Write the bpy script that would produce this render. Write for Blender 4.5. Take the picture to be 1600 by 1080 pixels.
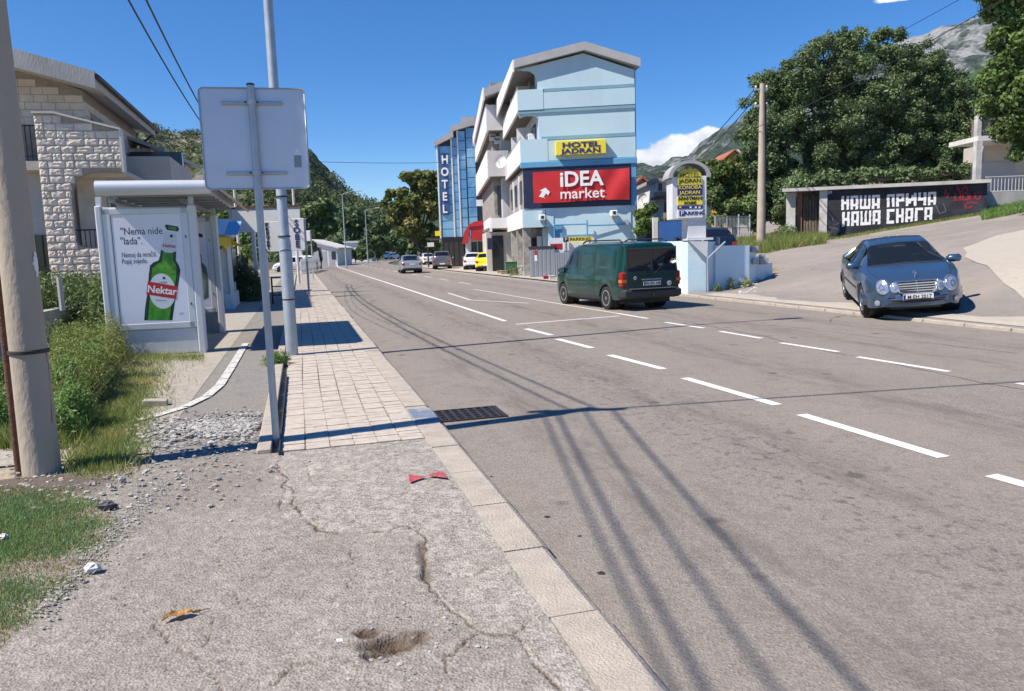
import bpy, math, random
import numpy as np
from mathutils import Matrix, Vector
for o in list(bpy.data.objects): bpy.data.objects.remove(o)
random.seed(7); rng = np.random.default_rng(7)
SC = bpy.context.scene; COL = SC.collection
R_ = math.radians
# ------------------------------------------------------------- camera
FPX, CX, CY, EYE = 1205., 800., 540., 1.75
PITCH = math.atan((540-387)/FPX); ROLL = R_(1.89)
fwd = Vector((0, math.cos(PITCH), -math.sin(PITCH)))
r0 = Vector((1, 0, 0)); u0 = r0.cross(fwd)
rgt = r0*math.cos(ROLL) - u0*math.sin(ROLL); upv = r0*math.sin(ROLL) + u0*math.cos(ROLL)
cd = bpy.data.cameras.new('camera'); cam = bpy.data.objects.new('camera', cd); COL.objects.link(cam)
cd.sensor_width = 36; cd.lens = 36*FPX/1600; cd.clip_start = .05; cd.clip_end = 20000
mw = Matrix.Identity(4)
for i, a in enumerate((rgt, upv, -fwd)):
    for j in range(3): mw[j][i] = a[j]
mw.translation = (0, 0, EYE); cam.matrix_world = mw; SC.camera = cam
# ------------------------------------------------------------- light
SUN_EL = 51.5; SUN_AZ = 245.5
w = bpy.data.worlds.new('World'); SC.world = w; w.use_nodes = True
nt = w.node_tree; bg = nt.nodes['Background']
sky = nt.nodes.new('ShaderNodeTexSky'); sky.sky_type = 'NISHITA'; sky.sun_disc = False
sky.sun_elevation = R_(SUN_EL); sky.sun_rotation = R_(SUN_AZ); sky.air_density = 0.85; sky.dust_density = 0.05; sky.ozone_density = 4.5
sky.altitude = 0
bg.inputs['Strength'].default_value = .108
# cumulus bank low over the mountain and a wisp, as part of the sky
def N(t, **k):
    n = nt.nodes.new(t)
    for a, b in k.items(): setattr(n, a, b)
    return n
def L(a, b): nt.links.new(a, b)
tc = N('ShaderNodeTexCoord')
def dirpx(px, py):
    v = fwd + rgt*((px-CX)/FPX) + upv*((CY-py)/FPX); return v.normalized()
nz = N('ShaderNodeTexNoise'); nz.inputs['Scale'].default_value = 26; nz.inputs['Detail'].default_value = 9; nz.inputs['Roughness'].default_value = .58
mp = N('ShaderNodeMapping'); mp.inputs['Scale'].default_value = (1, 1, 1.9); L(tc.outputs['Generated'], mp.inputs[0]); L(mp.outputs[0], nz.inputs['Vector'])
def blob(px, py, rad, sq):
    d = dirpx(px, py)
    s = N('ShaderNodeVectorMath', operation='SUBTRACT'); L(tc.outputs['Generated'], s.inputs[0]); s.inputs[1].default_value = d
    m = N('ShaderNodeVectorMath', operation='MULTIPLY'); L(s.outputs[0], m.inputs[0]); m.inputs[1].default_value = (1, 1, sq)
    l = N('ShaderNodeVectorMath', operation='LENGTH'); L(m.outputs[0], l.inputs[0])
    r = N('ShaderNodeMapRange'); L(l.outputs['Value'], r.inputs[0]); r.inputs[1].default_value = 0; r.inputs[2].default_value = rad; r.inputs[3].default_value = 1; r.inputs[4].default_value = 0
    return r.outputs[0]
acc = None
for a in [(1010, 262, .07, 1.6), (1055, 245, .07, 1.5), (1100, 222, .045, 1.8), (1150, 240, .06, 1.8), (940, 285, .09, 1.9), (1230, 260, .09, 1.8), (1415, -6, .045, 6.), (1470, -14, .04, 6.)]:
    b = blob(*a)
    if acc is None: acc = b
    else:
        mx = N('ShaderNodeMath', operation='MAXIMUM'); L(acc, mx.inputs[0]); L(b, mx.inputs[1]); acc = mx.outputs[0]
ad = N('ShaderNodeMath', operation='MULTIPLY_ADD'); L(nz.outputs['Fac'], ad.inputs[0]); ad.inputs[1].default_value = .95; L(acc, ad.inputs[2])
mr = N('ShaderNodeMapRange'); mr.interpolation_type = 'SMOOTHSTEP'; L(ad.outputs[0], mr.inputs[0]); mr.inputs[1].default_value = .80; mr.inputs[2].default_value = .98
mr.inputs[4].default_value = .93
cc = N('ShaderNodeMapRange'); L(nz.outputs['Fac'], cc.inputs[0]); cc.inputs[1].default_value = .3; cc.inputs[2].default_value = .7; cc.inputs[3].default_value = 5.0; cc.inputs[4].default_value = 8.6
cr = N('ShaderNodeCombineColor'); L(cc.outputs[0], cr.inputs[0]); L(cc.outputs[0], cr.inputs[1]); 
cb = N('ShaderNodeMath', operation='MULTIPLY'); L(cc.outputs[0], cb.inputs[0]); cb.inputs[1].default_value = 1.04; L(cb.outputs[0], cr.inputs[2])
mxc = N('ShaderNodeMix', data_type='RGBA'); L(mr.outputs[0], mxc.inputs[0]); hsn = N('ShaderNodeHueSaturation'); hsn.inputs['Saturation'].default_value = 1.36; hsn.inputs['Hue'].default_value = .508; L(sky.outputs[0], hsn.inputs['Color']); L(hsn.outputs[0], mxc.inputs[6]); L(cr.outputs[0], mxc.inputs[7])
L(mxc.outputs[2], bg.inputs['Color'])
sd = bpy.data.lights.new('sun', 'SUN'); sd.energy = 4.9; sd.angle = R_(.53); sd.color = (1, .92, .80)
sun = bpy.data.objects.new('sun', sd); COL.objects.link(sun)
SD = Vector((.91*math.cos(R_(SUN_EL)), .415*math.cos(R_(SUN_EL)), -math.sin(R_(SUN_EL)))).normalized()
sun.rotation_euler = SD.to_track_quat('-Z', 'Y').to_euler()
SC.view_settings.view_transform = 'Standard'; SC.view_settings.look = 'None'; SC.view_settings.exposure = 0.48
SC.view_settings.gamma = 1; SC.view_settings.use_curve_mapping = False
# ------------------------------------------------------------- frames
O2 = (1.3, 0.); DV = (-.2607, .9654); NV = (.9654, .2607)       # origin, along-road and across-road directions
def rd(t, s, z=0.): return Vector((O2[0]+DV[0]*s+NV[0]*t, O2[1]+DV[1]*s+NV[1]*t, z))
def ray(px, py): return fwd + rgt*((px-CX)/FPX) + upv*((CY-py)/FPX)
def g(px, py, z=0.):
    d = ray(px, py); k = (z-EYE)/d.z; return Vector((0, 0, EYE)) + d*k
def at(px, py, Y):
    d = ray(px, py); return Vector((0, 0, EYE)) + d*(Y/d.y)
def hit(px, py, P0, dr):          # vertical plane through P0 with horizontal direction dr
    d = ray(px, py); n = (dr[1], -dr[0]); k = (P0[0]*n[0]+P0[1]*n[1])/(d.x*n[0]+d.y*n[1])
    return Vector((0, 0, EYE)) + d*k
def hs(px, py, s):                # plane across the road at distance s; gives (t, s, z)
    p = hit(px, py, rd(0, s), NV); return ((p.x-O2[0])*NV[0]+(p.y-O2[1])*NV[1], s, p.z)
# ------------------------------------------------------------- objects
def thing(name, label, cat, loc=(0, 0, 0), rz=0, group=None):
    o = bpy.data.objects.new(name, None); COL.objects.link(o); o.empty_display_size = .2
    o.location = loc; o.rotation_euler = (0, 0, rz); o['label'] = label; o['category'] = cat
    if group: o['group'] = group
    return o
def tag(o, label, cat, group=None):
    o['label'] = label; o['category'] = cat
    if group: o['group'] = group
    return o
def emat(p):
    return Matrix.LocRotScale(p.location, p.rotation_euler, p.scale)
def wmat(p):
    m = emat(p) if p.parent is None else wmat(p.parent) @ p.matrix_parent_inverse @ emat(p)
    return m
def link(name, me, mat, parent=None, world=False, smooth=False):
    o = bpy.data.objects.new(name, me); COL.objects.link(o)
    if mat and not me.materials: me.materials.append(mat)
    if parent:
        o.parent = parent
        if world: o.matrix_parent_inverse = wmat(parent).inverted()
    if smooth:
        me.polygons.foreach_set('use_smooth', [True]*len(me.polygons))
        if smooth != 2: 
            try: me.set_sharp_from_angle(angle=R_(smooth if smooth > 2 else 40))
            except Exception: pass
    return o
def struct(o): o['kind'] = 'structure'; return o
def stuff(o): o['kind'] = 'stuff'; return o
class MB:
    def __init__(s, xf=None): s.v = []; s.f = []; s.xf = xf
    def add(s, vs, fs):
        n = len(s.v)
        for p in vs: s.v.append(tuple(s.xf(*p)) if s.xf else tuple(p))
        for f in fs: s.f.append(tuple(i+n for i in f))
        return s
    def box(s, x0, y0, z0, x1, y1, z1, bev=0):
        if bev:
            b = min(bev, abs(x1-x0)*.45, abs(y1-y0)*.45, abs(z1-z0)*.45)
            v = []
            for z, i in ((z0, b), (z0+b, 0), (z1-b, 0), (z1, b)):
                v += [(x0+i+b, y0+i, z), (x1-i-b, y0+i, z), (x1-i, y0+i+b, z), (x1-i, y1-i-b, z), (x1-i-b, y1-i, z), (x0+i+b, y1-i, z), (x0+i, y1-i-b, z), (x0+i, y0+i+b, z)]
            f = [tuple(range(7, -1, -1)), tuple(range(24, 32))]
            for k in range(3):
                for j in range(8): a = k*8+j; c = k*8+(j+1) % 8; f.append((a, c, c+8, a+8))
            return s.add(v, f)
        return s.add([(x0, y0, z0), (x1, y0, z0), (x1, y1, z0), (x0, y1, z0), (x0, y0, z1), (x1, y0, z1), (x1, y1, z1), (x0, y1, z1)],
                     [(3, 2, 1, 0), (4, 5, 6, 7), (0, 1, 5, 4), (1, 2, 6, 5), (2, 3, 7, 6), (3, 0, 4, 7)])
    def tube(s, p, q, r, r2=None, n=8, cap=True):
        p = Vector(p); q = Vector(q); r2 = r if r2 is None else r2
        d = (q-p).normalized(); a = d.orthogonal().normalized(); b = d.cross(a)
        v = []
        for c, rr in ((p, r), (q, r2)):
            for i in range(n):
                t = 2*math.pi*i/n; v.append(c+a*math.cos(t)*rr+b*math.sin(t)*rr)
        f = [(i, (i+1) % n, (i+1) % n+n, i+n) for i in range(n)]
        if cap: f += [tuple(range(n-1, -1, -1)), tuple(range(n, 2*n))]
        return s.add(v, f)
    def path(s, pts, r, n=6):
        pts = [Vector(p) for p in pts]; v = []; f = []
        for k, p in enumerate(pts):
            d = (pts[min(k+1, len(pts)-1)]-pts[max(k-1, 0)]).normalized()
            a = d.cross(Vector((0, 0, 1)))
            if a.length < .01: a = d.cross(Vector((1, 0, 0)))
            a.normalize(); b = d.cross(a); rr = r[k] if isinstance(r, (list, tuple)) else r
            for i in range(n):
                t = 2*math.pi*i/n; v.append(p+a*math.cos(t)*rr+b*math.sin(t)*rr)
        for k in range(len(pts)-1):
            for i in range(n): f.append((k*n+i, k*n+(i+1) % n, (k+1)*n+(i+1) % n, (k+1)*n+i))
        f += [tuple(range(n-1, -1, -1)), tuple(range((len(pts)-1)*n, len(pts)*n))]
        return s.add(v, f)
    def lathe(s, prof, c=(0, 0, 0), n=20, axis='z'):
        v = []; f = []
        for k, (r, h) in enumerate(prof):
            for i in range(n):
                t = 2*math.pi*i/n; a, b = r*math.cos(t), r*math.sin(t)
                v.append((c[0]+a, c[1]+b, c[2]+h) if axis == 'z' else (c[0]+h, c[1]+a, c[2]+b))
        for k in range(len(prof)-1):
            for i in range(n): f.append((k*n+i, k*n+(i+1) % n, (k+1)*n+(i+1) % n, (k+1)*n+i))
        f += [tuple(range(n-1, -1, -1)), tuple(range((len(prof)-1)*n, len(prof)*n))]
        return s.add(v, f)
    def prism(s, poly, off):           # poly: list of 3D points, extruded by vector off
        off = Vector(off); n = len(poly); v = [Vector(p) for p in poly]; v += [p+off for p in v]
        f = [tuple(range(n-1, -1, -1)), tuple(range(n, 2*n))]+[(i, (i+1) % n, (i+1) % n+n, i+n) for i in range(n)]
        return s.add(v, f)
    def quad(s, a, b, c, d): return s.add([a, b, c, d], [(0, 1, 2, 3)])
    def mesh(s, name='mesh'):
        me = bpy.data.meshes.new(name); me.from_pydata(s.v, [], s.f); me.validate(); me.update()
        import bmesh
        bm = bmesh.new(); bm.from_mesh(me); bmesh.ops.recalc_face_normals(bm, faces=bm.faces); bm.to_mesh(me); bm.free()
        return me
    def build(s, name, mat, parent=None, world=False, smooth=False):
        return link(name, s.mesh(name), mat, parent, world, smooth)
def tree_copy(o, parent=None):
    c = o.copy(); COL.objects.link(c)
    if parent is not None: c.parent = parent
    for ch in [x for x in o.children]: tree_copy(ch, c)
    return c
def npmesh(name, V, F, mat, parent=None, smooth=False, world=False):
    me = bpy.data.meshes.new(name); k = F.shape[1]
    me.vertices.add(len(V)); me.vertices.foreach_set('co', np.asarray(V, np.float32).ravel())
    me.loops.add(F.size); me.loops.foreach_set('vertex_index', F.astype(np.int32).ravel())
    me.polygons.add(len(F)); me.polygons.foreach_set('loop_start', np.arange(0, F.size, k, dtype=np.int32))
    me.update(calc_edges=True); 
    if smooth: me.polygons.foreach_set('use_smooth', [True]*len(F))
    return link(name, me, mat, parent, world)
def text(body, name, mat, parent, loc, size, xdir, up=(0, 0, 1), ext=.01, sx=1., align='CENTER', world=True, bold=.0, shear=0, space=1.0):
    cu = bpy.data.curves.new(name, 'FONT'); cu.body = body; cu.size = size; cu.extrude = ext; cu.align_x = align; cu.align_y = 'CENTER'
    cu.offset = bold; cu.shear = shear; cu.space_character = space; cu.resolution_u = 3
    t = bpy.data.objects.new('tmp', cu); COL.objects.link(t)
    bpy.context.view_layer.update()
    me = bpy.data.meshes.new_from_object(t.evaluated_get(bpy.context.evaluated_depsgraph_get()))
    bpy.data.objects.remove(t)
    x = Vector(xdir).normalized(); u = Vector(up).normalized(); z = x.cross(u)
    m = Matrix.Identity(4)
    for i, a in enumerate((x*sx, u, z)):
        for j in range(3): m[j][i] = a[j]
    m.translation = loc; me.transform(m); me.materials.clear()
    return link(name, me, mat, parent, world)
# ------------------------------------------------------------- materials
def mat(name, col, rough=.6, var=.12, scale=3., bump=0., bscale=None, metal=0., spec=.5, col2=None, split=(.4, .6), detail=6, rand=0., trans=0., coat=0., coords='Object', stretch=None):
    m = bpy.data.materials.new(name); m.use_nodes = True; t = m.node_tree; n = t.nodes; l = t.links
    p = n['Principled BSDF']; p.inputs['Roughness'].default_value = rough; p.inputs['Metallic'].default_value = metal
    p.inputs['Specular IOR Level'].default_value = spec
    if coat: p.inputs['Coat Weight'].default_value = coat; p.inputs['Coat Roughness'].default_value = .06
    tcn = n.new('ShaderNodeTexCoord'); vec = tcn.outputs[coords] if coords != 'World' else n.new('ShaderNodeNewGeometry').outputs['Position']
    if stretch:
        mp = n.new('ShaderNodeMapping'); mp.inputs['Scale'].default_value = stretch; l.new(vec, mp.inputs[0]); vec = mp.outputs[0]
    nz = n.new('ShaderNodeTexNoise'); nz.inputs['Scale'].default_value = scale; nz.inputs['Detail'].default_value = detail; nz.inputs['Roughness'].default_value = .6; l.new(vec, nz.inputs['Vector'])
    mx = n.new('ShaderNodeMix'); mx.data_type = 'RGBA'
    if col2 is None:
        mx.inputs[6].default_value = tuple(max(0, c*(1-var)) for c in col[:3])+(1,); mx.inputs[7].default_value = tuple(c*(1+var) for c in col[:3])+(1,)
    else: mx.inputs[6].default_value = tuple(col[:3])+(1,); mx.inputs[7].default_value = tuple(col2[:3])+(1,)
    mr = n.new('ShaderNodeMapRange'); mr.inputs[1].default_value = split[0] if col2 is not None else .3; mr.inputs[2].default_value = split[1] if col2 is not None else .7
    l.new(nz.outputs['Fac'], mr.inputs[0]); l.new(mr.outputs[0], mx.inputs[0]); out = mx.outputs[2]
    if rand:
        ge = n.new('ShaderNodeNewGeometry'); hv = n.new('ShaderNodeHueSaturation')
        a = n.new('ShaderNodeMapRange'); l.new(ge.outputs['Random Per Island'], a.inputs[0]); a.inputs[3].default_value = 1-rand; a.inputs[4].default_value = 1+rand
        l.new(a.outputs[0], hv.inputs['Value']); l.new(out, hv.inputs['Color'])
        b = n.new('ShaderNodeMath'); b.operation = 'MULTIPLY_ADD'; l.new(ge.outputs['Random Per Island'], b.inputs[0]); b.inputs[1].default_value = .05*min(1, rand*2); b.inputs[2].default_value = .5-.03*min(1, rand*2)
        l.new(b.outputs[0], hv.inputs['Hue']); out = hv.outputs[0]
    l.new(out, p.inputs['Base Color'])
    if bump:
        nb = n.new('ShaderNodeTexNoise'); nb.inputs['Scale'].default_value = bscale or scale*4; nb.inputs['Detail'].default_value = 8; l.new(vec, nb.inputs['Vector'])
        bp = n.new('ShaderNodeBump'); bp.inputs['Strength'].default_value = min(1, bump); bp.inputs['Distance'].default_value = .02*max(1, bump); l.new(nb.outputs['Fac'], bp.inputs['Height']); l.new(bp.outputs[0], p.inputs['Normal'])
    if trans:
        tr = n.new('ShaderNodeBsdfTranslucent'); l.new(out, tr.inputs['Color']); ms = n.new('ShaderNodeMixShader'); ms.inputs[0].default_value = trans
        l.new(p.outputs[0], ms.inputs[1]); l.new(tr.outputs[0], ms.inputs[2]); l.new(ms.outputs[0], n['Material Output'].inputs[0])
    return m
def glassmat(name, tint=(.05, .06, .06), tr=.35):
    m = bpy.data.materials.new(name); m.use_nodes = True; t = m.node_tree; n = t.nodes; l = t.links
    p = n['Principled BSDF']; p.inputs['Base Color'].default_value = tint+(1,); p.inputs['Roughness'].default_value = .04
    p.inputs['Specular IOR Level'].default_value = .6
    a = n.new('ShaderNodeBsdfTransparent'); a.inputs[0].default_value = (.75, .8, .8, 1)
    ms = n.new('ShaderNodeMixShader'); ms.inputs[0].default_value = tr; l.new(p.outputs[0], ms.inputs[1]); l.new(a.outputs[0], ms.inputs[2]); l.new(ms.outputs[0], n['Material Output'].inputs[0])
    return m
# ground materials with more structure
def groundmat(name, cols, agg=60., aggmix=.5, patch=.6, bump=.5, rough=.9, dirt=None, old=None, tracks=False, specks=None, stretchy=False):
    """cols: (dark grain, light grain, patch tint) ; UV = metres"""
    m = bpy.data.materials.new(name); m.use_nodes = True; t = m.node_tree; n = t.nodes; l = t.links
    p = n['Principled BSDF']; p.inputs['Roughness'].default_value = rough; p.inputs['Specular IOR Level'].default_value = .3
    geo = n.new('ShaderNodeNewGeometry'); pos = geo.outputs['Position']
    def noise(sc, det=5, rg=.6, v=None):
        a = n.new('ShaderNodeTexNoise'); a.inputs['Scale'].default_value = sc; a.inputs['Detail'].default_value = det; a.inputs['Roughness'].default_value = rg; l.new(v or pos, a.inputs['Vector']); return a.outputs['Fac']
    def mr(v, a, b, c=0., d=1.):
        q = n.new('ShaderNodeMapRange'); l.new(v, q.inputs[0]); q.inputs[1].default_value = a; q.inputs[2].default_value = b; q.inputs[3].default_value = c; q.inputs[4].default_value = d; return q.outputs[0]
    def mix(f, a, b, bt='MIX'):
        q = n.new('ShaderNodeMix'); q.data_type = 'RGBA'; q.blend_type = bt
        if isinstance(f, float): q.inputs[0].default_value = f
        else: l.new(f, q.inputs[0])
        for i, c in ((6, a), (7, b)):
            if isinstance(c, tuple): q.inputs[i].default_value = c+(1,)
            else: l.new(c, q.inputs[i])
        return q.outputs[2]
    vo = n.new('ShaderNodeTexVoronoi'); vo.inputs['Scale'].default_value = agg; l.new(pos, vo.inputs['Vector'])
    sep = n.new('ShaderNodeSeparateColor'); l.new(vo.outputs['Color'], sep.inputs[0])
    grain = mix(mr(sep.outputs[0], .0, 1.), cols[0], cols[1])
    fine = mix(mr(noise(agg*1.7, 3), .3, .7), cols[0], cols[1])
    c = mix(aggmix, fine, grain)
    c = mix(mr(noise(.45, 6), .42, .68, 0., patch), c, cols[2])
    c = mix(mr(noise(3.1, 8, .7), .5, .75, 0., .35), c, tuple(x*.62 for x in cols[0]))
    if specks:
        v2 = n.new('ShaderNodeTexVoronoi'); v2.inputs['Scale'].default_value = specks; l.new(pos, v2.inputs['Vector'])
        s2 = n.new('ShaderNodeSeparateColor'); l.new(v2.outputs['Color'], s2.inputs[0])
        a = n.new('ShaderNodeMath'); a.operation = 'MULTIPLY'; l.new(mr(v2.outputs['Distance'], .16, .3, 1, 0), a.inputs[0]); l.new(mr(s2.outputs[0], .93, .95, 0, .6), a.inputs[1])
        c = mix(a.outputs[0], c, tuple(x*.42 for x in cols[0]))
    if tracks:
        uv = n.new('ShaderNodeUVMap'); uv.uv_map = 'road'; sx = n.new('ShaderNodeSeparateXYZ'); l.new(uv.outputs[0], sx.inputs[0])
        tot = None
        for cen, wd in ((1.05, .5), (2.55, .5), (7.6, .5), (9.2, .5), (4.9, .7)):
            d = n.new('ShaderNodeMath'); d.operation = 'SUBTRACT'; l.new(sx.outputs[0], d.inputs[0]); d.inputs[1].default_value = cen
            e = n.new('ShaderNodeMath'); e.operation = 'ABSOLUTE'; l.new(d.outputs[0], e.inputs[0]); f = mr(e.outputs[0], 0., wd, 1., 0.)
            if tot is None: tot = f
            else:
                q = n.new('ShaderNodeMath'); q.operation = 'MAXIMUM'; l.new(tot, q.inputs[0]); l.new(f, q.inputs[1]); tot = q.outputs[0]
        mpn = n.new('ShaderNodeMapping'); mpn.inputs['Scale'].default_value = (3.2, .5, 1); l.new(uv.outputs[0], mpn.inputs[0])
        q = n.new('ShaderNodeMath'); q.operation = 'MULTIPLY'; l.new(mr(noise(1.3, 8, .7, mpn.outputs[0]), .42, .66), q.inputs[0]); l.new(tot, q.inputs[1])
        c = mix(q.outputs[0], c, mix(.58, c, tuple(x*.45 for x in cols[0])))
        # oil speckle along the middle of the near lane
        mp2 = n.new('ShaderNodeMapping'); mp2.inputs['Scale'].default_value = (10, 7, 1); l.new(uv.outputs[0], mp2.inputs[0])
        d = n.new('ShaderNodeMath'); d.operation = 'SUBTRACT'; l.new(sx.outputs[0], d.inputs[0]); d.inputs[1].default_value = 2.35
        e = n.new('ShaderNodeMath'); e.operation = 'ABSOLUTE'; l.new(d.outputs[0], e.inputs[0])
        q2 = n.new('ShaderNodeMath'); q2.operation = 'MULTIPLY'; l.new(mr(noise(1.2, 5, .65, mp2.outputs[0]), .54, .64, 0, 1), q2.inputs[0]); l.new(mr(e.outputs[0], .2, 1.3, .62, 0.), q2.inputs[1])
        c = mix(q2.outputs[0], c, tuple(x*.45 for x in cols[0]))
    if old:
        c = mix(mr(noise(9, 7, .72), .50, .60, 0, .45), c, tuple(min(.6, x*1.12) for x in cols[1]))
        c = mix(mr(noise(21, 5, .7), .56, .66, 0, .7), c, tuple(x*.75 for x in cols[0]))
        ao = n.new('ShaderNodeAttribute'); ao.attribute_name = 'old'
        c = mix(mr(ao.outputs['Fac'], 0, 1, 0, .5), c, mix(mr(noise(60, 6, .7), .36, .66), tuple(x*.6 for x in old), tuple(x*1.7 for x in old)))
    if dirt:
        at_ = n.new('ShaderNodeAttribute'); at_.attribute_name = 'dirt'
        c = mix(at_.outputs['Fac'], c, mix(mr(noise(40, 6), .35, .7), dirt, tuple(x*.5 for x in dirt)))
    l.new(c, p.inputs['Base Color'])
    bp = n.new('ShaderNodeBump'); bp.inputs['Strength'].default_value = bump; bp.inputs['Distance'].default_value = .006
    a = n.new('ShaderNodeMath'); a.operation = 'ADD'; l.new(noise(agg*1.2, 4), a.inputs[0]); l.new(vo.outputs['Distance'], a.inputs[1]); l.new(a.outputs[0], bp.inputs['Height']); l.new(bp.outputs[0], p.inputs['Normal'])
    return m
M = {}
M['asphalt'] = groundmat('asphalt', ((.162, .141, .121), (.345, .308, .268), (.285, .243, .203)), 70, .6, .6, .8, tracks=True, specks=3.2)
M['side_asphalt'] = groundmat('side_asphalt', ((.19, .172, .155), (.32, .29, .26), (.34, .29, .25)), 60, .4, .8, .5, specks=2.2)
M['old_path'] = groundmat('old_path', ((.16, .15, .14), (.32, .30, .27), (.25, .22, .19)), 45, .5, .7, .8)
M['slab'] = groundmat('slab', ((.15, .132, .11), (.52, .475, .415), (.38, .34, .29)), 72, .7, .35, 1., dirt=(.115, .075, .048), old=(.21, .185, .16))
M['soil'] = groundmat('soil', ((.27, .22, .155), (.46, .39, .29), (.22, .21, .10)), 30, .5, .7, 1.)
M['crazy'] = groundmat('crazy', ((.27, .24, .20), (.46, .42, .36), (.37, .34, .29)), 18, .5, .5, .6)
M['apron'] = groundmat('apron', ((.36, .32, .27), (.50, .45, .38), (.42, .38, .32)), 30, .4, .5, .4)
M['far_ground'] = groundmat('far_ground', ((.05, .06, .025), (.10, .10, .05), (.13, .12, .07)), 3, .5, .6, .3)
M['paver'] = mat('paver', (.50, .435, .365), .85, .16, 9, .5, 60, coords='World')
M['paver_bed'] = mat('paver_bed', (.27, .235, .19), .95, .3, 30, .5, 80)
M['kerb'] = mat('kerb', (.43, .375, .31), .85, .16, 7, .6, 70, coords='World')
M['paint'] = mat('paint', (.78, .77, .73), .7, 0, 30, .2, 60, col2=(.42, .40, .37), split=(.54, .68), coords='World')
M['old_paint'] = mat('old_paint', (.62, .6, .55), .8, 0, 22, .2, 60, col2=(.36, .34, .31), split=(.5, .62), coords='World')
M['red_paint'] = mat('red_paint', (.42, .05, .07), .8, 0, 45, .3, 60, col2=(.36, .20, .18), split=(.50, .64), coords='World')
M['white'] = mat('white', (.72, .72, .70), .6, .06, 2)
M['dirty_white'] = mat('dirty_white', (.62, .60, .56), .75, .14, 1.2, .2, 20)
M['galv'] = mat('galv', (.40, .44, .47), .42, .12, 6, .1, 40, metal=.35)
M['alu'] = mat('alu', (.60, .63, .66), .40, .05, 2, metal=.25)
M['alu_dark'] = mat('alu_dark', (.26, .29, .31), .4, .06, 2, metal=.2)
M['sign_back'] = mat('sign_back', (.62, .64, .70), .45, .07, 1.4, metal=.5)
M['concrete'] = mat('concrete', (.40, .34, .265), .85, .10, 3, .5, 30, stretch=(1, 1, .4))
M['concrete_grey'] = mat('concrete_grey', (.42, .41, .39), .85, .22, 1.3, .4, 25, stretch=(1, 1, .35))
M['rust'] = mat('rust', (.12, .055, .035), .8, .4, 12, .5, 50)
M['black'] = mat('black', (.012, .012, .013), .5, .1, 3)
M['tyre'] = mat('tyre', (.02, .02, .02), .8, .2, 8, .2, 40)
M['iron'] = mat('iron', (.045, .04, .037), .6, .3, 25, .3, 60, metal=.3)
M['wire'] = mat('wire', (.02, .02, .022), .6, .1, 3)
M['stone_smooth'] = mat('stone_smooth', (.66, .565, .465), .8, .2, 1.7, .35, 14, coords='World')
M['stone_rough'] = mat('stone_rough', (.66, .58, .49), .85, .2, 2.1, .7, 20, coords='World')
M['mortar'] = mat('mortar', (.33, .285, .235), .95, .15, 8)
M['render_cream'] = mat('render_cream', (.50, .46, .40), .85, .1, 1.2, .15, 20)
M['render_grey'] = mat('render_grey', (.42, .42, .42), .85, .07, 1.2, .15, 20)
M['roof_tile'] = mat('roof_tile', (.36, .13, .07), .8, .3, 4, .3, 9)
M['hotel_blue'] = mat('hotel_blue', (.47, .62, .68), .8, 0, .55, .12, 18, col2=(.40, .54, .60), split=(.45, .75), stretch=(1, 1, .25))
M['hotel_band'] = mat('hotel_band', (.19, .34, .42), .8, .08, .9)
M['hotel_deep'] = mat('hotel_deep', (.11, .31, .50), .7, .08, .8)
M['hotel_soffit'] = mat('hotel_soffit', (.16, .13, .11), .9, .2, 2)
M['hotel_white'] = mat('hotel_white', (.72, .70, .70), .8, .08, 1)
M['hotel_grey'] = mat('hotel_grey', (.55, .53, .53), .8, .08, 1)
M['stone_clad'] = mat('stone_clad', (.22, .20, .18), .85, 0, 2.2, .8, 8, col2=(.38, .35, .31), split=(.4, .6))
M['roof_grey'] = mat('roof_grey', (.38, .37, .37), .7, .12, 1.2)
M['dark_win'] = mat('dark_win', (.02, .022, .025), .12, .3, 1, spec=.6)
M['frame_dark'] = mat('frame_dark', (.04, .035, .03), .5, .2, 3)
M['blue_glass'] = mat('blue_glass', (.09, .26, .50), .22, 0, .35, 0, spec=.8, col2=(.24, .46, .66), split=(.42, .62), metal=.1)
M['navy'] = mat('navy', (.015, .02, .06), .5, .1, 2)
M['yellow_sign'] = mat('yellow_sign', (.80, .64, .04), .5, .05, 2)
M['red_banner'] = mat('red_banner', (.52, .018, .02), .55, .12, 1.3)
M['red_cloth'] = mat('red_cloth', (.45, .02, .03), .6, .1, 2)
M['letter_white'] = mat('letter_white', (.80, .80, .78), .6, .03, 2)
M['letter_black'] = mat('letter_black', (.012, .012, .02), .6, .03, 2)
M['letter_navy'] = mat('letter_navy', (.02, .02, .14), .6, .03, 2)
M['pale_blue_wall'] = mat('pale_blue_wall', (.56, .74, .82), .85, 0, 1.1, .3, 12, col2=(.72, .78, .78), split=(.42, .66), coords='World')
M['block_grey'] = mat('block_grey', (.36, .37, .37), .9, .2, 3, .4, 20)
M['graffiti'] = mat('graffiti', (.012, .013, .02), .8, 0, 1.3, .25, 20, col2=(.045, .05, .07), split=(.45, .75), coords='World')
M['graf_white'] = mat('graf_white', (.72, .72, .74), .8, 0, 6, 0, col2=(.48, .48, .52), split=(.58, .78), coords='World')
M['graf_red'] = mat('graf_red', (.28, .015, .03), .8, .3, 5)
M['bark'] = mat('bark', (.13, .105, .08), .95, .35, 5, 1., 20, stretch=(1, 1, .3))
M['leaf_oak'] = mat('leaf_oak', (.13, .19, .075), .6, .35, .5, rand=.45, trans=.22, coords='World')
M['leaf_fresh'] = mat('leaf_fresh', (.13, .20, .05), .6, .3, .6, rand=.35, trans=.3, coords='World')
M['leaf_plane'] = mat('leaf_plane', (.15, .19, .05), .6, 0, .5, rand=.35, trans=.28, coords='World', col2=(.30, .25, .08), split=(.48, .68))
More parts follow.
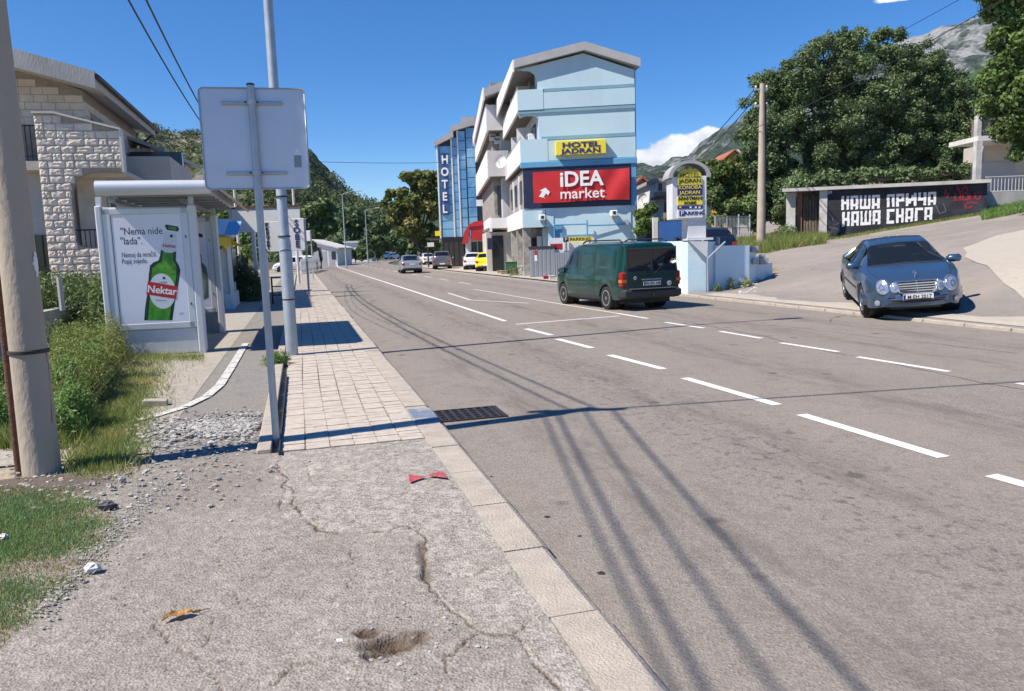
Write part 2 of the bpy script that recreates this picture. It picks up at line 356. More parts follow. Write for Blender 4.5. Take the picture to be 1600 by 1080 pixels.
M['leaf_dark'] = mat('leaf_dark', (.095, .145, .052), .6, .35, .3, rand=.4, trans=.2, coords='World')
M['leaf_mid'] = mat('leaf_mid', (.13, .19, .06), .6, .35, .4, rand=.4, trans=.25, coords='World')
M['weed'] = mat('weed', (.21, .27, .065), .6, 0, 1.4, rand=.4, trans=.35, coords='World', col2=(.40, .35, .12), split=(.50, .68))
M['weed_green'] = mat('weed_green', (.15, .26, .06), .6, .3, 2, rand=.35, trans=.3, coords='World')
M['grass'] = mat('grass', (.17, .30, .10), .6, 0, 1.1, rand=.35, trans=.25, coords='World', col2=(.26, .29, .10), split=(.5, .7))
M['dry_grass'] = mat('dry_grass', (.42, .35, .17), .7, .3, 2, rand=.35, trans=.25, coords='World')
M['gravel'] = mat('gravel', (.37, .355, .33), .9, .2, 5, rand=.4, coords='World')
M['chrome'] = mat('chrome', (.62, .63, .64), .15, .02, 2, metal=.9)
M['lamp_glass'] = mat('lamp_glass', (.40, .43, .46), .10, .25, 14, spec=.8, metal=.5)
M['lamp_orange'] = mat('lamp_orange', (.62, .16, .03), .15, .2, 30, spec=.8)
M['lamp_red'] = mat('lamp_red', (.35, .012, .012), .12, .25, 25, spec=.8)
M['plate'] = mat('plate', (.72, .72, .70), .5, .03, 2)
M['plastic_dark'] = mat('plastic_dark', (.03, .03, .033), .6, .1, 5)
M['rim'] = mat('rim', (.55, .56, .57), .35, .08, 5, metal=.3)
M['car_glass'] = glassmat('car_glass', (.012, .016, .02), .22)
M['van_glass'] = mat('van_glass', (.008, .01, .014), .05, .1, 1, spec=.7)
M['paint_blue_grey'] = mat('paint_blue_grey', (.06, .115, .20), .28, .03, 1, metal=.55, coat=.8)
M['paint_green'] = mat('paint_green', (.004, .042, .033), .28, .05, 1, metal=.15, coat=.8)
M['paint_silver'] = mat('paint_silver', (.40, .41, .43), .3, .03, 1, metal=.5, coat=.6)
M['paint_grey'] = mat('paint_grey', (.16, .155, .165), .3, .03, 1, metal=.5, coat=.6)
M['paint_yellow'] = mat('paint_yellow', (.78, .70, .01), .35, .03, 1, coat=.6)
M['paint_white'] = mat('paint_white', (.70, .71, .72), .35, .03, 1, coat=.6)
M['paint_dark'] = mat('paint_dark', (.02, .03, .05), .3, .03, 1, metal=.4, coat=.6)
# ============================================================= GROUND
def bend(t, s):                    # road frame, straight up to s=100 and then easing to the right
    if s <= 100: return rd(t, s)
    R = 190.; a = (s-100)/R; c = rd(R, 100)
    d = Vector((-NV[0], -NV[1], 0)); 
    v = Vector((d.x*math.cos(-a)-d.y*math.sin(-a), d.x*math.sin(-a)+d.y*math.cos(-a), 0))
    return c + v*(R-t)
def sstep(a, b, x): u = min(1, max(0, (x-a)/(b-a))); return u*u*(3-2*u)
def rt(x, y):
    dx, dy = x-O2[0], y-O2[1]; return dx*NV[0]+dy*NV[1], dx*DV[0]+dy*DV[1]
RW = 10.7
def zside(x, y):
    t, s = rt(x, y); d = t-RW
    pl = .16*min(x, 40)-1.04 + max(0, x-40)*.04 + .045*max(0, min(y, 60)-27)*(1-sstep(12, 17, x)) + .02*max(0, y-42)
    return .06 + (max(pl, .06)-.06)*sstep(0, 4.5, d) + (.05*sstep(0, .5, d))
def strip(name, m, t0, t1, s0, s1, z, ds=2., dt=None, uv=False, zf=None):
    ns = max(1, int((s1-s0)/ds)); ntt = max(1, int((t1-t0)/(dt or (t1-t0))))
    V = []; T = []
    for i in range(ns+1):
        for j in range(ntt+1):
            s = s0+(s1-s0)*i/ns; t = t0+(t1-t0)*j/ntt; p = bend(t, s); V.append((p.x, p.y, z)); T.append((t, s))
    F = [(i*(ntt+1)+j, i*(ntt+1)+j+1, (i+1)*(ntt+1)+j+1, (i+1)*(ntt+1)+j) for i in range(ns) for j in range(ntt)]
    me = bpy.data.meshes.new(name); me.from_pydata(V, [], F); 
    if uv:
        ul = me.uv_layers.new(name='road')
        for lp in me.loops: ul.data[lp.index].uv = T[lp.vertex_index]
    return link(name, me, m)
# base ground to the horizon
mb = MB(); mb.quad((-6000, -400, -.12), (6000, -400, -.12), (6000, 9000, -.12), (-6000, 9000, -.12)); struct(mb.build('ground', M['far_ground']))
struct(strip('road', M['asphalt'], -.02, RW+.05, -12, 330, 0., 3., 1.4, uv=True))
# left verge soil sheet
struct(strip('verge_soil', M['soil'], -32, -.3, 6.9, 98, .055, 3, 4)); struct(strip('verge_soil_near', M['soil'], -32, -6.1, -12, 6.9, .055, 3, 4)); struct(strip('verge_soil_behind', M['soil'], -6.1, -.3, -12, 1.3, .055, 3, 4))
# side road: one sheet that climbs to the right
nx, ny = 70, 80; V = []; F = []
for j in range(ny+1):
    for i in range(nx+1):
        s = -14 + 80*j/ny; t = RW+.06 + 62*(i/nx)**1.6
        p = rd(t, s); V.append((p.x, p.y, zside(p.x, p.y)))
for j in range(ny):
    for i in range(nx):
        a = j*(nx+1)+i; c = V[a]; tt, ss = rt(c[0], c[1])
        # leave out the low hotel forecourt, which lies behind the blue wall
        if c[1] > 24.9 and c[0] < 6.9+max(0, (c[1]-26.5))*.045: continue
        F.append((a, a+1, a+nx+2, a+nx+1))
me = bpy.data.meshes.new('side_road'); me.from_pydata(V, [], F); o = struct(link('side_road', me, M['side_asphalt'], smooth=True))
# forecourt of the hotel
struct(strip('forecourt', M['apron'], RW+.2, 21, 23.5, 100, .03, 4, 3))
mb = MB(rd)
for k in range(58):
    s0 = -10+k*1.0
    if 23.5 < s0: continue
    mb.box(RW-.02, s0+.01, -.05, RW+.16, s0+.98, .065+.004*math.sin(k*3), .01)
fk = struct(MB(rd).box(RW, -10, -.06, RW+.14, 24, .02).build('far_kerb_bed', M['paver_bed']))
ks = mb.build('kerb_row', M['kerb'], fk, True); stuff(ks)
# pale broken concrete strip behind the far kerb and concrete patch right
def patch_poly(name, m, pts, zoff, zf, n=1, kind=True):
    import bmesh
    bm = bmesh.new(); vs = [bm.verts.new((x, y, 0)) for x, y in pts]; bm.faces.new(vs); 
    bmesh.ops.triangulate(bm, faces=bm.faces)
    for _ in range(n): bmesh.ops.subdivide_edges(bm, edges=bm.edges, cuts=1, use_grid_fill=True); bmesh.ops.triangulate(bm, faces=bm.faces)
    for v in bm.verts: v.co.z = zf(v.co.x, v.co.y)+zoff
    me = bpy.data.meshes.new(name); bm.to_mesh(me); bm.free(); o = link(name, me, m); return struct(o) if kind else o
def wob(pts, a, k=4):
    out = []
    for i in range(len(pts)):
        p, q = pts[i], pts[(i+1) % len(pts)]
        for j in range(k):
            u = j/k; out.append((p[0]+(q[0]-p[0])*u+random.uniform(-a, a), p[1]+(q[1]-p[1])*u+random.uniform(-a, a)))
    return out
def sgp(px, py):                    # pixel on the side-road surface
    d = ray(px, py); k = 8.
    for _ in range(900):
        p = Vector((0, 0, EYE))+d*k
        if p.z <= zside(p.x, p.y): return (p.x, p.y)
        k += .1
    return (p.x, p.y)
patch_poly('concrete_apron', M['apron'], wob([sgp(*q) for q in [(1505, 388), (1560, 368), (1640, 352), (1760, 380), (1760, 500), (1600, 470), (1548, 425), (1510, 402)]], .05), .015, zside, 4)
pts = [rd(RW+.18, s).xy for s in np.arange(-6, 23, 1.)]+[rd(RW+.75+.25*math.sin(s*1.3)+.1*math.sin(s*4), s).xy for s in np.arange(22, -7, -.7)]
patch_poly('dusty_edge', M['apron'], [tuple(p) for p in pts], .012, zside, 2)
# left sidewalk: pavers, kerbs
S0 = 7.05      # the paved part begins here
KZ = .085
bed = struct(MB(rd).box(-1.52, S0, -.02, -.27, 100, .065).build('pavement', M['paver_bed']))
def paver_mesh(seed):
    r = random.Random(seed); mb = MB(); h = .035+r.uniform(-.003, .003)
    L_, W_ = .1065, .2055; z = 0.; j = .0012
    pts = [(-W_/2+.001, -L_/2+j), (W_/2-.007, -L_/2+j), (W_/2+.003, -L_/4), (W_/2-.007, 0), (W_/2+.003, L_/4), (W_/2-.007, L_/2-j), (-W_/2+.001, L_/2-j), (-W_/2+.010, L_/4), (-W_/2, 0), (-W_/2+.010, -L_/4)]
    v = [(x, y, 0) for x, y in pts]+[(x*.992, y*.985, h) for x, y in pts]; n = len(pts)
    mb.add(v, [tuple(range(n, 2*n))]+[(i, (i+1) % n, (i+1) % n+n, i+n) for i in range(n)])
    return mb.mesh('paver')
pm = [paver_mesh(i) for i in range(6)]
for p in pm: p.materials.append(M['paver'])
cnt = 0; far = MB()
ang = math.atan2(NV[1], NV[0])
for r in range(620):
    s = S0+.06+r*.107
    for c in range(6):
        t = -1.418+c*.2085+.006*math.sin(r*.13+c)
        dz = .057+random.uniform(-.0018, .0018)
        if cnt < 300:
            o = bpy.data.objects.new('paver', pm[(r*7+c*3) % 6]); COL.objects.link(o); o.location = rd(t, s, dz); o.rotation_euler = (random.uniform(-.015, .015), random.uniform(-.015, .015), ang+random.uniform(-.012, .012)); o.parent = bed; cnt += 1
        else:
            P = pm[(r*7+c*3) % 6]; ca, sa = math.cos(ang), math.sin(ang); b = rd(t, s, dz)
            far.add([(b.x+v.co.x*ca-v.co.y*sa, b.y+v.co.x*sa+v.co.y*ca, b.z+v.co.z) for v in P.vertices], [tuple(q.vertices) for q in P.polygons])
stuff(far.build('paver_field', M['paver'], bed))
struct(strip('far_pavement', M['paver'], -1.5, -.3, S0+66.3, 150, .09, 3))
# kerb stones
kb = struct(MB(rd).box(-.27, -3, -.08, -.0, 100, .03).build('kerb', M['paver_bed']))
def kmesh(L_, s0):
    mb = MB(); w = .27; h = .085; n = 6
    prof = [(-w, 0), (-w, h), (-.045, h), (-.012, h-.02), (0, 0)]
    v = []; 
    for i in range(2): v += [(x, i*L_, z) for x, z in prof]
    k = len(prof); mb.add(v, [(i, i+1, i+1+k, i+k) for i in range(k-1)]+[tuple(range(k)), tuple(range(2*k-1, k-1, -1))]); return mb.mesh('kerb_stone')
kmm = {}
s = -2.9; i = 0
edges = []
while s < 99:
    Lk = 1.0 if s > S0 else .8
    key = round(Lk, 2)
    if key not in kmm: kmm[key] = kmesh(Lk-.012, 0); kmm[key].materials.append(M['kerb'])
    o = bpy.data.objects.new('kerb_stone', kmm[key]); COL.objects.link(o); o.parent = kb
    o.location = rd(random.uniform(-.006, .006), s, random.uniform(-.004, .006)+.004); o.rotation_euler = (random.uniform(-.004, .004), 0, ang+random.uniform(-.006, .006))
    s += Lk; i += 1
struct(strip('far_kerb_left', M['kerb'], -.27, 0, 99.5, 200, .085, 3))
# edging kerb on the back of the pavement, with the open slot in front of it
eb = struct(MB(rd).box(-1.70, S0-.02, -.02, -1.60, 70, .08).build('edging', M['paver_bed']))
em = MB().box(-.06, 0, 0, .06, .985, .05, .008).mesh('edging_stone'); em.materials.append(M['kerb'])
for k in range(60):
    o = bpy.data.objects.new('edging_stone', em); COL.objects.link(o); o.parent = eb; o.location = rd(-1.65, S0+k*1.0, .078+random.uniform(-.004, .004)); o.rotation_euler = (0, 0, ang)
struct(MB(rd).box(-1.585, S0-.25, -.01, -1.525, S0+4.2, .012).build('drain_slot', M['black']))
struct(MB(rd).box(-1.53, S0-.1, .0, -1.518, S0+4.2, .125).build('slot_edge', M['frame_dark']))
# worn asphalt footpath, white line and shelter apron on the left
struct(strip('footpath', M['old_path'], -2.62, -1.60, S0-.3, 75, .068, 1.2))
struct(strip('shelter_apron', M['crazy'], -6.2, -2.60, S0+.5, 75, .072, 3, 1.2))
cl = [(-2.36, 16.0), (-2.36, 12.6), (-2.37, 11.), (-2.45, 10.2), (-2.62, 9.6), (-2.9, 9.15), (-3.2, 8.9)]
mb = MB(rd)
for (a, b), (c, d) in zip(cl[:-1], cl[1:]):
    dx, dy = c-a, d-b; l = math.hypot(dx, dy); nxx, nyy = -dy/l*.06, dx/l*.06; nn = max(1, int(l/.5))
    for k in range(nn):
        u0, u1 = k/nn, (k+1)/nn-.05/nn
        mb.add([(a+dx*u0-nxx, b+dy*u0-nyy, .084), (a+dx*u0+nxx, b+dy*u0+nyy, .084), (a+dx*u1+nxx, b+dy*u1+nyy, .084), (a+dx*u1-nxx, b+dy*u1-nyy, .084)], [(0, 1, 2, 3)])
struct(mb.build('path_line', M['old_paint']))
# foreground slab, modelled relief: cracks, hole, washed-out aggregate
def seg_d(X, Y, pts):
    D = np.full(X.shape, 9.)
    for (x0, y0), (x1, y1) in zip(pts[:-1], pts[1:]):
        dx, dy = x1-x0, y1-y0; u = np.clip(((X-x0)*dx+(Y-y0)*dy)/(dx*dx+dy*dy), 0, 1)
        D = np.minimum(D, np.hypot(X-x0-u*dx, Y-y0-u*dy))
    return D
def vnoise(X, Y, sc, seed):
    r = np.random.default_rng(seed); G = r.random((256, 256)); x = X*sc; y = Y*sc
    xi = np.floor(x).astype(int); yi = np.floor(y).astype(int); fx = x-xi; fy = y-yi; fx = fx*fx*(3-2*fx); fy = fy*fy*(3-2*fy)
    a = G[xi % 256, yi % 256]; b = G[(xi+1) % 256, yi % 256]; c = G[xi % 256, (yi+1) % 256]; d = G[(xi+1) % 256, (yi+1) % 256]
    return (a*(1-fx)+b*fx)*(1-fy)+(c*(1-fx)+d*fx)*fy
def fbm(X, Y, sc, seed, o=4):
    return sum(vnoise(X, Y, sc*2**i, seed+i)*.5**i for i in range(o))/sum(.5**i for i in range(o))
def G2(px, py): p = g(px, py, .085); return (p.x, p.y)
cracks = [
 ([G2(*q) for q in [(450, 700), (440, 712), (434, 730), (440, 748), (437, 775), (440, 800)]], .012),
 ([G2(*q) for q in [(447, 755), (460, 780), (470, 795), (480, 812), (500, 828), (530, 832), (560, 833), (600, 832), (625, 824), (645, 834), (655, 840)]], .016),
 ([G2(*q) for q in [(655, 838), (660, 855), (668, 875), (664, 900), (670, 920), (685, 935), (705, 950), (730, 968), (760, 985), (790, 990), (808, 995)]], .014),
 ([G2(*q) for q in [(808, 995), (815, 1010), (835, 1035), (850, 1060), (870, 1080)]], .012),
 ([G2(*q) for q in [(808, 992), (822, 980), (832, 968)]], .008),
 ([G2(*q) for q in [(340, 960), (330, 985), (318, 1005)]], .006),
 ([G2(*q) for q in [(420, 1008), (440, 1000), (448, 996)]], .006),
 ([G2(*q) for q in [(370, 870), (420, 860), (480, 850)]], .005),
 ([G2(*q) for q in [(300, 800), (340, 830), (330, 870), (370, 905), (360, 950)]], .006), ([G2(*q) for q in [(560, 833), (540, 870), (555, 905), (530, 940)]], .006),
 ([G2(*q) for q in [(470, 720), (480, 750), (500, 770), (505, 800)]], .005), ([G2(*q) for q in [(180, 930), (240, 960), (260, 1000), (330, 1040), (345, 1080)]], .008),
 ([G2(*q) for q in [(664, 900), (700, 890), (735, 900), (760, 885)]], .006), ([G2(*q) for q in [(420, 1080), (450, 1045), (500, 1040), (540, 1020)]], .007), ([G2(*q) for q in [(690, 1080), (700, 1040), (735, 1010), (750, 985)]], .007)]
x0, x1, y0, y1 = -7.2, .75, 2.2, 7.6; st = .02
# local grid in road frame so that it ends along the kerb and along the paving
ntt, nss = 420, 420
tt = -6.2+(6.2-.272)*np.linspace(0, 1, ntt)**.62; ss = np.linspace(1.2, S0, nss)
T, S = np.meshgrid(tt, ss)
X = O2[0]+DV[0]*S+NV[0]*T; Y = O2[1]+DV[1]*S+NV[1]*T
wx = (fbm(X, Y, 3, 50)-.5)*.12; wy = (fbm(X, Y, 3, 60)-.5)*.12; wx = wx+(fbm(X, Y, 16, 52, 3)-.5)*.05; wy = wy+(fbm(X, Y, 16, 62, 3)-.5)*.05; brk = np.clip((fbm(X, Y, 4, 90)-.3)*4, .25, 1.2)
Z = .082+(fbm(X, Y, 1.1, 1)-.5)*.03+(fbm(X, Y, 9, 5)-.5)*.010+(fbm(X, Y, 34, 15, 2)-.5)*.006
edge = np.clip((-.272-T)/.25, 0, 1); Z = Z*edge+.083*(1-edge)
edge = np.clip((S0-S)/.3, 0, 1); Z = Z*edge+.083*(1-edge)
dirt = np.zeros_like(Z)
for pts, wd in cracks:
    D = seg_d(X+wx, Y+wy, pts); D = D*(.7+.9*fbm(X, Y, 12, 71))/brk; k = np.clip(1-D/(wd*.9), 0, 1); Z -= k*.014; dirt = np.maximum(dirt, np.clip(1.2-D/(wd*.75), 0, 1)); Z += .006*np.clip(1-D/.12, 0, 1)*0
    # one side of the crack sits a little lower
for (px, py, rx, ry, dep) in [(612, 1003, .15, .085, .055), (575, 985, .06, .04, .03), (600, 1022, .07, .04, .05)]:
    cx_, cy_ = G2(px, py); D = np.hypot((X+wx*1.2-cx_)/rx, (Y+wy*1.2-cy_)/ry); D = D*(.65+.75*fbm(X, Y, 14, 44)); k = np.clip(1.15-D, 0, 1)*1.2; k = np.clip(k, 0, 1); k = k*k*(3-2*k); Z -= k*dep*.7*(.4+1.1*fbm(X, Y, 26, 33)); dirt = np.maximum(dirt, np.clip(1.5-D, 0, 1)*(.5+fbm(X, Y, 18, 34)))
D = seg_d(X+wx, Y+wy, [G2(650, 850), G2(668, 885), G2(664, 905)]); dirt = np.maximum(dirt, np.clip(1-D/.045, 0, 1)*.8); Z -= np.clip(1-D/.04, 0, 1)*.01
# left of this line the surface is older, dirtier asphalt, then soil under the grass
D = fbm(X, Y, 1.6, 77)
lim = np.interp(Y, [2.5, 4, 5.5, 6.5, 7.4], [-3.1, -2.95, -3.0, -3.3, -3.6]); soilk = np.clip((lim-X+ (D-.5)*1.0)/.35, 0, 1)
dirt = np.maximum(dirt, soilk*.75)
D2 = seg_d(X, Y, [G2(240, 720), G2(330, 700), G2(300, 770)]); dirt = np.maximum(dirt, np.clip(1-D2/.7, 0, 1)*.45*D)
Z -= 0
V = np.stack([X, Y, Z], -1).reshape(-1, 3)
idx = np.arange(nss*ntt).reshape(nss, ntt); F = np.stack([idx[:-1, :-1], idx[:-1, 1:], idx[1:, 1:], idx[1:, :-1]], -1).reshape(-1, 4)
o = npmesh('foreground_pavement', V, F, M['slab'], smooth=True); struct(o)
B_ = [G2(*q) for q in [(430, 690), (440, 748), (440, 800), (500, 828), (560, 833), (625, 824), (655, 838), (668, 875), (664, 900), (685, 935), (730, 968), (808, 992), (850, 1060), (900, 1150)]]
tb = np.array([rt(*q) for q in B_]); so = np.argsort(tb[:, 1]); lim2 = np.interp(S, tb[so, 1], tb[so, 0])
oldz = np.clip((lim2-T+(fbm(X, Y, 5, 88)-.5)*.25)/.05, 0, 1)*(.65+.7*(fbm(X, Y, 1.3, 66)-.3)); oldz = np.clip(oldz, 0, 1)
a = o.data.attributes.new('old', 'FLOAT', 'POINT'); a.data.foreach_set('value', oldz.ravel().astype(np.float32))
a = o.data.attributes.new('dirt', 'FLOAT', 'POINT'); a.data.foreach_set('value', np.clip(dirt, 0, 1).ravel().astype(np.float32))
def gz(x, y): return .085
# red survey triangles
def P3(px, py, z): p = g(px, py, z); return (p.x, p.y, z)
mb = MB()
zt = .103
mb.add([P3(638, 741, zt), P3(640, 754, zt), P3(667, 745, zt)], [(0, 1, 2)]); mb.add([P3(667, 743, zt), P3(699, 747, zt), P3(690, 735, zt)], [(0, 1, 2)])
for v in mb.v: pass
struct(mb.build('survey_mark', M['red_paint']))
# road markings
def mark(mb, t0, s0, t1, s1, w, z=.004):
    n = max(1, int(abs(s1-s0)/2.5))
    for k in range(n):
        a = (t0+(t1-t0)*k/n, s0+(s1-s0)*k/n); b = (t0+(t1-t0)*(k+1)/n, s0+(s1-s0)*(k+1)/n)
        dx, dy = b[0]-a[0], b[1]-a[1]; l = math.hypot(dx, dy); nx_, ny_ = -dy/l*w/2, dx/l*w/2
        q = [bend(a[0]-nx_, a[1]-ny_), bend(a[0]+nx_, a[1]+ny_), bend(b[0]+nx_, b[1]+ny_), bend(b[0]-nx_, b[1]-ny_)]
        mb.add([(p.x, p.y, z) for p in q], [(0, 1, 2, 3)])
ml = struct(MB().quad(*[(0, 0, 0)]*4).build('road_markings', M['paint'])) if False else None
def markobj(name, segs, m=M['paint'], w=.12):
    mb = MB()
    for q in segs: mark(mb, *q[:4], q[4] if len(q) > 4 else w)
    return mb
def gt(px, py): p = g(px, py, 0); return rt(p.x, p.y)
dash = []
for a, b in [((1475, 715), (1252, 648)), ((1215, 633), (1070, 591)), ((1037, 577), (952, 555)), ((925, 544), (871, 530)), ((862, 524), (822, 514)), ((1700, 785), (1548, 743))]:
    (t0, s0), (t1, s1) = gt(*a), gt(*b); dash.append((t0, s0, t1, s1, .13))
dash += [(3.5, -3.8+k*3.2, 3.5, -2.1+k*3.2, .13) for k in range(2)]
dsh = MB(); 
base = struct(link('road_markings', markobj('m', [(3.42, 18.2, 3.45, 46, .12), (3.45, 46, 3.5, 190, .11)]).mesh(), M['paint']))
for q in dash: 
    mb = MB(); mark(mb, *q); mb.build('dash', M['paint'], base)
for a, b in [((1483, 581), (1340, 558)), ((1310, 550), (1220, 536)), ((1190, 529), (1125, 518)), ((1100, 513), (1040, 504)), ((1012, 498), (965, 490)), ((1640, 607), (1590, 599))]:
    (t0, s0), (t1, s1) = gt(*a), gt(*b); mb = MB(); mark(mb, t0, s0, t1, s1, .11); mb.build('dash', M['paint'], base)
mb = MB()
for a, b, wd in [((806, 507), (968, 494), .16), ((965, 490), (880, 476), .1), ((880, 476), (740, 452), .1), ((826, 474), (735, 469), .14), ((735, 469), (700, 458), .12), ((820, 474), (700, 476), .0)]:
    if wd: (t0, s0), (t1, s1) = gt(*a), gt(*b); mark(mb, t0, s0, t1, s1, wd)
for k in range(14): mark(mb, 6.9, 38+k*6, 6.9, 41+k*6, .11)
mark(mb, 10.3, 30, 10.3, 95, .1)
mb.build('line', M['old_paint'], base)
# tar repairs / seams
mb = MB()
rq = random.Random(2)
def roadcrack(t, s, n, dt, ds, w_):
    for k in range(n):
        a = t+dt+rq.uniform(-.09, .09); b = s+ds+rq.uniform(-.1, .1); mark(mb, t, s, a, b, w_*rq.uniform(.5, 1.3), .003); t, s = a, b
for a in ((6.3, 6.5, 26, .02, .42, .012), (8.6, 9, 16, -.03, .4, .012), (9.3, 14, 10, .12, .15, .012)): roadcrack(*a)
stuff(mb.build('road_crack', M['iron'], base))
curves_ = MB()  # thin dark curves in pairs, laid just above the asphalt
for pts in ([(640, 529), (600, 512), (566, 496), (548, 484), (540, 470), (538, 458), (545, 449), (560, 444)], [(650, 523), (610, 507), (575, 492), (557, 480), (549, 468), (548, 458), (554, 451), (570, 446)], [(562, 452), (540, 450), (524, 444), (517, 436), (516, 428), (522, 421)], [(566, 448), (546, 446), (531, 441), (524, 434), (523, 427), (529, 421)]):
    q = [gt(*p) for p in pts]
    for a, b in zip(q[:-1], q[1:]): mark(curves_, a[0], a[1], b[0], b[1], .055, .003)
curves_.build('dark_curve', mat('dark_curve_tone', (.13, .12, .11), .9, 0, 3, col2=(.22, .20, .18), split=(.45, .6), coords='World'), base)['kind'] = 'stuff'
# storm drain
dc = rd(.36, 8.25); dr = thing('storm_drain', 'black cast-iron slotted drain cover set in the road against the kerb', 'drain', (dc.x, dc.y, 0), ang)
MB().box(-.36, -.26, .002, .36, .26, .006).build('pit', M['black'], dr)
mb = MB(); mb.box(-.38, -.28, .0, -.34, .28, .016).box(.34, -.28, 0, .38, .28, .016).box(-.34, -.28, 0, .34, -.25, .016).box(-.34, .25, 0, .34, .28, .016); mb.build('frame', M['iron'], dr)
for i in range(8):
    MB().box(-.33+i*.0885, -.25, .004, -.33+i*.0885+.03, .25, .018, .003).build('bar', M['iron'], dr)
mb = MB()
for j in range(4): mb.box(-.34, -.17+j*.112-.012, .004, .34, -.17+j*.112+.012, .013)
mb.build('cross_bar', M['iron'], dr)
o = MB(rd).box(-.26, 7.7, .086, -.02, 8.35, .094, .003).build('kerb_patch', mat('blue_grey_paint', (.16, .20, .27), .7, 0, 7, col2=(.36, .33, .29), split=(.5, .6), coords='World'), kb)
# ------------------------------------------------ small things lying about
def stone(mb, x, y, z, r, seed=None, flat=.6):
    rr = random.Random(seed) if seed is not None else random
    vs = []; a0 = rr.random()*6
    for k, (h, q) in enumerate(((-.5, .7), (.25, 1.), (.75, .55))):
        for i in range(5):
            a = a0+i*1.2566+k*.6; rad = r*q*rr.uniform(.7, 1.2); vs.append((x+math.cos(a)*rad, y+math.sin(a)*rad*.85, z+h*r*flat*rr.uniform(.8, 1.1)))
    f = [(4, 3, 2, 1, 0), (10, 11, 12, 13, 14)]
    for k in range(2):
        for i in range(5): a = k*5+i; b = k*5+(i+1) % 5; f += [(a, b, b+5, a+5)]
    mb.add(vs, f)
mb = MB()
poly = [(-3.35, 6.95), (-3.0, 6.75), (-2.2, 6.9), (-2.3, 7.5), (-2.5, 8.3), (-3.2, 8.5), (-3.9, 7.9)]
cxs, cys = -2.85, 7.45
for k in range(2600):
    a = random.random()*6.283; r = abs(random.gauss(0, .45)); x = cxs+math.cos(a)*r*1.35+ .25*math.sin(k); y = cys+math.sin(a)*r
    if rt(x, y)[0] > -1.75: continue
    stone(mb, x, y, .085+random.uniform(0, .018)*max(0, 1-r), random.choice((.012, .016, .022, .03))*random.uniform(.7, 1.2))
for k in range(750):
    u = random.random(); x = -3.9+u*1.6+random.gauss(0, .3); y = 6.2+random.gauss(0, .6)-.6*u
    stone(mb, x, y, .088, random.choice((.006, .009, .013, .02))*random.uniform(.7, 1.3))
for k in range(900):
    u = random.random(); p = g(60+190*u+random.gauss(0, 9), 960-200*u+random.gauss(0, 12), .085); stone(mb, p.x, p.y, .09, random.choice((.005, .007, .010))*random.uniform(.7, 1.3))
hc = g(612, 1003, .085)
for k in range(80):
    a = random.random()*6.283; rr_ = .10+abs(random.gauss(0, .09)); stone(mb, hc.x-.03+math.cos(a)*rr_*1.5, hc.y+math.sin(a)*rr_, .086 if rr_ > .13 else .066, random.choice((.005, .007, .010, .014)))
for k in range(500):
    x = random.uniform(-3, .2); y = random.uniform(2.4, 6.8)
    if rt(x, y)[0] > -.3: continue
    stone(mb, x, y, .086, random.choice((.003, .004, .006)))
stuff(mb.build('gravel', M['gravel'])); bpy.data.objects['gravel']['label'] = 'loose grey gravel spread around the foot of the sign post'
bpy.data.objects['gravel']['category'] = 'gravel'
for (px, py, r, lab, mt) in [(168, 795, .062, 'dark grey jagged rock on the bare ground beside the grass', 'rk'), (172, 708+57, .03, 'small pale stone nearest the grass below the concrete pole', 'gr'), (190, 753, .035, 'pale pebble just right of the pole foot on bare ground', 'gr'), (145, 894, .045, 'whitish stone half hidden at the dry edge of the grass', 'w'), (6, 844, .03, 'white stone in the green grass at the left edge', 'w'), (243, 668, .03, 'round grey stone by the gravel, nearest the weeds', 'gr')]:
    m_ = {'rk': mat('rock_dark', (.10, .10, .11), .85, .4, 12, .6, 30), 'gr': M['concrete_grey'], 'w': M['dirty_white']}[mt]
    p = g(px, py, .09); mb = MB(); stone(mb, 0, 0, .02, r, px, .75); stone(mb, r*.5, r*.2, .012, r*.6, px+1)
    o = mb.build('stone', m_); o.location = (p.x, p.y, .092); tag(o, lab, 'stone')
p = g(243, 633, .08); o = MB().box(-.13, -.06, 0, .13, .06, .07, .006).build('paving_block', M['kerb']); o.location = (p.x, p.y, .075); o.rotation_euler = (.05, .06, .25); tag(o, 'loose pale concrete block lying on the worn ground before the shelter', 'concrete block')
p = g(531, 1001, .09); o = MB().box(-.014, -.012, 0, .014, .012, .006, .002).build('paper_scrap', M['letter_white']); o.location = (p.x, p.y, .088); o.rotation_euler = (.1, .2, .4); tag(o, 'tiny white scrap of paper left of the broken hole', 'litter')
# dry curled leaf
lm = mat('dry_leaf', (.50, .27, .08), .7, 0, 40, .4, 80, col2=(.24, .10, .03), split=(.5, .6), trans=.15)
p = g(285, 966, .09); mb = MB(); n = 11
vs = []
for i in range(n):
    u = i/(n-1); x = (u-.5)*.17; wd = .026*math.sin(math.pi*min(1, u*1.25+.03))*(1+.35*math.sin(i*2.4))+.003
    for sgn in (-1, -.4, 0, .4, 1): vs.append((x+.006*math.sin(i*3+sgn), sgn*wd+.01*math.sin(u*5), .010+.016*abs(sgn)**1.5*(1 if i % 2 else .6)+.012*math.sin(u*7)**2))
mb.add(vs, [(i*5+j, i*5+j+1, i*5+j+6, i*5+j+5) for i in range(n-1) for j in range(4)])
o = mb.build('dry_leaf', lm, smooth=True); o.location = (p.x, p.y, .09); o.rotation_euler = (0, 0, .55); tag(o, 'curled orange-brown dry leaf lying on the rough pavement', 'leaf')
mb = MB(); mb.path([(.07, 0, .01), (.10, .01, .012), (.125, .005, .008)], .0025, 5); mb.build('stem', M['rust'], o)
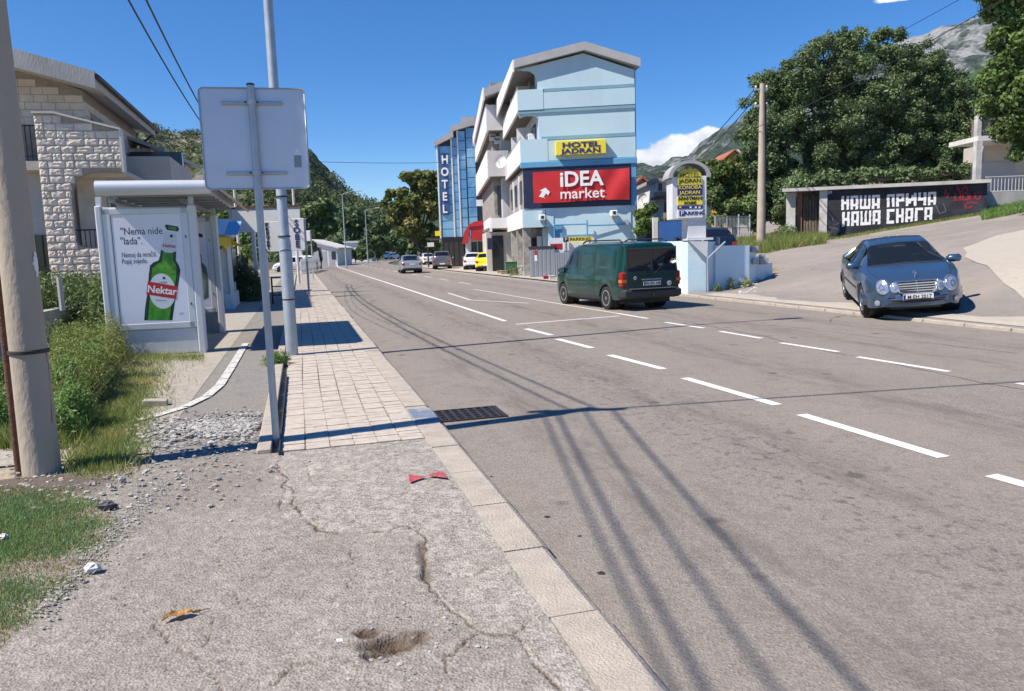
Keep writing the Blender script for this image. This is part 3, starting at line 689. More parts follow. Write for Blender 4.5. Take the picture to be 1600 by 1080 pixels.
# manhole-ish asphalt chips on road
mb = MB()
for px, py in [(855, 808), (940, 896), (905, 838), (768, 745)]:
    p = g(px, py, 0); stone(mb, p.x, p.y, .002, random.uniform(.012, .03), px, .12)
stuff(mb.build('road_chips', M['iron'])); bpy.data.objects['road_chips']['label'] = 'dark little chips stuck on the asphalt near the kerb'; bpy.data.objects['road_chips']['category'] = 'litter'
# ------------------------------------------------ leaf machinery
def leafcloud(name, C, Rr, n, size, m, parent=None, seed=1, jit=.12, flat=.75, up=.35, shell=.6, asp=.55, world=False):
    """C: (k,3) clump centres, Rr: (k,) radii; n leaves in all"""
    r = np.random.default_rng(seed); C = np.asarray(C, float); Rr = np.asarray(Rr, float)
    w_ = Rr**2/np.sum(Rr**2); k = r.choice(len(C), n, p=w_)
    d = r.normal(size=(n, 3)); d /= np.linalg.norm(d, axis=1)[:, None]
    rad = Rr[k]*(shell+(1-shell)*r.random(n)**.5)*(1+jit*r.normal(size=n))
    c = C[k]+d*rad[:, None]*np.array([1, 1, flat])
    nrm = d*.7+r.normal(size=(n, 3))*.65+np.array([0, 0, up]); nrm /= np.linalg.norm(nrm, axis=1)[:, None]
    a = np.cross(nrm, r.normal(size=(n, 3))); a /= np.linalg.norm(a, axis=1)[:, None]; b = np.cross(nrm, a)
    s_ = size*(.6+.8*r.random(n))[:, None]
    V = np.stack([c-a*s_, c-b*s_*asp+nrm*s_*.15, c+a*s_, c+b*s_*asp+nrm*s_*.15], 1).reshape(-1, 3)
    F = np.arange(4*n).reshape(n, 4)
    return npmesh(name, V, F, m, parent, world=world)
def make_tree(name, label, x, y, z, h, rad, trunk_h, m, n, leaf, seed, group=None, clumps=40, crown_flat=.8, cz=None, tr=.25, cr=.33, cat='tree', bare=0):
    r = random.Random(seed); t = thing(name, label, cat, (x, y, z), group=group)
    C = []; Rr = []; cc = cz if cz is not None else h-rad*crown_flat
    for k in range(clumps):
        while True:
            v = Vector((r.uniform(-1, 1), r.uniform(-1, 1), r.uniform(-1, 1)))
            if .35 < v.length < 1: break
        q = v*(1-cr*.6); q = Vector((q.x*rad, q.y*rad, q.z*rad*crown_flat+cc)); rr_ = rad*cr*r.uniform(.55, 1.2)
        if q.z-rr_*.6 < trunk_h*.55: q.z = trunk_h*.6+rr_
        C.append(tuple(q)); Rr.append(rr_)
    leafcloud('crown', C, Rr, n, leaf, m, t, seed)
    mb = MB(); b = [(0, 0, -.3), (r.uniform(-.1, .1), 0, trunk_h*.5), (r.uniform(-.2, .2), r.uniform(-.2, .2), trunk_h)]; mb.path(b, [tr*1.25, tr, tr*.8], 9)
    mb.build('trunk', M['bark'], t)
    top = Vector(b[-1])
    mb = MB()
    for k in range(0, clumps, max(1, clumps//12)):
        e = Vector(C[k]); mid = top.lerp(e, .5)+Vector((r.uniform(-.3, .3), r.uniform(-.3, .3), r.uniform(-.1, .4))); mb.path([top-Vector((0, 0, .3)), mid, e], [tr*.5, tr*.28, tr*.1], 6)
    stuff(mb.build('limbs', M['bark'], t, smooth=2))
    return t
def weedpatch(name, label, pts, m, dens, h, leaf, seed, stems=True, cat='weeds'):
    """pts: list of (x,y,h,r) clump positions"""
    C = []; Rr = []; r = random.Random(seed)
    for x, y, hh, rr in pts:
        for k in range(3): C.append((x+r.uniform(-.3, .3)*rr, y+r.uniform(-.3, .3)*rr, .06+hh*(.3+.3*k))); Rr.append(rr*(1-.2*k))
    o = leafcloud(name, C, Rr, int(dens*len(pts)), leaf, m, None, seed, flat=1., asp=.3, shell=.25)
    stuff(o); o['label'] = label; o['category'] = cat; return o
def blades(name, label, region, n, h, wd, m, seed, cat='grass', z=.06):
    r = np.random.default_rng(seed); P = []
    while len(P) < n:
        q = region(r); 
        if q is not None: P.append(q)
    P = np.array(P); a = r.random(n)*6.283; hh = h*(.5+r.random(n)); ln = r.normal(size=(n, 2))*.45*hh[:, None]
    dx = np.cos(a)*wd/2; dy = np.sin(a)*wd/2; zz = np.full(n, z) if P.shape[1] == 2 else P[:, 2]
    V = np.stack([np.stack([P[:, 0]-dx, P[:, 1]-dy, zz], 1), np.stack([P[:, 0]+dx, P[:, 1]+dy, zz], 1), np.stack([P[:, 0]+ln[:, 0], P[:, 1]+ln[:, 1], zz+hh], 1)], 1).reshape(-1, 3)
    o = npmesh(name, V, np.arange(3*n).reshape(n, 3), m); stuff(o); o['label'] = label; o['category'] = cat; return o
# lawn patch bottom left
GP = [G2(*q) for q in [(-60, 765), (60, 760), (118, 775), (160, 800), (172, 835), (150, 880), (120, 915), (60, 950), (30, 990), (-60, 1030)]]
def inpoly(x, y, P):
    c = False; j = len(P)-1
    for i in range(len(P)):
        if (P[i][1] > y) != (P[j][1] > y) and x < (P[j][0]-P[i][0])*(y-P[i][1])/(P[j][1]-P[i][1])+P[i][0]: c = not c
        j = i
    return c
xs = [p[0] for p in GP]; ys = [p[1] for p in GP]
def lawn(r):
    x = r.uniform(min(xs), max(xs)); y = r.uniform(min(ys), max(ys))
    return (x, y, .08) if inpoly(x+r.normal()*.06, y+r.normal()*.06, GP) else None
def green_part(r):
    q = lawn(r)
    if q is None: return None
    e = min(math.hypot(q[0]-a, q[1]-b) for a, b in GP[1:9])
    nq = vnoise(np.array([q[0]]), np.array([q[1]]), 2.2, 12)[0]
    return q if r.random() < min(1, e/.45)*min(1, max(0, nq*2.6-.25)) else None
blades('lawn_grass', 'short green grass patch in the bottom left corner', green_part, 30000, .026, .006, M['grass'], 3)
blades('dry_grass', 'straw coloured dry grass fringing the lawn patch', lawn, 15000, .022, .005, M['dry_grass'], 4)
def vr(r):
    # strip of low growth around the pole and along the weeds
    u = r.random(); p = g(150+70*u+r.normal()*28, 735-170*u+r.normal()*10, .08); return (p.x, p.y, .07)
blades('verge_grass', 'patchy green and straw grass along the foot of the weeds', vr, 14000, .07, .009, M['weed'], 5)
def vr2(r):
    p = g(r.uniform(-60, 110+50*r.random()), r.uniform(555, 700), .08); p = p+Vector((-abs(r.normal())*.3, 0, 0)); return (p.x, p.y, .06)
blades('rough_grass', 'long rough grass on the bank behind the concrete pole', vr2, 26000, .16, .012, M['weed'], 6)
def stalks(r):
    u = r.random(); px = 112+95*u-r.random()*(70+30*u); p = g(px, 668-112*u+r.normal()*8, .08); return (p.x, p.y, .07)
blades('dry_stalks', 'tall straw coloured dead stalks among the roadside weeds', stalks, 420, .5, .008, M['dry_grass'], 7, 'weeds')
# tall weeds: positioned in the road frame between pole and shelter
r = random.Random(5); pts = []
for k in range(150):
    u = r.random(); px = 112+95*u-r.random()**1.3*(60+50*u); py = 672-112*u+r.uniform(-8, 8)-(12 if r.random() < .4 else 0)
    p = g(px, py-6, .1); hh = (.25+.55*u)*r.uniform(.6, 1.2); pts.append((p.x, p.y, hh, r.uniform(.14, .26)))
weedpatch('yellow_weeds', 'yellow-green flowering weeds between the concrete pole and the bus shelter', pts, M['weed'], 700, 1, .02, 8)
pts = []
for k in range(75):
    p = at(r.uniform(-20, 176), 440, r.uniform(13.6, 19)); pts.append((p.x, p.y, r.uniform(.9, 1.5), r.uniform(.3, .55)))
weedpatch('bank_shrubs', 'dense green brambles over the low wall in front of the stone house', pts, M['leaf_mid'], 900, 1, .04, 9, cat='brambles')
pts = []
for k in range(16):
    p = g(r.choice((r.uniform(-30, 22), r.uniform(84, 130))), r.uniform(590, 690), .1); pts.append((p.x, p.y, r.uniform(.2, .5), r.uniform(.14, .26)))
for k in range(26):
    u = r.random(); p = g(100+95*u-r.random()*30, 650-100*u, .1); pts.append((p.x, p.y, r.uniform(.3, .6), r.uniform(.16, .28)))
weedpatch('green_weeds', 'fresh green leafy weeds mixed in from the concrete pole up to the shelter', pts, M['weed_green'], 1300, 1, .026, 10)
p = rd(-1.62, 12.9); weedpatch('pole_weeds', 'tuft of green weeds at the foot of the street lamp pole', [(p.x+a, p.y-.35+b, .2, .13) for a, b in ((0, 0), (.12, .05), (-.1, .05), (.05, -.1))], M['weed_green'], 500, 1, .02, 11)
p = hs(250, 548, 14.4)
def sh(r):
    q = g(r.uniform(195, 318), 556+abs(r.normal())*5, .08); return (q.x, q.y, .075)
blades('shelter_grass', 'dry grass tufts at the foot of the shelter poster panel', sh, 1600, .10, .007, M['weed'], 12)
# ============================================================= POLES, SIGN, SHELTER (near left)
# concrete utility pole
b = g(66, 738, .08); cp = thing('utility_pole', 'thick tapered concrete utility pole at the left edge with a rusty pipe beside it', 'utility pole', (b.x, b.y, .05))
mb = MB(); mb.lathe([(.140, -.1), (.138, .35), (.125, 2), (.108, 4), (.09, 6.32), (.0, 6.34)], (0, 0, 0), 28); mb.build('shaft', M['concrete'], cp, smooth=True)
o = MB().lathe([(.145, 1.0), (.146, 1.025), (.135, 1.03)], (0, 0, 0), 24).build('strap', M['iron'], cp, smooth=True)
mb = MB(); mb.path([(.08, -.06, .25), (.135, -.02, .45), (.13, .02, .9), (.136, 0, 1.02)], .004, 5); mb.build('tie_wire', M['rust'], cp)
mb = MB()
a0 = -.25
for k in range(6):
    a1 = a0+k*.09; r1 = .1325; z0, z1 = 1.60, 1.80
    t_ = [0, .5, 1, 1, .8, .4][k]
    mb.add([(math.cos(a1)*r1, math.sin(a1)*r1-.0, 1.69-.09*t_-.01), (math.cos(a1+.09)*r1, math.sin(a1+.09)*r1, 1.69-.09*t_), (math.cos(a1+.09)*r1, math.sin(a1+.09)*r1, 1.71+.08*t_), (math.cos(a1)*r1, math.sin(a1)*r1, 1.71+.08*t_)], [(0, 1, 2, 3)])
mb.build('paper_notice', M['letter_white'], cp)
mb = MB(); mb.tube((-.20, .02, -.1), (-.17, .02, 4.5), .028, n=10); mb.build('cable_pipe', M['rust'], cp, smooth=True)
TOP = Vector((b.x, b.y, 6.2))
mb = MB(); mb.box(-.5, -.05, 6.1, .5, .05, 6.18); mb.build('crossarm', M['iron'], cp)
for k, dx in enumerate((-.42, -.15, .15, .42)):
    MB().lathe([(.03, 6.18), (.045, 6.22), (.03, 6.25), (.045, 6.28), (.02, 6.32)], (dx, 0, 0), 10).build('insulator', M['dirty_white'], cp, smooth=True)
# overhead wires
def wirept(a, b, sag, n=26):
    a = Vector(a); b = Vector(b); return [a.lerp(b, k/n)-Vector((0, 0, sag*4*(k/n)*(1-k/n))) for k in range(n+1)]
def wire(label, a, b, sag, r=.012, group='overhead wires'):
    mb = MB(); mb.path(wirept(a, b, sag), r, 5); o = mb.build('overhead_wire', M['wire']); tag(o, label, 'cable', group); return o
FP = Vector((-14.2, 41.0, 6.6))
wire('left strand of the two black cables crossing the sky left of the sign back', TOP+Vector((-.15, 0, .1)), FP+Vector((-.1, 0, .5)), .72, .017)
wire('right strand of the two black cables crossing the sky left of the sign back', TOP+Vector((.15, 0, .1)), FP+Vector((.3, 0, .3)), .78, .017)
for k, (dx, sg, ex) in enumerate(((-.45, .45, 1.6), (-.3, .5, 1.75), (.0, .5, 1.9), (.3, .45, 2.2))):
    wire(['cable leaving the concrete pole towards the viewer, leftmost of four', 'cable leaving the concrete pole towards the viewer, second from the left of four', 'cable leaving the concrete pole towards the viewer, third from the left of four', 'cable leaving the concrete pole towards the viewer, rightmost of four'][k], TOP+Vector((dx, 0, .1)), (TOP.x+ex, TOP.y-26, 6.9), sg, .014+.003*(k % 2))
wire('single cable crossing the road overhead towards the right', TOP+Vector((.3, 0, .1)), (32, 11.5, 8.2), .6, .022)
# sign seen from behind
b = g(432, 692, .085); sp = thing('road_sign', 'square grey traffic sign seen from behind on a slim galvanised post', 'road sign', (b.x, b.y, .05), R_(13))
mb = MB(); mb.tube((0, 0, -.05), (0, 0, 3.135), .032, n=14); mb.build('post', M['galv'], sp, smooth=True)
MB().lathe([(.034, 3.13), (.034, 3.145), (.0, 3.155)], (0, 0, 0), 14).build('post_cap', M['plastic_dark'], sp, smooth=True)
def rrect(x0, z0, x1, z1, r, y, n=5):
    out = []
    for cx_, cz_, a0 in ((x1-r, z1-r, 0), (x0+r, z1-r, 90), (x0+r, z0+r, 180), (x1-r, z0+r, 270)):
        for k in range(n+1): a = R_(a0+90*k/n); out.append((cx_+r*math.cos(a), y, cz_+r*math.sin(a)))
    return out
SA = R_(2); sgn = bpy.data.objects.new('panel_frame', None); bpy.data.objects.remove(sgn)
mb = MB(); mb.prism(rrect(-.455, 2.36, .475, 3.305, .04, .045), (0, .012, 0)); mb.prism(rrect(-.455, 2.36, .475, 3.305, .04, .033), (0, .012, 0)); 
MB().prism(rrect(-.425, 2.275, .435, 3.115, .04, .045), (0, .016, 0)).build('panel', M['sign_back'], sp)
# rolled edge
e = rrect(-.425, 2.275, .435, 3.115, .04, .045); MB().path([(p[0], p[1]-.006, p[2]) for p in e]+[(e[0][0], e[0][1]-.006, e[0][2])], .007, 6).build('rim', M['galv'], sp, smooth=2)
for z in (2.405, 2.99):
    mb = MB(); mb.box(-.25, .018, z-.014, -.035, .044, z+.014, .004).box(.035, .018, z-.014, .25, .044, z+.014, .004); mb.build('rail', M['galv'], sp)
    mb = MB(); mb.lathe([(.036, z-.02), (.042, z-.018), (.042, z+.018), (.036, z+.02)], (0, 0, 0), 14); mb.box(-.06, -.012, z-.015, -.036, .03, z+.015, .003).box(.036, -.012, z-.015, .06, .03, z+.015, .003)
    cl_ = mb.build('clamp', M['galv'], sp)
    for dx in (-.05, .05): MB().tube((dx, -.022, z), (dx, -.008, z), .008, n=6).build('bolt', M['iron'], cl_)
MB().box(.315, .040, 2.455, .375, .044, 2.555, .002).build('sticker', M['alu_dark'], sp)
mb = MB(); mb.prism([(.315, .042, 2.56), (.375, .042, 2.56), (.372, .042, 2.58), (.318, .042, 2.58)], (0, .002, 0)); mb.prism([(.322, .042, 2.584), (.368, .042, 2.584), (.345, .042, 2.62)], (0, .002, 0)); mb.build('sticker_print', M['letter_white'], sp)
# street lamp with tall galvanised mast
def street_lamp(x, y, z, h, r, ang_, label, arm=1.6, near=False):
    t = thing('street_lamp', label, 'street lamp', (x, y, z), ang_, group='street lamps along the left pavement')
    mb = MB(); mb.lathe([(r*1.0, -.1), (r, 1.9), (r*.86, 1.96), (r*.6, h-1), (r*.5, h)], (0, 0, 0), 18 if near else 8); mb.build('mast', M['galv'], t, smooth=True)
    mb = MB(); mb.path([(0, 0, h-.1), (.25, 0, h+.1), (arm, 0, h+.35)], r*.4, 8); mb.build('arm', M['galv'], t, smooth=2)
    mb = MB(); mb.box(arm-.1, -.12, h+.28, arm+.6, .12, h+.42, .05); mb.build('lamp_head', M['alu'], t)
    return t
p = g(457, 556, .08); lp = street_lamp(p.x, p.y, .06, 10.6, .098, ang, 'tall galvanised lamp mast rising behind the square sign, nearest of the lamps', near=True)
for z in (1.98, .95, 2.62, 3.15):
    MB().lathe([(.1, z), (.102, z+.012), (.1, z+.024)], (0, 0, 0), 18).build('band', M['iron'], lp, smooth=True)
mb = MB()
for k in range(8):
    a = R_(205+k*18); mb.add([], [])
mb.path([(.1*math.cos(R_(a))*1.0, -.101*abs(math.sin(R_(a)))-.0, 1.72+.055*math.sin(R_(a*1.0-180))) for a in range(215, 330, 12)], .006, 4); mb.build('paint_mark', M['iron'], lp)
p = rd(.2-1.2, 60); q = hs(541, 408, 96)
street_lamp(*at(541, 411, 88).xy, 0, 8.3, .09, ang, 'second street lamp from the camera, at the bend of the left pavement')
street_lamp(*at(575, 408, 118).xy, 0, 8.0, .09, ang, 'farthest street lamp, standing against the wooded hill by the road bend')
# -------- bus shelter
SH = thing('bus_shelter', 'grey metal bus shelter with two lit-box beer poster panels and a flat overhanging roof', 'bus shelter', rd(-4.0, 16.5, .07))
def sbox(name, m, t0, s0, z0, t1, s1, z1, bev=.0, parent=SH):
    return MB(rd).box(t0, s0, z0, t1, s1, z1, bev).build(name, m, parent, True)
def poster_panel(tr_, s, tl, zb, zt, full=True):
    w_ = tr_-tl
    body = sbox('panel_body', M['alu'], tl, s+.03, .07, tr_, s+.24, zt, .01)
    sbox('base_panel', M['alu_dark'] if not full else M['alu'], tl+.08, s+.012, .10, tr_-.05, s+.032, zb-.16)
    for nm, a in (('frame_top', (tl+.02, s-.02, zt-.13, tr_-.02, s+.03, zt-.02)), ('frame_bottom', (tl+.06, s-.02, zb-.14, tr_-.05, s+.03, zb-.03)), ('frame_left', (tl+.02, s-.02, zb-.14, tl+.15, s+.028, zt-.02)), ('frame_right', (tr_-.15, s-.02, zb-.14, tr_-.03, s+.028, zt-.02))):
        sbox(nm, M['alu'], *a, .012)
    sbox('post', M['alu'], tr_-.03, s-.035, .05, tr_+.09, s+.26, zt+.03, .02); sbox('post', M['alu'], tl-.08, s-.035, .05, tl+.02, s+.26, zt+.03, .02)
    sbox('gasket', M['black'], tl+.145, s-.004, zb-.045, tr_-.135, s+.008, zt-.115)
    p = sbox('poster', M['poster'], tl+.16, s-.012, zb-.03, tr_-.15, s-.004, zt-.13)
    sbox('lock', M['iron'], tr_-.10, s-.03, zb+.25, tr_-.085, s-.02, zb+.30); sbox('lock', M['iron'], tr_-.10, s-.03, zt-.55, tr_-.085, s-.02, zt-.50)
    return p
M['poster'] = mat('poster', (.72, .74, .82), .25, .03, 1)
tr_, tl = -3.16, -4.78; SS = 14.95
zb = hs(240, 502, SS)[2]+.0; zt = hs(240, 335, SS)[2]+.13
tl = hs(168, 450, SS)[0]; tr_ = hs(306, 450, SS)[0]
poster_panel(tr_, SS, tl, zb, zt)
FS = 18.6
poster_panel(tr_, FS, tl+.1, zb, zt, False)
# bottle graphic
def gp(px, py, s=SS, off=.014): off = .012+(off-.012)*.3; a = hs(px, py, s); return (a[0], s-off, a[2])
def flat(name, pts, m, off=.014, parent=SH, s=SS, thick=.0004):
    mb = MB(rd); q = [gp(x, y, s, off) for x, y in pts]; mb.prism(q, (0, 0, 0)) if False else None
    n = len(q); mb.add(q+[(a, b+thick, c) for a, b, c in q], [tuple(range(n)), tuple(range(2*n-1, n-1, -1))]+[(i, (i+1) % n, (i+1) % n+n, i+n) for i in range(n)])
    return mb.build(name, m, parent, True)
def zp(x, y): return (160+x/4., 290+y/4.)     # coordinates read in an enlarged crop
gr = mat('bottle_green', (.03, .20, .02), .3, 0, 7, col2=(.10, .36, .02), split=(.4, .6)); gd = mat('bottle_dark', (.006, .035, .02), .3, .3, 6)
prof = [(262, 842), (268, 760), (285, 650), (290, 560), (298, 500), (320, 480), (352, 468), (360, 440), (368, 398), (462, 410), (460, 470), (480, 500), (488, 530), (482, 580), (470, 650), (452, 740), (438, 842)]
flat('bottle', [zp(*p) for p in prof], gd, .0145)
flat('bottle', [zp(*p) for p in [(285, 842), (298, 700), (312, 520), (345, 490), (372, 478), (380, 412), (444, 416), (442, 470), (462, 500), (462, 560), (450, 650), (432, 740), (418, 842)]], gr, .017)
def ell(cx_, cy_, a, b, n=26, rot=0): return [zp(cx_+a*math.cos(R_(k*360/n)), cy_+b*math.sin(R_(k*360/n))+rot*math.cos(R_(k*360/n))*a) for k in range(n)]
lw = mat('label_white', (.62, .66, .70), .4, .04, 3); lr = mat('label_red', (.45, .02, .03), .4, .05, 3)
flat('bottle_label', ell(375, 660, 84, 110, rot=.12), lw, .0195)
flat('bottle_band', [zp(*p) for p in [(284, 598), (470, 630), (462, 710), (276, 680)]], lr, .0225)
flat('neck_label', [zp(*p) for p in [(360, 395), (376, 372), (388, 290), (462, 295), (468, 385), (460, 412), (430, 422), (395, 418)]], lw, .0195)
flat('bottle_cap', [zp(*p) for p in [(390, 252), (398, 244), (470, 256), (480, 270), (474, 288), (404, 278)]], gd, .0195)
flat('cap_mark', [zp(*p) for p in [(415, 254), (465, 264), (460, 280), (410, 270)]], gr, .0215)
def stext(body, px, py, size, m, off, sx=1., tilt=0., align='CENTER', bold=0., s=SS, name='lettering'):
    off = .012+(off-.012)*.3+.0003; a = hs(px, py, s); p = rd(a[0], s-off, a[2]); x = Vector((NV[0], NV[1], tilt)); up = x.cross(Vector((NV[1]*-1, NV[0], 0))); up = Vector((-tilt*NV[0], -tilt*NV[1], 1))
    return text(body, name, m, SH, p, size, x, up, .0002, sx, align, True, bold)
PB = M['letter_black']
stext('"Nema nide', *zp(112, 290), .175, PB, .016, .80, 0, 'LEFT')
stext('"lada".', *zp(112, 350), .175, PB, .016, .80, 0, 'LEFT')
stext('Nemoj da mračiš.', *zp(120, 436), .125, PB, .016, .62, 0, 'LEFT')
stext('Popij svijetlo.', *zp(122, 476), .125, PB, .016, .62, 0, 'LEFT')
stext('Nektar', *zp(374, 656), .178, M['letter_white'], .026, .92, -.16, bold=.004)
stext('Nektar', *zp(420, 378), .085, lr, .0235, .9, -.1, bold=.002)
stext('LAGER', *zp(382, 606), .04, PB, .0235, 1., -.1)
stext('SVIJETLO PIVO', *zp(368, 718), .028, PB, .0235, 1., -.1)
stext('0,5 l', *zp(497, 800), .05, PB, .016, .8)
flat('crest', ell(386, 578, 9, 8, 8), PB, .024); flat('crest', ell(432, 316, 10, 10, 8), PB, .024)
# second poster (only its right part shows)
def zq(x, y): return (300+x/4., 290+y/4.)
flat('bottle', [zq(*p) for p in [(30, 430), (58, 430), (62, 480), (90, 510), (100, 560), (105, 700), (30, 740)]], mat('bottle_grey', (.10, .16, .12), .4, .3, 5), .016, s=FS)
flat('bottle_cap', [zq(*p) for p in [(20, 292), (66, 304), (68, 325), (20, 318)]], gd, .016, s=FS)
flat('bottle_label', [zq(*p) for p in [(30, 560), (60, 560), (88, 600), (84, 680), (30, 700)]], M['alu_dark'], .019, s=FS)
# roof
r_t0, r_t1 = hs(147, 297, SS-.55)[0], hs(334, 303, SS-.55)[0]
zr = hs(240, 302, SS-.55)[2]
print('ROOF', r_t0, r_t1, zr, zb, zt, tl, tr_)
mb = MB(rd); s0, s1 = SS-.55, FS+.75; n = 7
prof = []
for k in range(n+1):
    a = R_(-90+180*k/n); prof.append((s0+.12-.12*math.cos(a), zr+.10+.12*math.sin(a)))
prof += [(s1, zr+.22), (s1, zr+.03), (s0+.2, zr+.02)]
v = [(r_t0, a, b) for a, b in prof]+[(r_t1-.05, a, b) for a, b in prof]; k = len(prof)
mb.add(v, [tuple(range(k)), tuple(range(2*k-1, k-1, -1))]+[(i, (i+1) % k, (i+1) % k+k, i+k) for i in range(k)])
mb.build('roof', M['alu'], SH, True, smooth=35)
# road-side fascia, tilted
mb = MB(rd); a = r_t1; mb.add([(a-.04, s0+.05, zr+.18), (a+.28, s0+.25, zr-.06), (a+.28, s1, zr-.06), (a-.04, s1, zr+.18), (a-.04, s0+.05, zr+.14), (a+.24, s0+.25, zr-.08), (a+.24, s1, zr-.08), (a-.04, s1, zr+.14)], [(0, 1, 2, 3), (7, 6, 5, 4), (0, 4, 5, 1), (1, 5, 6, 2), (2, 6, 7, 3)])
mb.build('roof_fascia', mat('fascia', (.45, .40, .36), .5, .08, 3), SH, True)
for k in range(7): sbox('roof_rib', M['alu_dark'], r_t0+.1, s0+.5+k*.72, zr-.02, r_t1-.1, s0+.54+k*.72, zr+.019)
sbox('beam', M['alu_dark'], tl+.1, SS+.25, zr-.09, tl+.2, FS, zr-.021); sbox('beam', M['alu_dark'], tr_-.2, SS+.25, zr-.09, tr_-.1, FS, zr-.021)
for s in (SS+.1, FS+.1): sbox('bracket', M['alu'], tr_-.02, s, zt+.03, tr_+.06, s+.1, zr); sbox('bracket', M['alu'], tl-.08, s, zt+.03, tl, s+.1, zr)
sbox('back_glass', M['car_glass'], tl-.04, SS+.27, .35, tl-.02, FS-.07, 2.1)
sbox('bench_seat', M['alu_dark'], tl+.1, SS+.7, .47, tl+.5, FS-.5, .51, .01)
for s in (SS+.9, FS-.7): sbox('bench_leg', M['alu_dark'], tl+.25, s, .07, tl+.32, s+.05, .47)
# low concrete wall with an old post behind the pole
w0 = at(0, 505, 11.5); 
lw_ = thing('retaining_wall', 'low weathered concrete wall running behind the weeds towards the house', 'wall', (at(150, 478, 15).x, at(150, 478, 15).y, 0))
a = at(-60, 513, 10.5); c = at(152, 468, 16)
dn = Vector((c.y-a.y, a.x-c.x, 0)).normalized()*.09
mb = MB(); mb.add([a-dn, c-dn, c+dn, a+dn]+[Vector((q.x, q.y, 0)) for q in (a-dn, c-dn, c+dn, a+dn)], [(0, 1, 2, 3), (0, 4, 5, 1), (1, 5, 6, 2), (2, 6, 7, 3), (3, 7, 4, 0)]); mb.build('wall', M['concrete_grey'], lw_, True)
p = at(97, 476, 13.2); q = at(92, 434, 13.2); mb = MB(); mb.tube((p.x, p.y, p.z-.1), q, .045, n=6); mb.build('wall_post', M['concrete_grey'], lw_, True)
p = at(-30, 540, 8.2)
# ============================================================= STONE HOUSE
HS = 24.2
def hp(px, py, s=HS): return hs(px, py, s)
hb = hp(100, 400)
HO = thing('stone_house', 'house clad in pale rough stone blocks with arched balcony, behind the bus shelter', 'house', rd(hb[0], HS+3, 0))
def hbox(name, m, t0, s0, z0, t1, s1, z1, bev=0., parent=None): return MB(rd).box(t0, s0, z0, t1, s1, z1, bev).build(name, m, parent or HO, True)
bt0, bt1 = hp(60, 260)[0], hp(190, 260)[0]
ztl, ztm, ztr = hp(57, 177)[2], hp(82, 177)[2], hp(188, 203)[2]; tm = hp(82, 177)[0]
zbot = hp(150, 268)[2]; tarch0 = hp(113, 330)[0]; 
# balcony front wall core with arch: straight bottom right part is open below
ax0 = tarch0; zc = hp(120, 300)[2]; arch = []
r1 = .62
core = [(bt0, 0), (bt0, ztl), (tm, ztm), (bt1, ztr), (bt1, zbot)]
arch = [(ax0+r1-r1*math.sin(R_(a)), zbot-r1*(1-math.cos(R_(a)))-.0) for a in (0, 15, 30, 45, 60, 75, 90)]
wz0, wz1 = hp(130, 358)[2], hp(130, 388)[2]
core += arch+[(ax0, wz0), (ax0, wz1+.25)]+[(ax0+.3-.3*math.cos(R_(a)), wz1+.25-.25*math.sin(R_(a))) for a in (30, 60, 90)]+[(bt1+.2, wz1), (bt1+.2, 0)]
mb = MB(rd); k = len(core); v = [(t, HS+.06, z) for t, z in core]+[(t, HS+.34, z) for t, z in core]
mb.add(v, [tuple(range(k)), tuple(range(2*k-1, k-1, -1))]+[(i, (i+1) % k, (i+1) % k+k, i+k) for i in range(k)])
fw = mb.build('balcony_wall', M['mortar'], HO, True)
def top_at(t): return ztm if t < tm else ztm+(ztr-ztm)*(t-tm)/(bt1-tm)
def in_core(t, z): return inpoly(t, z, core)
def rough(seed, L_, h, d=.06, amp=.026):
    r = random.Random(seed); nx_, nz_ = 5, 4; mb = MB(); v = []
    for j in range(nz_+1):
        for i in range(nx_+1):
            e = i in (0, nx_) or j in (0, nz_); v.append((i/nx_*L_, -(0.01 if e else .016+r.random()*amp), j/nz_*h))
    w = nx_+1; f = [(j*w+i, j*w+i+1, (j+1)*w+i+1, (j+1)*w+i) for j in range(nz_) for i in range(nx_)]
    per = [i for i in range(w)]+[j*w+nx_ for j in range(1, nz_+1)]+[nz_*w+i for i in range(nx_-1, -1, -1)]+[j*w for j in range(nz_-1, 0, -1)]
    b = len(v); v += [(v[i][0], .06, v[i][2]) for i in per]; m_ = len(per)
    f += [(per[i], b+i, b+(i+1) % m_, per[(i+1) % m_]) for i in range(m_)]
    mb.add(v, f); me = mb.mesh('stone'); me.materials.append(M['stone_rough']); return me
CH = .20
lens = (.22, .29, .36, .44); RM = {(l, k): rough(int(l*100)+k, l-.014, CH-.014) for l in lens for k in range(4)}
SM = {}
for l in (.30, .36, .42, .2):
    me = MB().box(0, -.014, 0, l-.012, .03, CH*1.05-.012, .004).mesh('stone'); me.materials.append(M['stone_smooth']); SM[l] = me
r = random.Random(3)
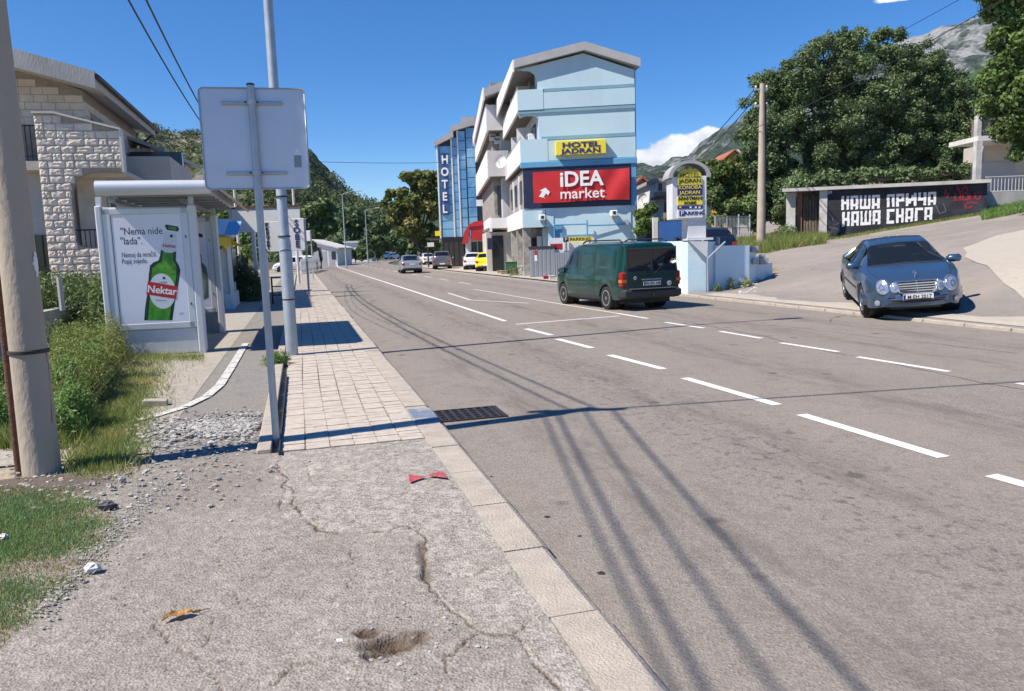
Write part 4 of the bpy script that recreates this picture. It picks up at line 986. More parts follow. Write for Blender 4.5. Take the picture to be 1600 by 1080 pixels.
def lay(parent, meshes, lens_, t0, t1, z0, z1, h, inside, s, rotz=None, sdir=None):
    keyed = (lens_[0], 0) in meshes; inv = wmat(parent).inverted(); z = z0; row = 0
    def ok(t, z): return inside(t, z+.03) and inside(t, z+h-.03) and inside(t, z+h*.5)
    while z+h*.7 < z1:
        t = t0
        while t < t1:
            if not ok(t+.01, z): t += .03; continue
            e = t
            while e < t1 and ok(e+.01, z): e += .03
            first = True
            while e-t > .09:
                l = r.choice(lens_)
                if first and row % 2: l = min(lens_)
                first = False
                want = l if e-t-l > .14 else e-t
                if want > max(lens_)*1.2: want = (e-t)/2
                b = min(lens_, key=lambda q: abs(q-want)); o = bpy.data.objects.new('stone', meshes[(b, r.randrange(4))] if keyed else meshes[b]); COL.objects.link(o); o.parent = parent
                o.scale = (want/b, 1, 1); o.location = rd(t, s, z) if sdir is None else rd(s, t, z); o.rotation_euler = (0, 0, ang if sdir is None else ang+math.pi/2); o.matrix_parent_inverse = inv
                t += want
            t = e+.03
        z += h; row += 1
lay(fw, RM, lens, bt0, bt1+.1, .9, ztm, CH, lambda t, z: in_core(t, z) and z < top_at(t)-.02, HS+.055)
# coping
mb = MB(rd); pl = [(bt0-.04, ztl), (tm, ztm), (bt1+.05, ztr)]
for (a, b), (c, d) in zip(pl[:-1], pl[1:]): mb.add([(a, HS-.03, b), (c, HS-.03, d), (c, HS+.38, d), (a, HS+.38, b), (a, HS-.03, b+.05), (c, HS-.03, d+.05), (c, HS+.38, d+.05), (a, HS+.38, b+.05)], [(3, 2, 1, 0), (4, 5, 6, 7), (0, 1, 5, 4), (1, 2, 6, 5), (2, 3, 7, 6), (3, 0, 4, 7)])
mb.build('coping', M['dirty_white'], HO, True)
hbox('corner_trim', M['dirty_white'], bt1+.0, HS+.0, zbot-.02, bt1+.06, HS+.36, ztr)
# balcony slab, soffit, side parapet, floor behind the arch
hbox('balcony_slab', M['render_cream'], ax0, HS+.34, zbot-.12, bt1+.1, HS+3.4, zbot+.02)
hbox('side_wall', M['stone_smooth'], bt1-.9, HS+1.6, 0, bt1-.75, HS+6.3, zbot-.12)
# gable wall behind
GS = HS+1.5
gt1 = hp(131, 160, GS)[0]; gt0 = hp(-140, 160, GS)[0]
zg = hp(131, 150, GS)[2]; zg0 = hp(8, 108, GS)[2]; t8 = hp(8, 108, GS)[0]; slope = (zg-zg0)/(gt1-t8)
mb = MB(rd); A = [(gt0, 0), (gt1, 0), (gt1, zg+.15), (gt0, zg+.15+slope*(gt0-gt1))]; k = 4
SIDE = 7.5
v = [(t, GS, z) for t, z in A]+[(t, GS+SIDE, z) for t, z in A]; mb.add(v, [(0, 1, 2, 3), (7, 6, 5, 4)]+[(i, (i+1) % 4, (i+1) % 4+4, i+4) for i in range(4)])
gw = mb.build('gable_wall', M['mortar'], HO, True)
zb1 = hp(60, 195, GS)[2]
lay(gw, SM, (.36, .42, .3), hp(-10, 160, GS)[0], gt1+.02, zb1, zg+3, CH*1.05, lambda t, z: t < gt1 and z < zg+slope*(t-gt1)-.02 and z > zb1, GS-.0)
# side wall stones toward the road (seen obliquely)
sm2 = {}
for l in (.3, .36, .42): me = MB().box(0, -.014, 0, l-.012, .03, CH*1.05-.012, .004).mesh('stone'); me.materials.append(M['stone_smooth']); sm2[l] = me
lay(gw, sm2, (.36, .42, .3), GS, GS+SIDE, zbot+.05, zg, CH*1.05, lambda s, z: GS < s < GS+SIDE and z < zg and not (GS+.55 < s < GS+2.2 and zbot < z < zg-.5), gt1+.0, sdir=1)
hbox('window', M['dark_win'], gt1-.02, GS+.6, zbot+.1, gt1+.025, GS+2.1, zg-.55); 
for z in np.linspace(zbot+.2, zg-.6, 7): hbox('shutter_slat', M['frame_dark'], gt1+.02, GS+.6, z, gt1+.05, GS+2.1, z+.04)
# balcony on the left: slab, railing, shaded wall below
zr0 = hp(60, 235, HS+.6)[2]; zr1 = hp(60, 197, HS+.6)[2]; zsl = hp(60, 252, HS+.4)[2]; zsl2 = hp(60, 266, HS+.4)[2]
hbox('balcony_slab', M['render_cream'], gt0, HS+.35, zsl2, bt0, GS, zsl)
hbox('railing_top', M['black'], gt0, HS+.38, zr1-.03, bt0, HS+.44, zr1); hbox('railing_bottom', M['black'], gt0, HS+.39, zsl+.12, bt0, HS+.43, zsl+.15)
bm_ = MB().box(-.012, -.012, 0, .012, .012, zr1-zsl-.02).mesh('baluster'); bm_.materials.append(M['black'])
t = bt0-.1
while t > hp(-20, 200)[0]:
    o = bpy.data.objects.new('baluster', bm_); COL.objects.link(o); o.parent = HO; o.location = rd(t, HS+.41, zsl); o.rotation_euler = (0, 0, ang); o.matrix_parent_inverse = wmat(HO).inverted(); t -= .125
hbox('lower_wall', M['render_grey'], gt0, HS+.9, 0.9, bt0-.0, GS-.01, zsl2)
hbox('lower_window', M['dark_win'], bt0-1.0, HS+.86, .3, bt0-.05, HS+.92, hp(60, 366)[2])
for k in range(5): hbox('window_bar', M['black'], bt0-.95+k*.2, HS+.83, .3, bt0-.92+k*.2, HS+.85, hp(60, 366)[2])
# arch side: inner wall behind the arch
hbox('inner_wall', M['stone_smooth'], ax0-.1, HS+1.1, 0, bt1-.7, HS+1.25, zbot-.12)
hbox('dark_door', M['dark_win'], ax0+.75, HS+1.05, .2, bt1-.45, HS+1.12, zbot-.3)
for k in range(9): 
    t = ax0+.08+k*.12; hbox('grille_bar', M['black'], t, HS+.2, wz1+.02, t+.02, HS+.22, wz0)
hbox('grille_rail', M['black'], ax0, HS+.19, wz0-.04, bt1+.15, HS+.23, wz0)
# roof: thick concrete verge + dark gutter along the eave + soffit
fz = hp(147, 112, HS+.3)[2]; fzb = hp(147, 139, HS+.3)[2]; ft = hp(148, 112, HS+.3)[0]
f0 = hp(8, 73, HS+.3); f0b = hp(8, 107, HS+.3)
sl = (fz-f0[2])/(ft-f0[0])
t_l = f0[0]-4.5; RL = SIDE+1.6
def roofprism(name, m, a, b, s0, s1):
    mb = MB(rd); v = [(t, s0, z) for t, z in a+b[::-1]]+[(t, s1, z) for t, z in a+b[::-1]]; k = len(a)+len(b)
    mb.add(v, [tuple(range(k)), tuple(range(2*k-1, k-1, -1))]+[(i, (i+1) % k, (i+1) % k+k, i+k) for i in range(k)]); return mb.build(name, m, HO, True)
roofprism('roof_verge', M['concrete_grey'], [(t_l, fz+sl*(t_l-ft)), (ft, fz)], [(t_l, f0b[2]+sl*(t_l-f0[0])), (ft, fzb)], HS+.2, HS+.42)
roofprism('roof_slab', M['render_cream'], [(t_l, fz-.08+sl*(t_l-ft)), (ft-.02, fz-.08)], [(t_l, fzb+sl*(t_l-ft)+.06), (ft-.02, fzb+.06)], HS+.42, HS+RL+.6)
roofprism('roof_tiles', M['roof_tile'], [(t_l, fz+.0+sl*(t_l-ft)), (ft, fz-.0)], [(t_l, fz-.08+sl*(t_l-ft)), (ft, fz-.08)], HS+.42, HS+RL+.7)
mb = MB(rd); mb.tube((ft+.05, HS+.25, fz-.14), (ft+.05, HS+RL+.7, fz-.16), .075, n=8); mb.build('gutter', M['frame_dark'], HO, True, smooth=True)
mb = MB(rd); mb.path([(ft+.05, HS+RL+.6, fz-.2), (ft-.5, HS+RL+.2, zg-.3), (gt1+.05, HS+RL, zg-.7), (gt1+.05, HS+RL, 0)], .05, 6); mb.build('downpipe', M['frame_dark'], HO, True)
# rear wing
hbox('rear_wing', M['stone_smooth'], gt1, HS+7.5, 0, gt1+.7, HS+12.5, hp(214, 232, HS+7.5)[2]); a = hp(250, 252, HS+12)
hbox('rear_wall', M['render_cream'], gt1+.7, HS+11, 0, gt1+1.4, HS+13, hp(240, 256, HS+11)[2])
mb = MB(rd); z0_ = hp(200, 220, HS+7.0)[2]; z1_ = hp(258, 262, HS+12.4)[2]
mb.add([(gt1-.2, HS+7.2, z0_+.3), (gt1+1.2, HS+7.2, z0_-.25), (gt1+1.8, HS+13.3, z0_-.25), (gt1-.2, HS+13.3, z0_+.3), (gt1-.2, HS+7.2, z0_+.18), (gt1+1.2, HS+7.2, z0_-.37), (gt1+1.8, HS+13.3, z0_-.37), (gt1-.2, HS+13.3, z0_+.18)], [(0, 1, 2, 3), (7, 6, 5, 4), (0, 4, 5, 1), (1, 5, 6, 2), (2, 6, 7, 3), (3, 7, 4, 0)]); mb.build('rear_roof', M['roof_grey'], HO, True)
hbox('rear_balcony', M['render_cream'], gt1, HS+.9+2, zbot-.05, bt1+.85, HS+7.4, zbot+.75)
hbox('rear_window', M['dark_win'], gt1+.1, HS+6.9, zbot+.8, bt1+.7, HS+7.3, zg-.9)
# ============================================================= MIDDLE LEFT
def frame_of(p, q):                # empty-free helper: oriented box between two ground points
    return math.atan2(q.y-p.y, q.x-p.x)
KY = 25.
kp = at(360, 452, KY)
KI = thing('kiosk', 'small white kiosk with blue-white roof and yellow scalloped awning behind the bus shelter', 'kiosk', (kp.x, kp.y, 0), ang)
def lb(name, m, x0, y0, z0, x1, y1, z1, parent, bev=0.): return MB().box(x0, y0, z0, x1, y1, z1, bev).build(name, m, parent)
lb('wall', M['dirty_white'], -2.6, .2, 0, -.05, 3, 2.2, KI); lb('side_panel', mat('kiosk_yellow', (.60, .42, .02), .5, .1, 3), -.05, .15, .55, .02, 1.2, 2.2, KI); lb('base', M['white'], -.2, .1, 0, .03, 3, .55, KI)
lb('corner_post', M['white'], -.02, .05, 0, .10, .17, 2.2, KI); lb('window', M['dark_win'], -.04, 1.2, .9, .04, 2.8, 2.0, KI)
aw = MB(); 
aw.add([(-1.5, -.15, 2.45), (.15, -.15, 2.3), (.5, .5, 2.05), (.5, 3, 2.05), (-1.5, 3, 2.9), (-1.5, .5, 2.8)], [(0, 1, 2, 5), (5, 2, 3, 4)])
aw.prism([(-1.5, -.15, 2.1), (.15, -.15, 2.1), (.15, -.15, 2.35), (-1.5, -.15, 2.5)], (0, .03, 0)); aw.build('awning', mat('awning_yellow', (.70, .48, .03), .6, .08, 3), KI)
for k in range(9): MB().prism([(-1.45+k*.17, -.16, 2.1), (-1.45+k*.17+.15, -.16, 2.1), (-1.45+k*.17+.075, -.16, 1.98)], (0, .02, 0)).build('scallop', M['frame_dark'] if k % 2 else M['yellow_sign'], KI)
cb = mat('kiosk_blue', (.20, .42, .62), .5, .06, 3)
for k in range(4):
    MB().add([(-1.3+k*.42, -.18, 2.5-k*.02), (-.9+k*.42, -.18, 2.5-k*.02), (-.75+k*.4, .8, 3.0-.03*k), (-1.15+k*.4, .8, 3.0-.03*k)], [(0, 1, 2, 3)]).build('roof_stripe', cb if k % 2 else M['white'], KI)
lb('roof', M['white'], -2.7, .85, 2.4, .1, 3.2, 3.0, KI, .1)
# billboard from behind
BY = 34.
b0, b1 = at(364, 362, BY), at(470, 362, BY); bb = thing('billboard_back', 'wide white billboard with brown top edge and braced legs behind the signposts', 'billboard', (b0.x, b0.y, 0), 0)
x1_ = b1.x-b0.x; zt_ = at(364, 327, BY).z; zb_ = at(364, 364, BY).z
lb('board', M['white'], 0, 0, zb_, x1_, .08, zt_, bb); lb('top_edge', M['rust'], -.05, -.03, zt_, x1_+.05, .12, zt_+.09, bb); lb('side_post', M['dirty_white'], -.12, -.05, zb_-.3, -.01, .1, zt_+.04, bb)
for x in (.75, 2.3): lb('leg', M['white'], x, .1, 0, x+.14, .24, zb_, bb)
MB().tube((.75, .15, 1.), (1.9, .1, zb_), .07, n=6).build('brace', M['white'], bb)
# thin tall poles
for (px, yb, Y, lab) in [(377, 440, 41, 'leftmost of the three thin tall poles behind the square sign'), (419, 440, 38, 'middle one of the three thin tall poles behind the square sign'), (466, 420, 44, 'rightmost of the three thin tall poles, by the SOBE board')]:
    p = at(px, yb, Y); o = MB().lathe([(.085, 0), (.06, 6.8), (.05, 7.1)], (0, 0, 0), 8).build('pole', M['dirty_white'], smooth=True); o.location = (p.x, p.y, 0); tag(o, lab, 'pole', 'thin poles behind the sign')
# KREVET / SOBE boards
SY = 31.
def board(px0, px1, pyt, pyb, Y, label, words, mt, lm_, hz=None, post=True, ls=.24, name='sign_board', cat='sign', stack=None):
    a, b = at(px0, pyb, Y), at(px1, pyt, Y); x = b.x-a.x; t = thing(name, label, cat, (a.x, a.y, 0))
    lb('board', mt, 0, 0, a.z, x, .06, b.z, t, .01)
    if post: lb('post', M['galv'], x*.96, .07, 0, x*.96+.07, .14, b.z, t); 
    if stack:
        n = len(stack); h = (b.z-a.z)*.9/n
        for k, c in enumerate(stack): text(c, 'letter', lm_, t, Vector((a.x+x*(hz or .6), a.y-.012, b.z-h*(k+.65))), h*1.15, (1, 0, 0), ext=.006, sx=1.05, bold=.008)
    for (s_, u, v, sz, m_) in (words or []): text(s_, 'lettering', m_, t, Vector((a.x+x*u, a.y-.012, a.z+(b.z-a.z)*v)), sz, (1, 0, 0), ext=.005, bold=.003)
    return t
board(447, 474, 341, 392, SY, 'pale board reading SOBE downward, right of the lamp mast', None, M['white'], M['letter_navy'], .62, stack='SOBE')
board(411, 437, 346, 394, SY-.5, 'pale board reading KREVET downward, left of the lamp mast', None, M['white'], M['letter_black'], .3, stack='KREVET')
board(474, 484, 360, 377, 52, 'small white board with a yellow flower beside the white picket fence', None, M['white'], M['letter_black'])
p = at(478, 368, 51.9); o = None
# railing by parked car
p = at(424, 455, 27); rl = thing('barrier_rail', 'low black metal barrier in front of the parked white car', 'railing', (p.x, p.y, 0))
for x in (0, .65): lb('upright', M['black'], x, 0, 0, x+.05, .05, 1.0, rl)
for z in (.35, .65, .95): lb('rail', M['black'], 0, .01, z, .7, .04, z+.04, rl)
# hedge left of parking
pts = [(at(378+dx, 430, 29+dy).x, 29+dy, h, r) for dx, dy, h, r in [(-10, 0, 1.3, .55), (4, .3, 1.5, .6), (16, .1, 1.2, .5), (-22, .8, 1.2, .6), (0, 1.2, 1.6, .6), (24, .2, .8, .35)]]
weedpatch('hedge', 'dark green hedge between the kiosk and the white parked car', pts, M['leaf_dark'], 2200, 1, .05, 21, cat='hedge')
# pale low platform, fence and white building at the bend
wf = at(470, 411, 66); we = at(500, 408, 84)
pf = thing('picket_fence', 'white picket fence along the back of the far pavement', 'fence', (wf.x, wf.y, 0), frame_of(wf, we))
Lf = (we-wf).xy.length; mb = MB()
for k in range(int(Lf/.25)): mb.box(k*.25, 0, .1, k*.25+.13, .04, 1.35+.03*(k % 2))
stuff(mb.build('picket', M['white'], pf)); lb('rail', M['white'], 0, .05, .35, Lf, .09, .45, pf); lb('rail', M['white'], 0, .05, 1.0, Lf, .09, 1.1, pf)
a, b = at(455, 410, 110), at(532, 405, 112)
wb = thing('white_hall', 'long low white building with sloping roof edge at the road bend', 'building', (a.x, a.y, 0), 0)
hl = at(486, 376, 110).z; hr = at(533, 389, 112).z; X1 = b.x-a.x
mb = MB(); mb.prism([(0, 0, 0), (X1, 0, 0), (X1, 0, hr), (X1*.35, 0, hl), (0, 0, hl)], (0, 10, 0)); mb.build('wall', M['white'], wb)
mb = MB(); mb.prism([(-.2, -.3, hl), (X1*.35, -.3, hl), (X1+.3, -.3, hr), (X1+.3, -.3, hr+.2), (X1*.35, -.3, hl+.25), (-.2, -.3, hl+.25)], (0, 10.6, 0)); mb.build('roof', M['dirty_white'], wb)
for k in range(3): lb('door', M['render_grey'], X1*.48+k*1.1, -.04, 0, X1*.48+k*1.1+.8, .02, 2.1, wb); 
lb('window', M['dark_win'], X1*.88, -.05, .9, X1*.97, .02, 2.0, wb)
a = at(540, 385, 150); o = thing('small_white_hut', 'small white hut roof between trees beyond the bend', 'building', (a.x, a.y, 0)); lb('wall', M['white'], 0, 0, 0, 5, 4, at(540, 380, 150).z, o); lb('roof', M['dirty_white'], -.3, -.3, at(540, 380, 150).z, 5.3, 4.3, at(540, 377, 150).z, o)
# ============================================================= HOTEL
FP0 = at(822, 430, 46.4); FD = Vector((.9925, -.122, 0)).normalized(); SDV = Vector((-.083, .9965, 0))
HOT = thing('hotel_building', 'pale blue four storey hotel with grey gable roof and white balconies facing the road', 'hotel', (FP0.x+3, FP0.y+3, 0))
fo = Vector((FP0.x, FP0.y, 0))
def fa(px, py):                    # pixel on the facade plane -> (u along facade, z)
    p = hit(px, py, fo, FD); return ((p-fo).dot(FD), p.z)
def hx(u, w_, z): return fo + FD*u + SDV*w_ + Vector((0, 0, z))     # w_ = metres behind the facade
def hpoly(name, m, pts, w0, w1, parent=None, th=None):
    mb = MB(hx); v = [(u, w0, z) for u, z in pts]+[(u, w1, z) for u, z in pts]; k = len(pts)
    mb.add(v, [tuple(range(k)), tuple(range(2*k-1, k-1, -1))]+[(i, (i+1) % k, (i+1) % k+k, i+k) for i in range(k)])
    return mb.build(name, m, parent or HOT, True)
def hb_(name, m, u0, w0, z0, u1, w1, z1, parent=None, bev=0): return MB(hx).box(u0, w0, z0, u1, w1, z1, bev).build(name, m, parent or HOT, True)
uR = fa(993.5, 250)[0]; uA = fa(840, 130)[0]; uL = fa(808.5, 155)[0]; uL2 = fa(813, 235)[0]; uB = fa(847, 200)[0]; uG = fa(858, 380)[0]; uC = (uL+uL2)/2
zap = fa(912, 79)[1]; uap = fa(912, 79)[0]; zev = fa(997, 104)[1]; zel = fa(803, 107)[1]
D1 = 12.5
z1t = fa(825, 140)[1]; z1b = fa(825, 172)[1]; z2t = fa(830, 218)[1]; z2b = fa(830, 253)[1]; zbb0 = fa(818, 327)[1]; zbb1 = fa(818, 263)[1]; zs = fa(820, 356)[1]
print('HOTEL', uR, uA, uL, uL2, 'z', zap, zev, zel, z1t, z1b, z2t, z2b, zbb0, zbb1, zs)
# body: wall block right of the loggias
RH = uR-.9                         # eave height line on the right
hpoly('wall', M['hotel_blue'], [(uA, zs), (uR, zs), (uR, zev-.15), (uap, zap-.12), (uA, zap-.12+(uA-uap)/(0-uap-.6)*0-(uap-uA)*(zap-zel)/(uap-fa(803, 107)[0]))], .12, D1)
hpoly('wall', M['hotel_blue'], [(uG, -.1), (uR, -.1), (uR, zs), (uG, zs)], .12, D1)
slL = (zap-zel)/(uap-fa(803, 107)[0]); slR = (zap-zev)/(uR+.15-uap)
# arched head walls of the two loggias (lintel with rounded right corner)
def loggia(zf, zc, u0, u1, rad):   # opening between floor zf and ceiling zc
    pts = [(u0, zc+.0), (u1-rad, zc)]+[(u1-rad+rad*math.sin(R_(a)), zc-rad*(1-math.cos(R_(a)))) for a in (20, 40, 60, 80, 90)]+[(u1, zf), (u1+.02, zf), (u1+.02, zc+.5), (u0, zc+.5)]
    return pts
zc1 = fa(830, 109)[1]; zc2 = fa(830, 180)[1]
hpoly('lintel', M['hotel_blue'], [(uC-.0, zel+.0), (fa(822, 108)[0], zc1)]+[(uA-.55+.55*math.sin(R_(a)), zc1-.75*(1-math.cos(R_(a)))) for a in (10, 40, 60, 80, 90)]+[(uA+.01, z1t), (uA+.01, zap-.12-(uap-uA)*slL), (uC, zap-.12-(uap-uC)*slL)], .13, .35)
hpoly('lintel', M['hotel_blue'], [(uL, z1b-.02), (fa(813, 184)[0], zc2-.1), (fa(822, 180)[0], zc2)]+[(uB-.55+.55*math.sin(R_(a)), zc2-.75*(1-math.cos(R_(a)))) for a in (10, 40, 60, 80, 90)]+[(uB+.01, z2t), (uB+.01, z1b-.02)], .13, .35)
# balcony parapets wrapping the corner
for (nm, ul, zb__, zt__, ur) in (('p', uL, z1b, z1t, uA), ('p', uL2, z2b, z2t, uB)):
    hb_('balcony_parapet', M['hotel_blue'], ul, .0, zb__, ur+.3, .14, zt__)
    hb_('balcony_side', M['hotel_white'], ul-.0, .14, zb__-.05, ul+.14, D1-.3, zt__)
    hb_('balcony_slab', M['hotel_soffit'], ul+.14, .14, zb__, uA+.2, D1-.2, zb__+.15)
hb_('back_wall', M['hotel_grey'], uA-.05, .35, zs, uA, D1, zel-.3)
for zf_, zt_2 in ((z1b+.15, zc1), (z2b+.15, zc2), (zbb0, zbb1)):
    for k in range(3): hb_('window', M['dark_win'], uA-.09, 1+k*3.9, zf_+.2, uA-.04, 3.4+k*3.9, zf_+2.2)
    for k in range(2): hb_('balcony_divider', M['hotel_white'], uL+.3, 4.+k*4.1, zf_, uA-.05, 4.15+k*4.1, zt_2-.1)
for k, (w_, z) in enumerate(((.9, z2b+1.15), (4.6, z1b+1.4), (5., z2b+1.3))):
    a = hb_('air_conditioner', M['hotel_white'], uA-.55, w_, z, uA-.1, w_+.9, z+.6, bev=.03); MB(hx).lathe([(.22, 0), (.2, .03)], (0, 0, 0), 10)
    hb_('fan_grille', M['black'], uA-.57, w_+.1, z+.08, uA-.55, w_+.6, z+.52, a)
# mouldings
for (a, b, ur0, ur1) in ((138, 143.5, uA, None), (170.5, 176, uL, None), (213, 219, uB-.05, None)):
    zt__ = fa(850, a)[1]; zb__ = fa(850, b)[1]; hb_('moulding', M['hotel_band'], ur0, .04, zb__, uR, .13, zt__-.02)
hb_('parapet_wide', M['hotel_blue'], uA+.3, .02, z1b+.02, uR, .12, fa(850, 144)[1]-.01)
hb_('parapet_wide', M['hotel_blue'], uB+.3, .02, z2b+.02, uR, .12, fa(850, 220)[1]-.01)
zco0, zco1 = fa(850, 262)[1], fa(850, 252.5)[1]
hb_('cornice', M['hotel_deep'], uL2-.03, -.12, zco0, uR+.05, .12, zco1, bev=.03)
hb_('pilaster', M['hotel_deep'], fa(986, 290)[0], -.02, zbb0, uR, .12, zco0)
# roof
ue0, ue1 = fa(803, 100)[0], fa(999, 100)[0]
v = fa(911, 67)[1]-zap
a = [(ue0, zap-(uap-ue0)*slL+v), (uap, zap+v), (ue1, zap-(ue1-uap)*slR+v)]; b = [(x, z-v) for x, z in a]
hpoly('roof', M['roof_grey'], a+b[::-1], -.22, D1+.3)
hpoly('roof_fascia', M['roof_grey'], [(x, z+.02) for x, z in a]+[(x, z-.02) for x, z in b[::-1]], -.27, -.222)
MB(hx).add([(ue0, -.27, a[0][1]), (ue0-.02, -.27, b[0][1]-.25), (ue0-.25, D1-1, b[0][1]-1.0), (ue0-.2, D1-1, a[0][1]-.2), (ue0-.1, -.27, a[0][1]), (ue0-.12, -.27, b[0][1]-.25), (ue0-.35, D1-1, b[0][1]-1.0), (ue0-.3, D1-1, a[0][1]-.2)], [(0, 1, 2, 3), (7, 6, 5, 4), (0, 4, 5, 1), (1, 5, 6, 2), (2, 6, 7, 3), (3, 7, 4, 0)]).build('eave_board', M['hotel_white'], HOT, True)
# gable overhang face, left lower loggia (porch) columns and soffit
hpoly('wall_band', M['hotel_blue'], [(uL2+.02, zs), (uG+.3, zs), (uG+.3, zbb0), (uL2+.02, zbb0)], .0, .14)
hpoly('wall_band', M['hotel_blue'], [(uG+.3, zs-1.), (fa(986, 330)[0], zs-1.), (fa(986, 330)[0], zbb0), (uG+.3, zbb0)], .05, .118)
hb_('balcony_side', M['hotel_white'], uL2, .14, zs, uL2+.14, D1-.3, zbb0)
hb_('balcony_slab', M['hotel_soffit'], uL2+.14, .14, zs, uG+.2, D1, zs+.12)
hb_('porch_wall', M['stone_clad'], uL2+.5, 3.2, 0, uG+.1, 3.5, zs)
for k, (u, w_) in enumerate(((uL2+.05, .35), (uL2+.05, 4.3), (uL2+.05, 8.4))): hb_('pillar', M['stone_clad'], u, w_, 0, u+.45, w_+.45, zs)
hb_('porch_door', M['dark_win'], uL2+.9, 3.12, 0, uL2+1.5, 3.22, 2.3)
for k in range(2): hb_('porch_shutter', M['hotel_white'], uG-.35-k*.7, 3.1, .9, uG-.05-k*.7, 3.19, 2.4)
# wood/stone cladding between floors on the side
hb_('side_cladding', M['stone_clad'], uL2+.3, .35, zbb0, uL2+.42, D1-.5, zbb1+.1)
for k in range(3):
    hb_('side_window', M['dark_win'], uL2+.26, 2.6+k*3.3, zbb0+.5, uL2+.31, 4+k*3.3, zbb1-.5)
hb_('side_stripe', M['hotel_white'], uL2+.27, .7, zbb0+.4, uL2+.29, 1.5, zbb1-.3)
# billboard recess and banner: separate things on the wall
bfr = hb_('billboard_frame', M['navy'], fa(818, 300)[0], -.05, zbb0+.02, fa(985.5, 300)[0], .04, zco0-.02)
BN = thing('banner', 'wrinkled red supermarket banner with white lettering on the hotel gable wall', 'banner', hx((uL+uR)/2, -.2, zbb0))
u0, u1 = fa(832, 290)[0], fa(982, 290)[0]; zA, zB = fa(905, 315)[1], fa(905, 267)[1]
nu, nv = 60, 24; V = []
for j in range(nv+1):
    for i in range(nu+1):
        a, b = i/nu, j/nv
        wv = 1.6*(.10*math.sin(a*9+b*2.6)*math.exp(-((a-.12)/.18)**2) + .07*math.sin(a*17-b*4)*math.exp(-((a-.85)/.2)**2) + .01*math.sin(a*40+b*9)+.015*math.sin(b*6+a*5)+.015*math.sin(a*23+b*7))
        V.append(hx(u0+(u1-u0)*a, -.26-wv*.5, zA+(zB-zA)*b+.05*math.sin(a*7)*(b-.5)))
mb = MB(); mb.add(V, [(j*(nu+1)+i, j*(nu+1)+i+1, (j+1)*(nu+1)+i+1, (j+1)*(nu+1)+i) for j in range(nv) for i in range(nu)]); mb.build('cloth', M['red_banner'], BN, True, smooth=2)
def ft(body, px, py, size, m, parent, off=-.325, sx=1., bold=.0, name='lettering', align='CENTER'):
    u, z = fa(px, py); return text(body, name, m, parent, hx(u, off, z), size, FD, ext=.008, sx=sx, align=align, bold=bold)
ft('iDEA', 906.5, 281, 1.18, M['letter_white'], BN, sx=1.0, bold=.03); ft('market', 908, 303, .86, M['letter_white'], BN, sx=1.05, bold=.008)
def fpoly(name, pts, m, parent, off=-.36):
    mb = MB(hx); q = [(fa(*p)[0], off, fa(*p)[1]) for p in pts]; n = len(q); mb.add(q+[(a, b+.015, c) for a, b, c in q], [tuple(range(n)), tuple(range(2*n-1, n-1, -1))]+[(i, (i+1) % n, (i+1) % n+n, i+n) for i in range(n)]); return mb.build(name, m, parent, True)
fpoly('arrow_mark', [(841, 308), (846, 300), (842, 299), (851, 294), (858, 301), (855, 306), (852, 303), (848, 309), (852, 311)], M['letter_white'], BN)
# hotel name sign
HSg = thing('hotel_sign', 'yellow box sign with dark hotel name above the red banner', 'sign', hx(fa(905, 232)[0], -.3, fa(905, 232)[1]))
us0, us1, zs0, zs1 = fa(867, 232)[0], fa(945, 232)[0], fa(905, 242.5)[1], fa(905, 220.5)[1]
hb_('box', M['yellow_sign'], us0, -.38, zs0, us1, .0, zs1, HSg, .02)
ft('HOTEL', 906, 227.6, .40, M['letter_navy'], HSg, -.40, 1.75, .012); ft('JADRAN', 906, 237.2, .38, M['letter_navy'], HSg, -.40, 1.6, .012)
# fittings on the lower wall
for px, py, lab in ((846, 341, 'floodlight'), (957, 334, 'floodlight')):
    u, z = fa(px, py); t = thing('floodlight', 'white floodlight box on the blue wall, '+('left one below the banner' if px < 900 else 'right one below the banner'), 'floodlight', hx(u, -.2, z), group='floodlights below the banner')
    hb_('housing', M['white'], u-.18, -.55, z-.15, u+.18, -.05, z+.18, t, .03); hb_('lens', M['black'], u-.09, -.57, z-.05, u+.07, -.552, z+.12, t); hb_('bracket', M['galv'], u-.04, -.08, z-.25, u+.04, .05, z, t)
pf_ = thing('pipe_frame', 'blue painted pipe frame fixed on the lower hotel wall above the van', 'pipe frame', hx(fa(915, 360)[0], -.2, 3))
u0, z0 = fa(865, 352); u1, z1 = fa(916, 351); _, zl = fa(880, 374)
def tb(p, q, r=.04): MB(hx).tube(hx(*p), hx(*q), r, n=6)
for p, q in (((u0, -.25, z0), (u1, -.25, z0)), ((u0, -.25, z0), (u0, -.25, zl)), ((u1, -.25, z0+.2), (u1, -.25, zl)), ((u1, -.25, z0-.1), (fa(975, 350)[0], -.06, z0-.1))):
    mb = MB(); mb.tube(hx(*p), hx(*q), .045, n=6); mb.build('pipe', M['hotel_deep'], pf_, True)
hb_('conduit', M['hotel_deep'], u0+.0, -.1, zl-.3, u0+.5, .04, z0+.05, pf_)
for ul, zt__, ur in ((uL, z1t, uA), (uL2, z2t, uB)):
    hb_('hand_rail', M['galv'], ul+.02, .2, zt__+.14, ul+.06, D1-.4, zt__+.18)
    for k in range(7): hb_('rail_post', M['galv'], ul+.02, .3+k*1.9, zt__, ul+.06, .34+k*1.9, zt__+.14)
mb = MB(hx); mb.tube((uR+.07, .35, 0), (uR+.07, .35, zev-.2), .05, n=8); mb.build('drainpipe', M['hotel_band'], HOT, True)
hb_('cable_run', M['frame_dark'], fa(852, 340)[0], -.02, zs+.1, fa(852, 340)[0]+.03, -.003, zbb0-.1)
